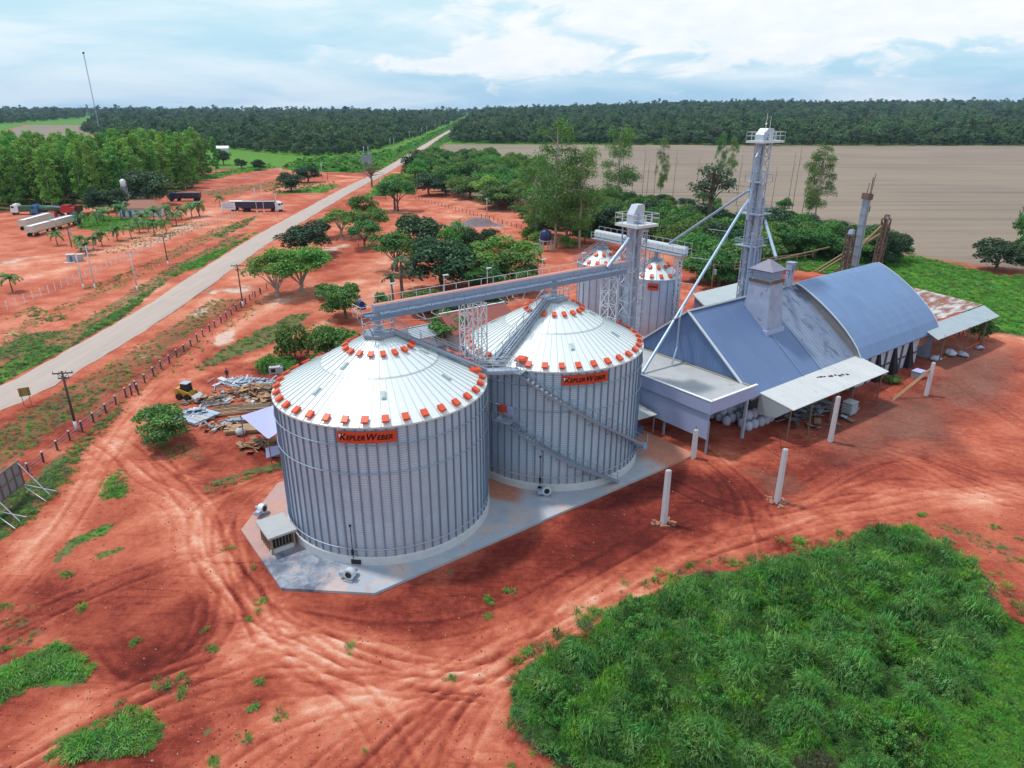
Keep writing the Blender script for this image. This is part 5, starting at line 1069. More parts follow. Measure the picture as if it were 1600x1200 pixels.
rod_heap('scrap_heap', 'tangled heap of grey metal scrap behind the column under the lean-to', 'scrap heap', PW(52.5, -12.2, 0), 5, 3, 120, [MT['galv'], MT['galvd'], MT['rust'], MT['woodd']], 1.8, 2.4, 3, PROT)
p = PW(56.5, -15.0, 0); T = thing('machine_crate', 'grey slatted machine crate behind the column in front of the lean-to', 'crate', p, PROT)
MB().box((0, 0, .9), (1.5, 1.2, 1.5)).build('body', MT['galvd'], T); mb = MB()
for z in (.4, .7, 1.0, 1.3): mb.box((0, 0, z), (1.56, 1.26, .08))
mb.box((0, 0, 1.7), (1.6, 1.3, .08)); mb.build('slats', MT['galvl'], T)
for k, (a, b, s, lb) in enumerate(((86.2, -12.4, 1.4, 'upright pale wrapped bale at the end of the vault wall'), (90.5, -12.8, 1.7, 'large white wrapped bundle under the grey end shed'), (91.6, -14.2, 1.3, 'sagging white wrapped bundle at the edge of the grey end shed'), (97.5, -14.2, 1.0, 'blue grey wrapped bundle beside the far post of the end shed'))):
    s *= .72; mb = MB(); mb.ball((0, 0, s*.36), s*.66, 10, 7, (1.45, .95, .62)); 
    for i in range(len(mb.v)): x, y, z = mb.v[i]; mb.v[i] = (x+random.uniform(-.14, .14), y+random.uniform(-.14, .14), max(0, z+random.uniform(-.13, .13)))
    tag(mb.build('wrapped_bundle', MT['bag'], None, True, PW(a, b, 0), (0, 0, k)), lb, 'bundle')
T = thing('low_crate', 'low blue grey crate on the ground beside the vault wall', 'crate', PW(76.6, -14.2, 0), PROT); MB().box((0, 0, .5), (1.6, 1.2, 1.0)).build('body', MT['galvd'], T); MB().box((0, 0, 1.03), (1.7, 1.3, .07)).build('lid', MT['tarp'], T)
# the builders' yard left of the silos
def planks(label, px, py, n, L0, w, rz, m, nz=1, gap=.05, group='timber and sheet stacks in the yard'):
    p = G(px, py); T = thing('plank_stack', label, 'plank stack', p, rz, group)
    for k in range(nz):
        for i in range(n):
            l = L0*random.uniform(.8, 1.05); MB().box((random.uniform(-.15, .15), (i-n/2)*(w+gap), .12+k*.17), (l, w, .12), rz=random.uniform(-.03, .03)).build('plank', random.choice(m), T)
gw = [MT['wood'], MT['woodd'], MT['galvd']]
planks('long weathered plank stack beside the pale blue sunshade', 392, 672, 6, 5.5, .28, .12, [MT['woodd'], MT['wood']], 3)
planks('stack of long planks behind the first, next to a leaning grey beam', 388, 655, 5, 5.0, .25, .18, gw, 2)
planks('spread of thin planks in the middle of the builders yard', 365, 640, 7, 5.5, .22, .35, [MT['wood'], MT['woodd']], 1, .25)
planks('small neat stack of pale planks near the silo roof edge', 400, 637, 6, 4.2, .2, .2, [MT['wood'], MT['woodd']], 2, .12)
planks('grey corrugated sheets stacked flat by the small tree', 318, 652, 5, 2.8, .7, -.5, [MT['galv'], MT['galvd'], MT['conc']], 2, .05)
planks('row of grey planks beside the track in the builders yard', 338, 628, 6, 3.8, .22, .45, [MT['galvd'], MT['woodd']], 1, .2)
rod_heap('sheet_heap', 'untidy heap of pale roof sheets just beyond the standing worker', 'sheet heap', G(383, 600), 4.2, 1.8, 90, [MT['galvl'], MT['galvd'], MT['galv'], MT['conc']], .7, 2.6, 5)
rod_heap('timber_heap', 'broken timber and brick heap close to the nearest silo roof edge', 'timber heap', G(408, 612), 4.4, 2.0, 170, [MT['wood'], MT['brick'], MT['woodd']], .9, 1.8, 6)
rod_heap('timber_heap', 'heap of orange broken boards between the big timber heap and the sunshade', 'timber heap', G(418, 628), 2.0, 1.0, 60, [MT['wood'], MT['brick']], .9, 1.5, 9)
rod_heap('timber_heap', 'brown brushwood heap at the foot of the pale blue sunshade', 'timber heap', G(412, 697), 2.4, 1.2, 80, [MT['wood'], MT['brick'], MT['woodd']], .7, 1.5, 7)
rod_heap('sheet_heap', 'heap of white and grey offcuts beside the small round tree', 'sheet heap', G(305, 648), 1.8, 1.6, 60, [MT['galvl'], MT['galv'], MT['galvd']], .6, 1.7, 8)
rod_heap('timber_heap', 'line of burnt branches between the loader and the offcuts', 'timber heap', G(328, 625), 3.2, .7, 40, [MT['rust'], MT['woodd'], MT['wood']], .5, 1.6, 10, .4)
rod_heap('debris_scatter', 'loose scatter of small boards and offcuts in the middle of the builders yard', 'debris', G(372, 622), 5.5, 3.0, 90, [MT['wood'], MT['brick'], MT['galv'], MT['woodd'], MT['rust']], .25, .9, 12)
rod_heap('debris_scatter', 'loose scatter of chips and sticks in front of the plank stacks', 'debris', G(352, 668), 4.0, 1.6, 60, [MT['wood'], MT['woodd'], MT['galvd'], MT['brick']], .2, .8, 13)

T = thing('block_pile', 'small block hut of grey bricks behind the broken timber', 'brick pile', G(433, 582), .2)
MB().box((0, 0, .5), (2.0, 1.6, 1.0)).build('block_course', MT['conc'], T); MB().box((-.2, 0, 1.06), (1.5, 1.7, .1)).box((1.1, .2, .9), (.8, 1.0, .1), ry=.4).build('lid', MT['concl'], T); MB().box((-.4, -.83, .6), (.6, .06, .5)).build('painted_recess', MT['black'], T)  # black plate on the front paints the shade of a recess
T = thing('cement_mixer', 'round pale cement mixer drum on the ground near the sunshade', 'mixer', G(377, 680), .5)
MB().lathe([(.2, .1), (.55, .3), (.6, .6), (.35, .95), (.22, 1.05)], 14).build('drum', MT['concl'], T, True); MB().lathe([(.2, 1.0), (.16, .9)], 10).build('mouth', MT['black'], T); MB().bar((-.6, 0, .1), (.6, 0, .1), .12).bar((0, -.6, .1), (0, .6, .1), .12).bar((.3, .3, .1), (.5, .5, 2.3), .05).build('frame', MT['galvd'], T)
# sun shade
q4 = [G(376, 650, 3.4), G(437, 630, 3.4), G(446, 668, 3.2), G(419, 686, 3.0)]
c0 = sum(q4, Vector())/4; T = thing('sunshade', 'taut pale blue tarpaulin sunshade stretched beside the nearest silo', 'sunshade', (c0.x, c0.y, 0))
ts = MB(); n = 8
for i in range(n+1):
    for j in range(n+1):
        u, v = i/n, j/n; q = q4[0].lerp(q4[1], u).lerp(q4[3].lerp(q4[2], u), v); q = q-Vector((c0.x, c0.y, 0)); ts.v.append((q.x, q.y, q.z-.5*math.sin(math.pi*u)*math.sin(math.pi*v)*.6))
for i in range(n):
    for j in range(n): k = i*(n+1)+j; ts.f.append((k, k+n+1, k+n+2, k+1))
ts.build('tarpaulin', MT['tarp'], T, True)
for q in q4: q = q-Vector((c0.x, c0.y, 0)); MB().bar((q.x, q.y, 0), (q.x, q.y, q.z+.1), .08).build('post', MT['woodd'], T)
qs = [G(415, 700, 1.3), G(440, 694, 1.3), G(441, 708, .5), G(416, 716, .4)]; c1 = sum(qs, Vector())/4
T = thing('low_tarpaulin', 'low pale blue tarpaulin sheet over boards under the sunshade', 'tarpaulin', (c1.x, c1.y, 0)); MB().slab([q-Vector((c1.x, c1.y, 0)) for q in qs], .04).build('sheet', MT['tarp'], T); MB().box((.2, .6, .5), (2.2, .6, 1.0)).build('board_box', MT['wood'], T)
# skid steer loader
T = thing('skid_loader', 'small yellow skid steer loader with black cab in the builders yard', 'loader', G(294, 622), -.25)
MB().box((-.2, 0, .75), (2.2, 1.1, .7)).box((-1.15, 0, .95), (.5, 1.3, 1.0)).build('body', MT['yellow'], T); MB().box((0, 0, 1.62), (1.1, 1.05, 1.05), taper=.9).build('cab', MT['black'], T); MB().box((0, 0, 2.2), (1.15, 1.1, .08)).build('cab_roof', MT['galv'], T)
for x in (-.75, .5):
    for y in (-.75, .75): MB().tube((x, y-.15, .42), (x, y+.15, .42), .42, n=14).build('wheel', MT['black'], T)
for y in (-.68, .68): MB().bar((-1.1, y, 1.5), (.9, y, .95), .14, .22).bar((.9, y, .95), (1.35, y, .4), .14, .2).build('lift_arm', MT['yellow'], T)
MB().add([(1.3, -.85, .1), (1.3, .85, .1), (1.3, .85, .75), (1.3, -.85, .75), (2.0, -.85, .08), (2.0, .85, .08), (1.85, .85, .3), (1.85, -.85, .3)], [(0, 1, 2, 3), (0, 4, 5, 1), (0, 3, 7, 4), (1, 5, 6, 2), (4, 7, 6, 5), (3, 2, 6, 7)]).build('bucket', MT['concl'], T)
# the standing worker: one skinned body, clothes as children
def worker(label, loc, rz, cm='cloth'):
    T = thing('person', label, 'person', loc, rz)
    V = [(0, 0, .92), (0, 0, 1.18), (0, .01, 1.42), (0, .02, 1.50), (0, .03, 1.58), (0, .04, 1.70), (.10, 0, .88), (.12, .02, .48), (.13, 0, .08), (.13, .12, .04), (-.10, 0, .88), (-.12, .02, .48), (-.13, 0, .08), (-.13, .12, .04), (.19, 0, 1.40), (.25, -.02, 1.13), (.26, .08, .90), (.27, .12, .82), (-.19, 0, 1.40), (-.25, -.02, 1.13), (-.26, .08, .90), (-.27, .12, .82)]
    E = [(0, 1), (1, 2), (2, 3), (3, 4), (4, 5), (0, 6), (6, 7), (7, 8), (8, 9), (0, 10), (10, 11), (11, 12), (12, 13), (2, 14), (14, 15), (15, 16), (16, 17), (2, 18), (18, 19), (19, 20), (20, 21)]
    Rd = [.135, .13, .14, .06, .075, .085, .095, .065, .045, .035, .095, .065, .045, .035, .06, .045, .035, .03, .06, .045, .035, .03]
    me = bpy.data.meshes.new('body'); me.from_pydata(V, E, []); ob = bpy.data.objects.new('body', me); COL.objects.link(ob)
    md = ob.modifiers.new('s', 'SKIN'); 
    if not me.skin_vertices: me.skin_vertices.new() if hasattr(me.skin_vertices, 'new') else None
    for v, r in zip(me.skin_vertices[0].data, Rd): v.radius = (r, r)
    me.skin_vertices[0].data[0].use_root = True; s2 = ob.modifiers.new('u', 'SUBSURF'); s2.levels = 1; s2.render_levels = 1
    bpy.context.view_layer.update(); m2 = bpy.data.meshes.new_from_object(ob.evaluated_get(bpy.context.evaluated_depsgraph_get())); bpy.data.objects.remove(ob)
    m2.name = 'body'; m2.materials.clear(); m2.materials.append(MT['skin']); m2.materials.append(MT[cm]); m2.materials.append(MT['jeans']); m2.shade_smooth()
    for pl in m2.polygons:
        z = sum(m2.vertices[i].co.z for i in pl.vertices)/len(pl.vertices); x = abs(sum(m2.vertices[i].co.x for i in pl.vertices)/len(pl.vertices))
        pl.material_index = 1 if (.90 < z < 1.47 and not (x > .2 and z < 1.1)) else (2 if z < .92 and x < .22 and z > .07 else 0)
    link('body', m2, None, T)
    MB().ball((0, .03, 1.77), .095, 10, 7, (1, 1.1, .8)).build('cap', MT[cm], T, True)
MT['jeans'] = mat('dark_trousers', (.05, .055, .075), .85)
worker('worker in dark navy clothes standing beside the heap of roof sheets', G(356, 594), .6)
# trucks
def truck(name, label, loc, rz, cabm, beds, cat='truck', bedcol=None, high=1.0, s=1.0, group=None):
    T = thing(name, label, cat, loc, rz, group); T.scale = (s,)*3
    c = MB(); c.box((0, 0, 1.9), (2.1, 2.45, 2.3)); c.add([(1.05, -1.2, .8), (1.45, -1.15, .8), (1.45, 1.15, .8), (1.05, 1.2, .8), (1.05, -1.2, 2.2), (1.35, -1.1, 2.0), (1.35, 1.1, 2.0), (1.05, 1.2, 2.2)], [(0, 1, 5, 4), (1, 2, 6, 5), (2, 3, 7, 6), (4, 5, 6, 7)]); c.box((-.2, 0, 3.2), (1.4, 2.2, .5), taper=.8); c.build('cab', cabm, T)
    MB().box((1.07, 0, 2.6), (.06, 2.1, .75)).box((.5, 1.235, 2.45), (.8, .04, .6)).box((.5, -1.235, 2.45), (.8, .04, .6)).build('window', MT['glass'], T)
    MB().box((1.47, 0, .75), (.12, 2.4, .35)).build('bumper', MT['galvl'], T)
    w_ = MB().tube((0, -.16, 0), (0, .16, 0), .5, n=12).mesh('wheel'); xs = [.5]
    x = -1.4
    for (ln, h, m, kind) in beds:
        MB().box((x-ln/2, 0, 1.05), (ln, 1.0, .25)).build('chassis', MT['black'], T)
        if kind == 'grain':
            b = MB(); b.add([(x, -1.2, 1.25), (x-ln, -1.2, 1.25), (x-ln, 1.2, 1.25), (x, 1.2, 1.25), (x, -1.3, 1.25+h), (x-ln, -1.3, 1.25+h), (x-ln, 1.3, 1.25+h), (x, 1.3, 1.25+h)], [(0, 1, 5, 4), (1, 2, 6, 5), (2, 3, 7, 6), (3, 0, 4, 7), (0, 3, 2, 1)])
            k = int(ln/1.2)
            for i in range(k+1): 
                for e in (-1.29, 1.29): b.box((x-ln*i/k, e, 1.25+h/2), (.1, .1, h))
            b.build('hopper_body', m, T); MB().box((x-ln/2, 0, 1.25+h-.12), (ln-.2, 2.4, .1)).build('load_cover', MT['white'] if bedcol is None else bedcol, T); MB().bar((x, -1.32, 1.3+h), (x-ln, -1.32, 1.3+h), .12).bar((x, 1.32, 1.3+h), (x-ln, 1.32, 1.3+h), .12).build('top_rail', MT['galvd'], T)
        elif kind == 'tank':
            b = MB(); b.tube((x, 0, 2.2), (x-ln, 0, 2.2), .95, n=16); b.build('tank', m, T, True)
        else:
            MB().box((x-ln/2, 0, 1.25+h/2), (ln, 2.5, h)).build('cargo_box', m, T)
        xs += [x-ln+.9, x-ln+2.1]+([x-.9] if ln > 7 else []); x -= ln+.7
    for xx in xs:
        for y in (-1.05, 1.05): link('wheel', w_, MT['black'], T, (xx, y, .5))
    return T
cream = mat('cream_hopper_paint', (.60, .56, .48), .6, 0, .15, .5, 0, (.35, .30, .24), .1); dgrey = mat('dark_trailer_sides', (.04, .045, .075), .5, 0, .2, .5)
def between(pa, pb): a, b = G(*pa), G(*pb); d = (b-a); return a, b, math.atan2(d.y, d.x), d.length
a, b, r, l = between((42, 372), (119, 350)); truck('grain_truck', 'blue cab road train with two cream grain hoppers in the left yard', b, r, MT['dkblue'], [((l-4)/2, 1.9, cream, 'grain'), ((l-4)/2, 1.9, cream, 'grain')], s=1.0)
a, b, r, l = between((30, 362), (84, 346)); truck('grain_truck', 'red cab grain truck with white cover parked behind the cream road train', b, r, MT['red'], [(max(l-4, 11), 1.9, cream, 'grain')])
truck('flatbed_truck', 'old green truck with white cab at the edge of the grove', G(28, 335), math.pi+.1, MT['white'], [(5.5, 1.5, MT['green'], 'box')], s=1.1); truck('tank_truck', 'light blue truck with a dark green tank at the edge of the grove', G(60, 336), math.pi-.1, MT['blue'], [(6.5, 1.6, MT['green'], 'tank')], s=1.1)
T = thing('combine_harvester', 'red combine harvester parked beside the old trucks at the grove', 'harvester', G(112, 338), math.pi-.1)
MB().box((0, 0, 2.3), (5.5, 2.8, 1.9)).box((1.0, 0, 3.5), (2.4, 2.4, .9)).build('body', MT['red'], T); MB().box((-3.4, 0, 2.9), (1.7, 1.9, 1.9)).build('cab', MT['glass'], T); MB().box((-3.4, 0, 3.9), (1.9, 2.1, .15)).build('cab_roof', MT['red'], T); MB().box((-5.0, 0, .8), (1.4, 5.0, .9)).build('header', MT['red'], T); MB().bar((2.6, .9, 3.2), (6.5, 1.2, 3.6), .35).build('unloading_auger', MT['galvd'], T)
for x, rr_ in ((-2.2, 1.0), (2.0, .65)):
    for y in (-1.6, 1.6): MB().tube((x, y-.3, rr_), (x, y+.3, rr_), rr_, n=14).build('wheel', MT['black'], T)
truck('box_truck', 'dark blue truck with a long dark body near the tree beside the house', G(271, 314), math.pi+.12, MT['dkblue'], [(9.5, 2.0, dgrey, 'grain')], bedcol=MT['wood'])
truck('semi_trailer_truck', 'white cab truck with long dark trailer behind the three grey poles', G(437, 330), .05, MT['white'], [(11.5, 2.2, dgrey, 'grain')], s=1.05)
T = thing('parked_trailer', 'dark trailer standing without a cab behind the white notice board', 'trailer', G(376, 329), .05); MB().box((0, 0, 2.3), (7.5, 2.5, 2.2)).build('body', dgrey, T); MB().box((0, 0, 3.45), (7.7, 2.7, .12)).build('cover', MT['white'], T)
for x in (-2.6, -1.4, 2.6):
    for y in (-1.05, 1.05): MB().tube((x, y-.16, .5), (x, y+.16, .5), .5, n=12).build('wheel', MT['black'], T)
# houses
def house(name, label, p, rz, lx, ly, hw, hr, rm, wm, hip=True, wins=(), door=None, ov=.6):
    T = thing(name, label, 'house', p, rz); MB().box((0, 0, hw/2), (lx, ly, hw)).build('wall', wm, T)
    x, y = lx/2+ov, ly/2+ov; k = y*.85 if hip else 0
    r = MB(); r.add([(-x, -y, hw-.1), (x, -y, hw-.1), (x, y, hw-.1), (-x, y, hw-.1), (-x+k, 0, hw+hr), (x-k, 0, hw+hr)], [(0, 1, 5, 4), (1, 2, 5), (2, 3, 4, 5), (3, 0, 4), (3, 2, 1, 0)]); ro = r.build('roof', rm, T)
    MB().bar((-x+k, 0, hw+hr+.03), (x-k, 0, hw+hr+.03), .3, .12).build('ridge', MT['white'] if name == 'tiled_house' else rm, ro)
    for (wx, w, m) in wins:
        f = MB().box((wx, -ly/2-.03, hw*.55), (w, .08, 1.1)).build('window', MT['white'], T); MB().box((wx, -ly/2-.08, hw*.55), (w-.15, .04, .95)).build('pane', MT['glass'], f)
    for dx in (door or ()): MB().box((dx, -ly/2-.04, 1.05), (.95, .08, 2.1)).build('door', MT['blue'], T)
    return T
house('roadside_house', 'white house with red hipped roof and blue door on the lawn', G(226, 336), .12, 14, 8, 3.0, 2.4, MT['tile'], MT['house'], True, [(-1.0, 1.4, 0), (2.2, 1.4, 0), (4.6, 1.4, 0)], [-3.2, -5.4])
a = (G(672, 516, 3)+G(775, 492, 3))/2; house('tiled_house', 'red tiled house half hidden between the large silos', (-6.5, 111.0, 0), .62, 11.5, 8, 2.8, 2.3, mat('dark_red_tiles', (.26, .085, .07), .8, 0, .25, 3, .2), MT['conc'], False, [(-2, 1.3, 0)], [1.5])
house('grey_house', 'low grey roofed outbuilding left of the red tiled house', (-14.2, 107.5, 0), .62, 5.5, 5, 2.3, .9, MT['rgrey'], MT['house'], False)
house('white_shed', 'tiny white shed far away at the forest edge', G(349, 238), .2, 9, 6, 3.5, 1.8, MT['white'], MT['house'], False)
# water towers
T = thing('water_tower', 'white water tank on a slim stand behind the lawn house', 'water tower', G(200, 325)); MB().lattice((0, 0), 1.5, 1.5, 0, 8, 2, .1).build('stand', MT['galv'], T); MB().lathe([(.8, 8), (1.0, 8.2), (1.05, 10.2), (.3, 10.7)], 16, caps=True).build('tank', MT['white'], T, True)
T = thing('water_tower', 'dark blue water tank on four posts among the trees', 'water tower', G(852, 392), .3); MB().lathe([(1.35, 2.9), (1.5, 3.1), (1.45, 5.2), (.4, 5.7)], 16, caps=True).build('tank', MT['dkblue'], T, True)
for x in (-1.1, 1.1):
    for y in (-1.1, 1.1): MB().box((x, y, 1.4), (.3, .3, 2.8)).build('post', MT['conc'], T)
MB().box((0, 0, 2.8), (2.9, 2.9, .18)).build('platform', MT['conc'], T); MB().box((-3.2, -1.0, 1.1), (2.6, 1.6, 2.2)).build('pump_box', MT['galv'], T)
# gravel pile, far mast, folk under the tree
mb = MB(); n = 40
for i in range(n+1):
    for j in range(n+1):
        x, y = (i/n-.5)*17, (j/n-.5)*11; h = max(0, 2.6*math.exp(-((x+1)/4)**2-(y/2.6)**2)+1.6*math.exp(-((x-3.5)/2.4)**2-((y+.5)/2)**2)+.25*(random.random()-.5)-.12); mb.v.append((x, y, h-.03))
for i in range(n):
    for j in range(n): k = i*(n+1)+j; mb.f.append((k, k+n+1, k+n+2, k+1))
tag(mb.build('gravel_pile', MT['gravel'], None, True, G(745, 352), (0, 0, .2)), 'grey gravel pile on the pinkish clearing before the thicket', 'gravel pile')
T = thing('radio_mast', 'tall thin red and white radio mast on the left horizon', 'mast', (-616, 1100, 8)); MB().lattice((0, 0), .9, .9, 0, 98, 4, .08, top=(.7, .7)).build('lattice', mat('mast_paint', (.50, .44, .46), .6), T); MB().ball((0, 0, 100), 1.6, 10, 8).build('beacon_drum', MT['dkblue'], T)
p = G(560, 386); worker('person in pale clothes standing under the roadside trees', p, 2.0, 'white')
# ---------------------------------------------------------------- vegetation
def quads_mesh(name, C, Nn, S, T_, A=None, bend=0.0):
    """leaf cards: centres C, normals Nn, size S (n,), tone T_, aspect A"""
    n = len(C); r = rng.normal(size=(n, 3)); u = np.cross(Nn, r); u /= np.linalg.norm(u, axis=1, keepdims=True)+1e-9; v = np.cross(Nn, u)
    a = S[:, None]*.5; b = a*(A if A is not None else 1.0)
    P = np.stack([C-u*a*.55-v*b*.2, C-v*b, C+u*a-v*b*.1+Nn*a*.25, C+v*b+u*a*.1], 1).reshape(-1, 3)
    me = bpy.data.meshes.new(name); me.vertices.add(4*n); me.vertices.foreach_set('co', P.ravel().astype(np.float32)); me.loops.add(4*n); me.polygons.add(n)
    me.loops.foreach_set('vertex_index', np.arange(4*n, dtype=np.int32)); me.polygons.foreach_set('loop_start', np.arange(0, 4*n, 4, dtype=np.int32)); me.polygons.foreach_set('loop_total', np.full(n, 4, np.int32))
    at = me.attributes.new('tone', 'FLOAT', 'POINT'); at.data.foreach_set('value', np.repeat(np.clip(T_, 0, 1), 4).astype(np.float32)); me.update(); return me
def crown(name, clumps, n, leaf, m, flat=.5, shell=.75, aspect=.7):
    cl = np.array([c[:3] for c in clumps], float); cr = np.array([c[3] for c in clumps], float); sq = np.array([c[4] if len(c) > 4 else .75 for c in clumps])
    w = cr**2; k = rng.choice(len(cl), n, p=w/w.sum())
    d = rng.normal(size=(n, 3)); d /= np.linalg.norm(d, axis=1, keepdims=True); d[:, 2] = np.where(d[:, 2] < -.35, -d[:, 2]*.6, d[:, 2])
    rad = cr[k]*(shell+(1-shell)*rng.random(n)**.5*1.25-.18*rng.random(n))
    C = cl[k]+d*rad[:, None]*np.stack([np.ones(n), np.ones(n), sq[k]], 1)
    Nn = d*.7+rng.normal(size=(n, 3))*.55+np.array([0, 0, flat]); Nn /= np.linalg.norm(Nn, axis=1, keepdims=True)
    ct = rng.random(len(cl)); T_ = ct[k]*.55+rng.random(n)*.45
    me = quads_mesh(name, C, Nn, leaf*(.6+.8*rng.random(n)), T_, aspect); me.materials.append(m); return me
LM = dict(dark=leaf_mat('dark_mango_leaves', (.026, .062, .024), (.065, .13, .04), .2, .2), mid=leaf_mat('green_leaves', (.05, .13, .024), (.135, .28, .045), .25, .22), bright=leaf_mat('bright_acacia_leaves', (.08, .20, .026), (.19, .40, .05), .3, .18),
          euc=leaf_mat('eucalyptus_leaves', (.065, .16, .03), (.17, .34, .065), .3, .16), pale=leaf_mat('grey_green_leaves', (.07, .10, .055), (.16, .20, .10), .25, .2), palm=leaf_mat('palm_fronds', (.055, .14, .03), (.15, .29, .06), .25, .2), forest=leaf_mat('forest_leaves', (.034, .08, .028), (.115, .195, .055), .2, .5),
          weed=leaf_mat('weed_leaves', (.055, .17, .03), (.19, .43, .09), .3, .5), weed2=leaf_mat('dark_weed_leaves', (.042, .13, .024), (.14, .32, .06), .3, .5), grove=leaf_mat('grove_leaves', (.11, .26, .03), (.27, .50, .08), .35, .2), lush=leaf_mat('lush_grass', (.075, .235, .022), (.19, .46, .05), .35, .4), dry=leaf_mat('dry_grass', (.08, .10, .04), (.19, .20, .095), .3, .3))
def trunk(name, h, r, limbs, m, lean=(0, 0)):
    mb = MB(); top = Vector((lean[0], lean[1], h)); k = 4
    pts = [Vector((0, 0, -.1)).lerp(top, i/k)+Vector((random.uniform(-1, 1)*r*.5, random.uniform(-1, 1)*r*.5, 0))*(i not in (0,)) for i in range(k+1)]
    for i in range(k): mb.tube(pts[i], pts[i+1], r*(1.25-.7*i/k), r*(1.25-.7*(i+1)/k), 7, False)
    for l in limbs:
        l = Vector(l); f = random.uniform(.5, .95); s = pts[0].lerp(top, f); m2 = s.lerp(l, .5)+Vector((0, 0, .12*(l-s).length)); mb.tube(s, m2, r*.42, r*.26, 5, False).tube(m2, l, r*.26, r*.1, 5, False)
    return mb.mesh(name, True)
def dome(n, rx, rz, zc, cr, seed, low=-.2, jit=.25):
    rr = random.Random(seed); out = []
    while len(out) < n:
        a = rr.uniform(0, 6.283); z = rr.uniform(low, 1); q = math.sqrt(max(0, 1-z*z)); f = rr.uniform(.55, 1)*(1+rr.uniform(-jit, jit)*.6)
        out.append((rx*q*f*math.cos(a), rx*q*f*math.sin(a), zc+rz*z*f, cr*rr.uniform(.65, 1.25), .75))
    return out
KIND = {}
def kind(nm, i, h, w, cm, tm): KIND.setdefault(nm, []).append((h, w, cm, tm))
for i in range(3):
    c = dome(34, 2.6, 2.5, 2.9, 1.15, i, -.65); kind('round', i, 5.9, 6.3, crown('crown', c, 7000, .34, LM['dark']), (trunk('trunk', 2.6, .2, [p[:3] for p in c[:6]], MT['trunk']), MT['trunk']))
    c = dome(32, 2.7, 2.3, 2.8, 1.1, 50+i, -.6, .35); kind('leafy', i, 5.5, 6.4, crown('crown', c, 6500, .34, LM['mid']), (trunk('trunk', 2.4, .2, [p[:3] for p in c[:7]], MT['trunk']), MT['trunk']))
    c = dome(32, 3.4, 1.7, 3.5, 1.05, 10+i, -.25); c += [(random.uniform(-2.5, 2.5), random.uniform(-2.5, 2.5), 3.0, .8) for _ in range(6)]
    kind('spread', i, 5.6, 7.6, crown('crown', c, 6500, .29, LM['bright'], .9, .5), (trunk('trunk', 1.6, .2, [p[:3] for p in c[:12]], MT['trunkl']), MT['trunkl']))
    c = dome(32, 3.5, 1.8, 3.4, 1.05, 30+i, -.3); kind('spreaddark', i, 5.6, 7.7, crown('crown', c, 6000, .32, LM['mid'], .9, .5), (trunk('trunk', 1.8, .22, [p[:3] for p in c[:12]], MT['trunk']), MT['trunk']))
    rr = random.Random(20+i); c = []
    for _ in range(62): z = rr.uniform(4.0, 19.5); q = (1-abs((z-11.5)/9.5)**2)*4.4+.4; a = rr.uniform(0, 6.3); c.append((q*math.cos(a)*rr.uniform(.2, 1), q*math.sin(a)*rr.uniform(.2, 1), z, rr.uniform(.9, 1.75), 1.15))
    kind('euc', i, 20.8, 10.5, crown('crown', c, 11000, .36, LM['euc'], .1, .35, .5), (trunk('trunk', 19, .2, [p[:3] for p in c[:14]], MT['trunkl']), MT['trunkl']))
    c = []
    for _ in range(54): z = rr.uniform(2.5, 23); q = 2.7*min(1, (24.2-z)/6)*min(1, z/8+.35); a = rr.uniform(0, 6.3); c.append((q*math.cos(a)*rr.uniform(.2, 1), q*math.sin(a)*rr.uniform(.2, 1), z, rr.uniform(.8, 1.35), 1.1))
    kind('grove', i, 24.3, 6.4, crown('crown', c, 3600, .75, LM['grove'], .15, .4, .6), (trunk('trunk', 21, .17, [], MT['trunkl']), MT['trunkl']))
    c = dome(20, 1.5, 1.1, .9, .75, 70+i, -.5); kind('shrub', i, 2.4, 4.0, crown('crown', c, 1500, .32, LM['mid']), (trunk('trunk', .9, .08, [p[:3] for p in c[:8]], MT['trunk']), MT['trunk']))
    c = dome(20, 1.5, 1.1, .9, .75, 90+i, -.5); kind('brightshrub', i, 2.4, 4.0, crown('crown', c, 1500, .30, LM['bright']), (trunk('trunk', .9, .08, [p[:3] for p in c[:8]], MT['trunk']), MT['trunk']))
c = dome(26, 4.0, 4.5, 9.5, 1.2, 44, -.4); kind('ragged', 0, 15, 10, crown('crown', c, 1700, .5, LM['pale'], .3, .35), (trunk('trunk', 12, .45, [p[:3] for p in c], MT['rust']), MT['rust']))
c = [(random.uniform(-3, 3), random.uniform(-3, 3), random.uniform(3, 8), .9) for _ in range(34)]
kind('bare', 0, 8.8, 7.5, crown('crown', c, 260, .3, LM['pale'], .3, .2), (trunk('trunk', 4.5, .25, [p[:3] for p in c], MT['woodd']), MT['woodd']))
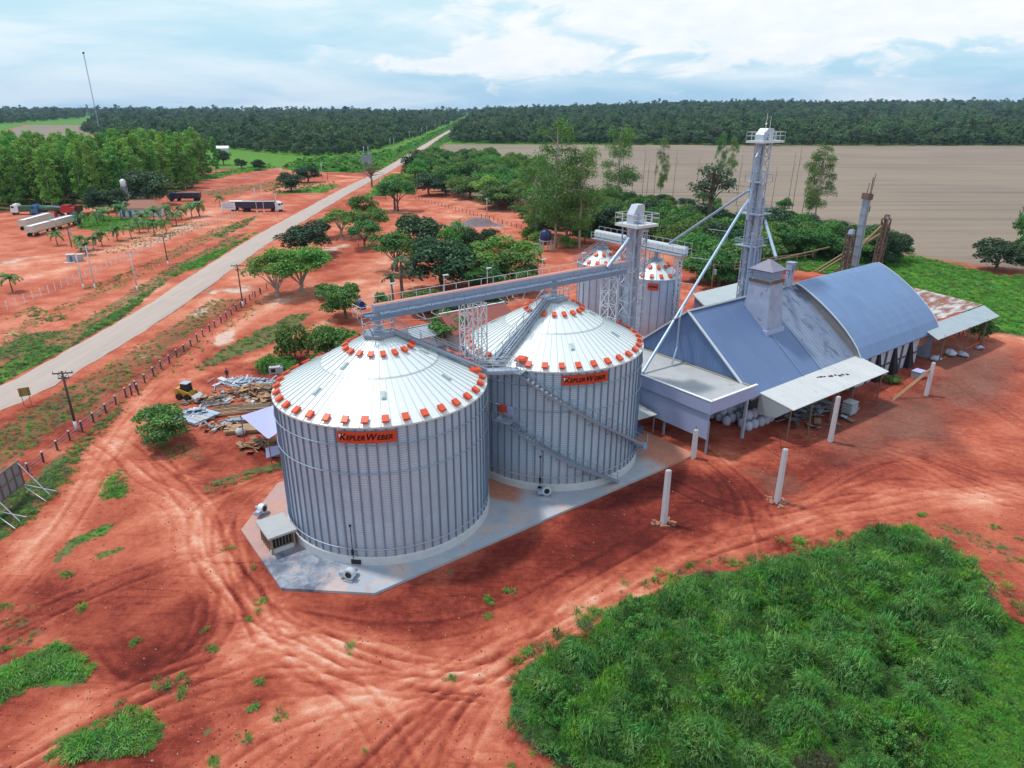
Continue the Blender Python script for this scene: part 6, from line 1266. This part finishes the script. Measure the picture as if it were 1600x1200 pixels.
# palms: arching fronds with leaflets
def palm_meshes(seed, hT, nf, fl, m):
    rr = random.Random(seed); C = []; Nn = []; S = []; Tn = []
    mb = MB()
    vs = []; fs = []; tone_ = []
    for k in range(nf):
        a = 6.283*k/nf+rr.uniform(-.2, .2); el0 = rr.uniform(.1, 1.3); d = Vector((math.cos(a), math.sin(a), 0)); s = Vector((-d.y, d.x, 0)); p = Vector((0, 0, hT)); L0 = fl*rr.uniform(.8, 1.1); n = 7; el_ = el0; tn_ = rr.random()
        pts = [p]
        for i in range(n): p = p+(d*math.cos(el_)+Vector((0, 0, math.sin(el_))))*(L0/n); el_ -= .30; pts.append(p)
        for i in range(n):
            w0 = fl*.17*math.sin(math.pi*min(1, (i+.3)/n))+.05
            for sg in (-1, 1):
                b_ = len(vs); q = pts[i].lerp(pts[i+1], .8); vs += [pts[i], q, q+s*sg*w0+d*.1*fl-Vector((0, 0, w0*.55)), pts[i]+s*sg*w0*.95+d*.08*fl-Vector((0, 0, w0*.5))]; fs.append((b_, b_+1, b_+2, b_+3)); tone_ += [tn_]*4
    me = bpy.data.meshes.new('fronds'); me.from_pydata([tuple(v) for v in vs], [], fs); at = me.attributes.new('tone', 'FLOAT', 'POINT'); at.data.foreach_set('value', np.array(tone_, np.float32)); me.materials.append(m); me.update()
    return me, trunk('trunk', hT, hT*.035+.05, [], MT['trunk'])
for i in range(3): f_, t_ = palm_meshes(i, 2.2, 18, 2.5, LM['palm']); kind('coconut', i, 4.3, 4.6, f_, (t_, MT['trunk']))
for i in range(2): f_, t_ = palm_meshes(i+5, 6.5, 16, 2.3, LM['dark']); kind('tallpalm', i, 8.6, 4.4, f_, (t_, MT['trunk']))
NM = dict(round='round_tree', leafy='leafy_tree', spread='spreading_tree', spreaddark='spreading_tree', euc='eucalyptus_tree', grove='eucalyptus_tree', shrub='shrub', brightshrub='shrub', ragged='ragged_tree', bare='bare_tree', coconut='coconut_palm', tallpalm='palm_tree')
CATN = dict(shrub='shrub', brightshrub='shrub', coconut='palm tree', tallpalm='palm tree')
def plant_tree(kd, p, h, w, label, group=None, v=None):
    K = KIND[kd]; H0, W0, cm, (tm, tmat) = K[v if v is not None else random.randrange(len(K))]
    T = thing(NM[kd], label, CATN.get(kd, 'tree'), p, random.uniform(0, 6.28), group); T.scale = (w/W0, w/W0, h/H0)
    link('trunk', tm, tmat, T); link('fronds' if 'palm' in kd or kd == 'coconut' else 'crown', cm, None, T); return T
def tree(kd, bx, by, hpx, wpx, label, group=None, v=None):
    p = G(bx, by); p.z = float(hill(np.array(p.x), np.array(p.y))); s = PXM(p); h = hpx/(s*.93); w = wpx/s*(1.17 if kd in ('round', 'leafy', 'spread', 'spreaddark') else 1.0); s2 = PXM(p+Vector((0, 0, h*.6)))
    return plant_tree(kd, p, h*s/s2, w*s/s2, label, group, v)
# the trees one can tell apart
tree('leafy', 252, 690, 56, 76, 'small round tree standing alone on red earth beside the dirt track')
tree('shrub', 462, 563, 60, 66, 'dark dense bush left of the pair behind the nearest silo'); tree('leafy', 522, 578, 70, 74, 'dark dense bush right of the pair behind the nearest silo')
tree('brightshrub', 422, 578, 24, 44, 'low bright green bush behind the stacked offcuts'); tree('brightshrub', 452, 582, 20, 30, 'low bluish green bush touching the silo roof edge')
tree('spread', 434, 464, 64, 86, 'spreading bright tree with white foot, left of the roadside pair'); tree('spread', 472, 456, 66, 96, 'spreading bright tree with white foot, right of the roadside pair')
tree('leafy', 541, 497, 54, 64, 'leafy green tree just left of the conveyor start'); tree('leafy', 512, 468, 24, 34, 'small leafy tree behind the tree at the conveyor start')
tree('round', 478, 397, 46, 74, 'very dark broad round tree at the road edge'); tree('spread', 534, 370, 40, 60, 'bright spreading tree behind the broad dark round tree'); tree('spreaddark', 570, 388, 40, 54, 'dull green low tree beside the bright spreading tree')
tree('leafy', 567, 342, 36, 36, 'compact round tree nearest the road, at the top of the roadside group'); tree('spreaddark', 585, 372, 44, 46, 'dull green tree with a side branch over the clearing')
tree('spreaddark', 620, 424, 60, 84, 'airy wide tree at the left of the clump behind the conveyor'); tree('round', 662, 400, 60, 74, 'dark domed tree in the middle of the clump behind the conveyor')
tree('round', 690, 452, 76, 100, 'biggest dark tree of the clump behind the conveyor'); tree('spread', 716, 408, 54, 48, 'bright narrow tree between dark ones behind the conveyor'); tree('round', 740, 408, 48, 40, 'dark small tree with thin trunk at the clearing edge'); tree('round', 765, 392, 34, 30, 'little dark tree at the right edge of the clearing')
tree('spread', 786, 438, 62, 108, 'wide bright green tree above the middle of the conveyor'); tree('brightshrub', 740, 442, 40, 66, 'bright green bush in front of the wide bright tree'); tree('leafy', 800, 455, 56, 80, 'dark leafy tree just behind the conveyor lamps'); tree('leafy', 758, 462, 44, 60, 'leafy tree partly hidden by the conveyor trough')
tree('tallpalm', 614, 476, 54, 36, 'short grey green palm left of the two beside the clearing', v=0); tree('tallpalm', 629, 470, 78, 42, 'taller grey green palm right of the two beside the clearing', v=1)
tree('leafy', 668, 490, 34, 70, 'leafy bush in the shade under the conveyor'); tree('round', 720, 497, 40, 60, 'dark tree between the lattice trestles and the tiled house'); tree('leafy', 700, 535, 44, 60, 'olive green tree in front of the red tiled house'); tree('round', 765, 495, 40, 50, 'dark tree behind the right end of the red tiled house'); tree('brightshrub', 600, 482, 26, 34, 'small bright bush below the two grey green palms')
tree('euc', 868, 386, 186, 100, 'tall full eucalyptus left of the small silos, tallest of its clump', v=0); tree('euc', 838, 372, 120, 86, 'dense eucalyptus at the left of the tall clump', v=1); tree('euc', 905, 388, 150, 90, 'dense eucalyptus at the right of the tall clump', v=2); tree('euc', 885, 378, 110, 100, 'low wide eucalyptus in front of the tall clump', v=1)
tree('euc', 963, 345, 134, 72, 'slim eucalyptus with airy crown standing alone over the tan field', v=2); tree('euc', 1031, 312, 88, 26, 'small narrow eucalyptus top seen against the tan field', v=0); tree('ragged', 1104, 376, 128, 82, 'ragged half dead tree with thick brown trunk'); tree('euc', 1121, 300, 86, 24, 'thin eucalyptus with a small round top beside the ragged tree', v=1); tree('euc', 1140, 290, 70, 22, 'thin pole tree with a tiny tuft near the tall elevator', v=2)
tree('euc', 1272, 346, 112, 62, 'slim tall eucalyptus right of the tallest elevator', v=1); tree('euc', 1262, 344, 80, 32, 'shorter eucalyptus leaning on the slim tall one', v=0)
tree('round', 1556, 424, 44, 70, 'round bush at the right edge of the tan field'); tree('leafy', 1596, 415, 76, 60, 'larger tree cut by the right edge of the picture'); tree('spreaddark', 1612, 392, 86, 50, 'pale tree top at the far right edge of the picture'); tree('shrub', 1420, 396, 12, 18, 'tiny dark bush at the edge of the green meadow')
tree('round', 456, 299, 28, 38, 'round dark tree on the grass island, left one'); tree('round', 482, 285, 24, 34, 'round dark tree on the grass island, right one'); tree('bare', 581, 292, 44, 42, 'leafless grey tree at the road fork')
tree('spreaddark', 622, 330, 46, 56, 'wide thin tree with pale trunks at the clearing edge'); tree('tallpalm', 617, 328, 42, 26, 'dark palm rising from the wide thin tree', v=0)
tree('round', 152, 332, 36, 30, 'rounded creeper covered tree beside the red harvester'); tree('round', 180, 330, 34, 38, 'rounded creeper covered tree nearer the water tower'); tree('round', 234, 320, 50, 66, 'large dark tree behind the white house'); tree('tallpalm', 224, 328, 22, 18, 'single palm sprouting in front of the white house roof', v=1)
tree('round', 350, 258, 22, 24, 'small tree beside the tiny white shed'); tree('round', 378, 264, 14, 18, 'small dark bush in the green plot, left one'); tree('round', 405, 266, 16, 20, 'small dark bush in the green plot, right one')
tree('round', 1385, 548, 18, 26, 'dark bush behind the far lean-to corner'); tree('leafy', 1530, 532, 30, 34, 'leafy bush right of the grey end shed'); tree('shrub', 1395, 597, 12, 30, 'low weedy bush at the foot of the vault wall')
# coconut rows by the yard
coc = [(90, 383), (128, 355), (153, 352), (163, 345), (180, 322), (193, 338), (128, 392), (147, 390), (160, 384), (184, 376), (205, 372), (218, 363), (242, 368), (224, 356), (260, 364), (241, 345), (262, 343), (276, 352), (284, 343), (300, 340), (312, 338), (344, 322), (20, 456), (190, 343), (135, 398)]
for i, (x, y) in enumerate(coc):
    if (x, y) == (20, 456): tree('coconut', x, y, 38, 36, 'lone coconut palm at the left edge by the white fence')
    elif (x, y) == (90, 383): tree('coconut', x, y, 30, 26, 'coconut palm nearest the parked road train')
    elif (x, y) == (344, 322): tree('coconut', x, y, 22, 18, 'coconut palm beside the notice board')
    else: tree('coconut', x, y, random.uniform(25, 33), random.uniform(24, 30), 'young coconut palm in the rows before the white house', 'coconut rows before the house')
def fill(poly, n, kinds, hr, wr, label, group, minsep=3.0, cull=True, edge=0):
    P = GP(*poly); xs = [p.x for p in P]; ys = [p.y for p in P]; out = []; tries = 0
    while len(out) < n and tries < n*60:
        tries += 1; x, y = random.uniform(min(xs), max(xs)), random.uniform(min(ys), max(ys))
        if inside(P, np.array([x]), np.array([y]))[0] < edge: continue
        d = cs*(-CH)*-1+cc*y; sx_ = 800+CF*x/(y*cc+CH*cs)
        if cull and not (-90 < sx_ < 1690): continue
        if any((x-a)**2+(y-b)**2 < minsep**2 for a, b in out): continue
        out.append((x, y)); k = random.choice(kinds); plant_tree(k, Vector((x, y, float(hill(np.array(x), np.array(y))))), random.uniform(*hr), random.uniform(*wr), label, group)
    return out
# eucalyptus grove at the left
g0, g1, g2 = G(-90, 332), G(150, 324), G(306, 294)
def fillw(P, n, *a, **k): pass
GROVE = [g0, g1, g2, Vector((-178, 440, 0)), Vector((-330, 400, 0))]
pts = []; tries = 0
while len(pts) < 250 and tries < 20000:
    tries += 1; x, y = random.uniform(-340, -140), random.uniform(255, 440); s_ = 800+CF*x/(y*cc+CH*cs)
    if s_ < -70 or inside(GROVE, np.array([x]), np.array([y]))[0] < 0 or any((x-a)**2+(y-b)**2 < 22 for a, b in pts): continue
    pts.append((x, y)); plant_tree('grove', Vector((x, y, 0)), random.uniform(20, 26), random.uniform(6.0, 8.5), 'slender eucalyptus in the dense grove behind the parked trucks', 'eucalyptus grove')
fill([(640, 292), (648, 262), (700, 256), (780, 262), (850, 275), (855, 330), (800, 335), (740, 325), (680, 318)], 85, ['leafy', 'round', 'spreaddark', 'spread', 'leafy'], (8, 13), (11, 17), 'broad tree in the thicket left of the tall eucalyptus clump', 'thicket beside the tan field', 5)
fill([(900, 330), (1000, 345), (1120, 365), (1215, 380), (1220, 425), (1120, 455), (1075, 440), (1060, 400), (960, 375), (890, 360)], 85, ['leafy', 'round', 'leafy', 'spreaddark'], (6, 10), (8, 13), 'dense dark green tree in the belt behind the small silos', 'tree belt behind the plant', 4)
fill([(1190, 378), (1300, 382), (1395, 400), (1390, 418), (1300, 410), (1200, 405)], 30, ['round', 'leafy'], (6, 9), (7, 11), 'dark bushy tree in the hedge behind the derelict elevators', 'hedge behind the vault', 4)
fill([(815, 340), (900, 345), (950, 372), (900, 395), (830, 378)], 18, ['leafy', 'spreaddark', 'brightshrub'], (3, 6), (5, 8), 'low green tree under the tall eucalyptus clump', 'undergrowth of the eucalyptus clump', 4)
fill([(900, 300), (1240, 330), (1240, 350), (900, 330)], 16, ['leafy', 'round'], (3, 6), (5, 8), 'low bush along the near edge of the tan field', 'bushes along the tan field', 6)
for x, y, h in ((1002, 320, 86), (1009, 320, 70), (1020, 322, 90), (985, 330, 60), (1050, 320, 84), (1085, 322, 76), (1150, 322, 80), (1228, 338, 100), (1236, 338, 110), (1252, 340, 78), (1168, 318, 60), (1204, 330, 70)):
    p = G(x, y); t_ = AT(x+1, y-h, p.y); T = thing('bare_tree', 'thin leafless tree trunk standing up against the tan field', 'tree trunk', p, 0, 'thin bare trunks at the field edge'); MB().tube((0, 0, 0), (.3, 0, t_.z), .13, .05, 5).bar((.2, 0, t_.z*.7), (1.0, .3, t_.z*.85), .06).build('trunk', MT['woodd'], T)
# scattered instances for what nobody could count
HID = bpy.data.collections.new('sources')
def scatter(name, label, cat, P, Rz, S, idx, sources):
    col = bpy.data.collections.new(name+'_sources')
    for k, (me) in enumerate(sources): o = bpy.data.objects.new('%s_%02d' % (name, k), me); col.objects.link(o)
    n = len(P); me = bpy.data.meshes.new(name); me.vertices.add(n); me.vertices.foreach_set('co', np.asarray(P, np.float32).ravel())
    r = me.attributes.new('rotv', 'FLOAT_VECTOR', 'POINT'); r.data.foreach_set('vector', (Rz if np.ndim(Rz) == 2 else np.stack([rng.normal(0, .08, n), rng.normal(0, .08, n), Rz], 1)).astype(np.float32).ravel())
    s = me.attributes.new('scalev', 'FLOAT_VECTOR', 'POINT'); s.data.foreach_set('vector', np.asarray(S, np.float32).ravel()); i = me.attributes.new('pick', 'INT', 'POINT'); i.data.foreach_set('value', np.asarray(idx, np.int32)); me.update()
    ob = bpy.data.objects.new(name, me); COL.objects.link(ob); tag(ob, label, cat, kind='stuff')
    ng = bpy.data.node_groups.new(name, 'GeometryNodeTree'); ng.interface.new_socket('Geometry', in_out='INPUT', socket_type='NodeSocketGeometry'); ng.interface.new_socket('Geometry', in_out='OUTPUT', socket_type='NodeSocketGeometry')
    gi = ng.nodes.new('NodeGroupInput'); go = ng.nodes.new('NodeGroupOutput'); ip = ng.nodes.new('GeometryNodeInstanceOnPoints'); ci = ng.nodes.new('GeometryNodeCollectionInfo'); ci.inputs['Collection'].default_value = col; ci.inputs['Separate Children'].default_value = True; ci.inputs['Reset Children'].default_value = True
    def na(nm, ty): a = ng.nodes.new('GeometryNodeInputNamedAttribute'); a.data_type = ty; a.inputs['Name'].default_value = nm; return a.outputs[0]
    ng.links.new(gi.outputs[0], ip.inputs['Points']); ng.links.new(ci.outputs[0], ip.inputs['Instance']); ip.inputs['Pick Instance'].default_value = True
    ng.links.new(na('pick', 'INT'), ip.inputs['Instance Index']); e2 = ng.nodes.new('FunctionNodeEulerToRotation'); ng.links.new(na('rotv', 'FLOAT_VECTOR'), e2.inputs[0]); ng.links.new(e2.outputs[0], ip.inputs['Rotation']); ng.links.new(na('scalev', 'FLOAT_VECTOR'), ip.inputs['Scale']); ng.links.new(ip.outputs[0], go.inputs[0])
    md = ob.modifiers.new('scatter', 'NODES'); md.node_group = ng; return ob
def tuft(seed, nb, spread, curve, wid, m, leafy=False, hvar=.5):
    r = np.random.default_rng(seed); vs = []; fs = []; tn = []
    for k in range(nb):
        a = r.uniform(0, 6.283); rad = spread*math.sqrt(r.random())*.5; b = Vector((rad*math.cos(a), rad*math.sin(a), 0)); a2 = a+r.normal(0, .8); d = Vector((math.cos(a2), math.sin(a2), 0)); s = Vector((-d.y, d.x, 0)); h = (1-hvar)+hvar*r.random(); t0 = r.random(); out = curve*(.3+r.random())
        p = [b, b+Vector((0, 0, h*.6))+d*out*.25, b+Vector((0, 0, h*.92))+d*out*.75, b+Vector((0, 0, h*.82))+d*out*1.25]; w = [wid*.7, wid, wid*.75, .01]; n0 = len(vs)
        for q, ww in zip(p, w): vs += [q-s*ww, q+s*ww]; tn += [t0*.8+.1]*2
        for i in range(3): fs.append((n0+2*i, n0+2*i+1, n0+2*i+3, n0+2*i+2))
    me = bpy.data.meshes.new('tuft'); me.from_pydata([tuple(v) for v in vs], [], fs); at = me.attributes.new('tone', 'FLOAT', 'POINT'); at.data.foreach_set('value', np.array(tn, np.float32)); me.materials.append(m); me.update(); return me
def sample(poly, dens, noise=(4, .35), seed=0, edge=0.0):
    xs = [p.x for p in poly]; ys = [p.y for p in poly]; A = (max(xs)-min(xs))*(max(ys)-min(ys)); n = int(A*dens); x = rng.uniform(min(xs), max(xs), n); y = rng.uniform(min(ys), max(ys), n)
    d = inside(poly, x, y)+(fbm(x, y, noise[0], 21+seed)-.5)*1.6; sx_ = 800+CF*x/(y*cc+CH*cs)
    k = (d > edge) & (fbm(x, y, noise[0], seed+31) > noise[1]) & (sx_ > -60) & (sx_ < 1680); return x[k], y[k], d[k]
# tall weeds: clump by clump, each clump with its own height, kind and lean
sx0, sy0, sd0 = sample(TALL, .62, (6, .0), 1, -.2); ns = len(sx0)
low_ = inside(GP((1575, 960), (1500, 1080), (1420, 1240), (1900, 1240), (1720, 1040)), sx0, sy0) > 0
skind = np.where(low_, 1, rng.choice(5, ns, p=[.36, .27, .22, .13, .02])); sH = np.where(low_, rng.uniform(.3, .6, ns), (.55+1.0*rng.random(ns)+.35*(skind == 0))*(.45+.55*sst(sd0, 0, 2.0))); sR = rng.uniform(.75, 1.45, ns)
x, y, d = sample(TALL, 26.0, (2.2, .0)); n = len(x); best = np.zeros(n, int); bd = np.full(n, 1e9)
for k in range(ns):
    q = np.hypot(x-sx0[k], y-sy0[k])/sR[k]; m = q < bd; bd[m] = q[m]; best[m] = k
u = np.stack([x-sx0[best], y-sy0[best]], 1); u /= np.linalg.norm(u, axis=1, keepdims=True)+1e-6
hh = np.clip(sH[best]*(1.12-.85*np.clip(bd, 0, 1.05)**2)*(.75+.5*rng.random(n)), .16, None); tilt = .5*np.clip(bd, 0, 1)
kk = skind[best]; idx = np.choose(kk, [rng.integers(0, 3, n), 6+rng.integers(0, 2, n), 3+rng.integers(0, 3, n), 8+rng.integers(0, 2, n), 10+rng.integers(0, 2, n)])
shb = [crown('weedbush', dome(9, .45, .4, .5, .3, 200+i, -.3), 420, .16, LM['weed'], .4, .5) for i in range(2)]
src = [tuft(i, 44, .7, .6, .028, LM['weed']) for i in range(3)]+[tuft(5+i, 50, .7, .45, .022, LM['weed2']) for i in range(3)]+[tuft(8+i, 50, .7, .45, .024, LM['lush']) for i in range(2)]+shb+[tuft(12+i, 46, .5, .4, .018, LM['dry']) for i in range(2)]
scatter('tall_weeds', 'tall tangled green weeds filling the lower right corner', 'weeds', np.stack([x, y, gzat(x, y)-.05], 1), np.stack([-u[:, 1]*tilt+rng.normal(0, .12, n), u[:, 0]*tilt+rng.normal(0, .12, n), rng.normal(0, .3, n)], 1), np.stack([hh*.30+.26, hh*.30+.26, hh*(.7+.6*rng.random(n))], 1), idx, src)
# grass in the painted patches
X = []; Y = []; HT = []; IX = []
for k, (den, h, poly) in enumerate(PATCH):
    P = GP(*poly); near = max(p.y for p in P) < 125; dns = 15 if near else (3.2 if max(p.y for p in P) < 260 else .25)
    x, y, d = sample(P, dns*den, (1.5 if near else 5, .42-.2*den), k); q_ = road_dist(x, y) > 4.3; x, y, d = x[q_], y[q_], d[q_]; n = len(x); X.append(x); Y.append(y); HT.append(h*(.3+.9*rng.random(n)**1.6)*((.3+.5*sst(d, 0, 1.3)) if near else (1.2 if dns > 1 else 1.8)))
    lush = den > .85; IX.append(np.where(rng.random(n) < (.85 if lush else .35), rng.integers(0, 2, n), 2+rng.integers(0, 2, n)))
for _ in range(46):
    p = G(random.uniform(-20, 420) if random.random() < .55 else random.uniform(380, 830), random.uniform(850, 1210)) if random.random() < .75 else G(random.uniform(1380, 1640), random.uniform(800, 940)); k = random.randint(2, 9)
    if -13.5 < (p.x-PO.x)*.8+(p.y-PO.y)*.6 < 34 and abs(-(p.x-PO.x)*.6+(p.y-PO.y)*.8) < 12: continue
    X.append(p.x+rng.normal(0, .22, k)); Y.append(p.y+rng.normal(0, .22, k)); HT.append(rng.uniform(.10, .34, k)); IX.append(rng.integers(0, 3, k))
x, y, d = sample(TALL, 7, (1.1, .44), 9, -2.6); q_ = (d < .5) & (rng.random(len(x)) < np.exp(np.minimum(d, 0)*.9)); x, y = x[q_], y[q_]; X.append(x); Y.append(y); HT.append(rng.uniform(.15, .6, len(x))); IX.append(rng.integers(0, 4, len(x)))
X = np.concatenate(X); Y = np.concatenate(Y); HT = np.concatenate(HT); IX = np.concatenate(IX)
scatter('grass', 'patches of rough green grass on the red earth and verges', 'grass', np.stack([X, Y, gzat(X, Y)-.02], 1), rng.uniform(0, 6.28, len(X)), np.stack([HT*1.5, HT*1.5, HT], 1), IX, [tuft(30, 40, .8, .5, .024, LM['lush']), tuft(31, 40, .9, .35, .02, LM['lush']), tuft(32, 40, .8, .5, .024, LM['weed']), tuft(33, 36, .8, .5, .02, LM['dry'])])
# clods and stones on the bare earth
def stone(seed):
    rr = random.Random(seed); mb = MB(); mb.ball((0, 0, .25), .5, 6, 4, (1, .8, .7)); mb.v = [(x*rr.uniform(.7, 1.2), y*rr.uniform(.7, 1.2), z*rr.uniform(.6, 1.2)) for x, y, z in mb.v]; me = mb.mesh('clod'); return me
cl = [stone(i) for i in range(3)]; cm_ = [mat('red_clod', (.26, .06, .035), .95, 0, .4, 3), mat('dark_clod', (.12, .035, .025), .95, 0, .4, 3), mat('pale_stone', (.50, .33, .26), .9, 0, .3, 3)]
for k_ in range(3): cl[k_].materials.append(cm_[k_])
n = 26000; yy_ = 26+90*rng.random(n)**1.5; xx_ = (rng.random(n)*2-1)*(yy_*.62+22); la_ = (xx_-PO.x)*.8+(yy_-PO.y)*.6; lb_ = -(xx_-PO.x)*.6+(yy_-PO.y)*.8
k = ~((la_ > -13.4) & (la_ < 88) & (lb_ > -11.6) & (lb_ < 12)) & (fbm(xx_, yy_, 6, 91) > .47) & (inside(TALL, xx_, yy_) < 0) & (road_dist(xx_, yy_) > 4.2); xx_, yy_ = xx_[k], yy_[k]; n = len(xx_); sz = .04+.12*rng.random(n)**4
scatter('soil_clods', 'small clods and stones strewn over the bare red earth', 'clods', np.stack([xx_, yy_, gzat(xx_, yy_)-.01], 1), rng.uniform(0, 6.28, n), np.stack([sz, sz, sz], 1), rng.choice(3, n, p=[.68, .14, .18]), cl)
# forests
def forest(polys, out):
    for P, sp, smin, smax in polys:
        xs = [p.x for p in P]; ys = [p.y for p in P]; y0 = min(ys); y1 = max(ys); yy = y0
        while yy < y1:
            st = sp*max(1, min(2.1, yy/900)); xv = np.arange(min(xs), max(xs), st)+rng.uniform(-.5, .5)*st; n = len(xv)
            if n:
                x = xv+rng.normal(0, st*.28, n); y = yy+rng.normal(0, st*.28, n); d = inside(P, x, y)+(fbm(x, y, 40, 61)-.5)*18; sx_ = 800+CF*x/(y*cc+CH*cs); k = (d > 0) & (sx_ > -40) & (sx_ < 1640)
                out.append(np.stack([x[k], y[k], np.clip(rng.normal(1, .2, k.sum()), .55, 1.6)*(smin+(smax-smin)*sst(d[k], 0, 60))*(1+.45*sst(y[k], 700, 2500))], 1))
            yy += st*.9
def GPY(pts, ymax): return [Vector((p.x*min(1, ymax/p.y), min(p.y, ymax), 0)) for p in GP(*pts)]
LF = GPY([(128, 206), (200, 230), (300, 240), (345, 230), (400, 238), (470, 245), (540, 244), (600, 231), (660, 211), (700, 195), (722, 185.5), (728, 178), (600, 178), (400, 178), (150, 178)], 2700)
RFR = GPY([(706, 224), (716, 206), (736, 186), (745, 178)], 2700)
RF = [RFR[0], RFR[1], RFR[2], Vector((-75, 3000, 0)), Vector((3200, 3000, 0)), G(2200, 228), G(1600, 228), G(1200, 227.5)]
FL = GPY([(-100, 196), (0, 195), (125, 188), (140, 182), (-100, 182)], 2600); FL2 = [Vector((-2600, 3300, 0)), Vector((-1300, 3300, 0)), Vector((-400, 3500, 0)), Vector((100, 3600, 0)), Vector((100, 3900, 0)), Vector((-2900, 3800, 0))]
o_ = []; forest([(LF, 7.6, .62, 1.0), (RF, 8.6, .95, 1.15), (FL, 11, .9, 1.0), (FL2, 17, 1.2, 1.3)], o_); F = np.concatenate(o_); n = len(F)
fs_ = []
for i in range(6):
    rr = random.Random(i+300); hh_ = rr.uniform(9, 13); c = dome(11, 3.6, 3.2, hh_-3.5, 1.9, 300+i, -.5); c += [(x*.9, y*.9, z-4, r) for x, y, z, r, _ in c[:6]]; fs_.append(crown('forest_crown', c, 900, .92, LM['forest'], .5, .55))
c = [(random.uniform(-2, 2), random.uniform(-2, 2), random.uniform(10, 15), 1.6) for _ in range(9)]; fs_.append(crown('forest_crown', c, 330, 1.1, LM['forest'], .4, .5))
idx = np.where(rng.random(n) < .02, 6, rng.integers(0, 6, n)); sc_ = F[:, 2]
scatter('forest', 'dense dark green forest on both sides of the straight road out to the horizon', 'forest', np.stack([F[:, 0], F[:, 1], hill(F[:, 0], F[:, 1])-.3], 1), rng.uniform(0, 6.28, n), np.stack([sc_*1.08, sc_*1.08, sc_*rng.uniform(.8, 1.25, n)], 1), idx, fs_)
# regrowth scrub between forest and road
SC_ = GPY([(440, 264), (480, 248), (560, 246), (620, 236), (700, 198), (722, 188), (706, 204), (640, 246), (600, 264), (560, 269)], 1500); x, y, d = sample(SC_, .05, (14, .3), 3); q_ = road_dist(x, y) > 8; x, y = x[q_], y[q_]; n = len(x); h_ = rng.uniform(.8, 2.6, n)
scatter('scrub', 'green scrub regrowth between the forest edge and the road', 'scrub', np.stack([x, y, hill(x, y)-.1], 1), rng.uniform(0, 6.28, n), np.stack([h_, h_, h_*.8], 1), rng.integers(0, 2, n), [crown('scrub_bush', dome(7, .9, .7, .6, .5, 400+i, -.2), 160, .5, LM['lush'], .5, .5) for i in range(2)])
# ---------------------------------------------------------------- air
HAZE = True
if HAZE:
    o = MB().box((0, 0, 66), (10900, 10900, 140)).build('haze', None); me = o.data
    hm = bpy.data.materials.new('haze_air'); hm.use_nodes = True; t = hm.node_tree; t.nodes.clear(); pv = N(t, 'ShaderNodeVolumePrincipled'); pv.inputs['Color'].default_value = (.45, .62, .95, 1); pv.inputs['Density'].default_value = .00006; pv.inputs['Anisotropy'].default_value = 0.0
    L(t, pv.outputs[0], N(t, 'ShaderNodeOutputMaterial').inputs['Volume']); me.materials.append(hm); tag(o, 'thin blue haze in the air over the far forest', 'haze', kind='stuff')
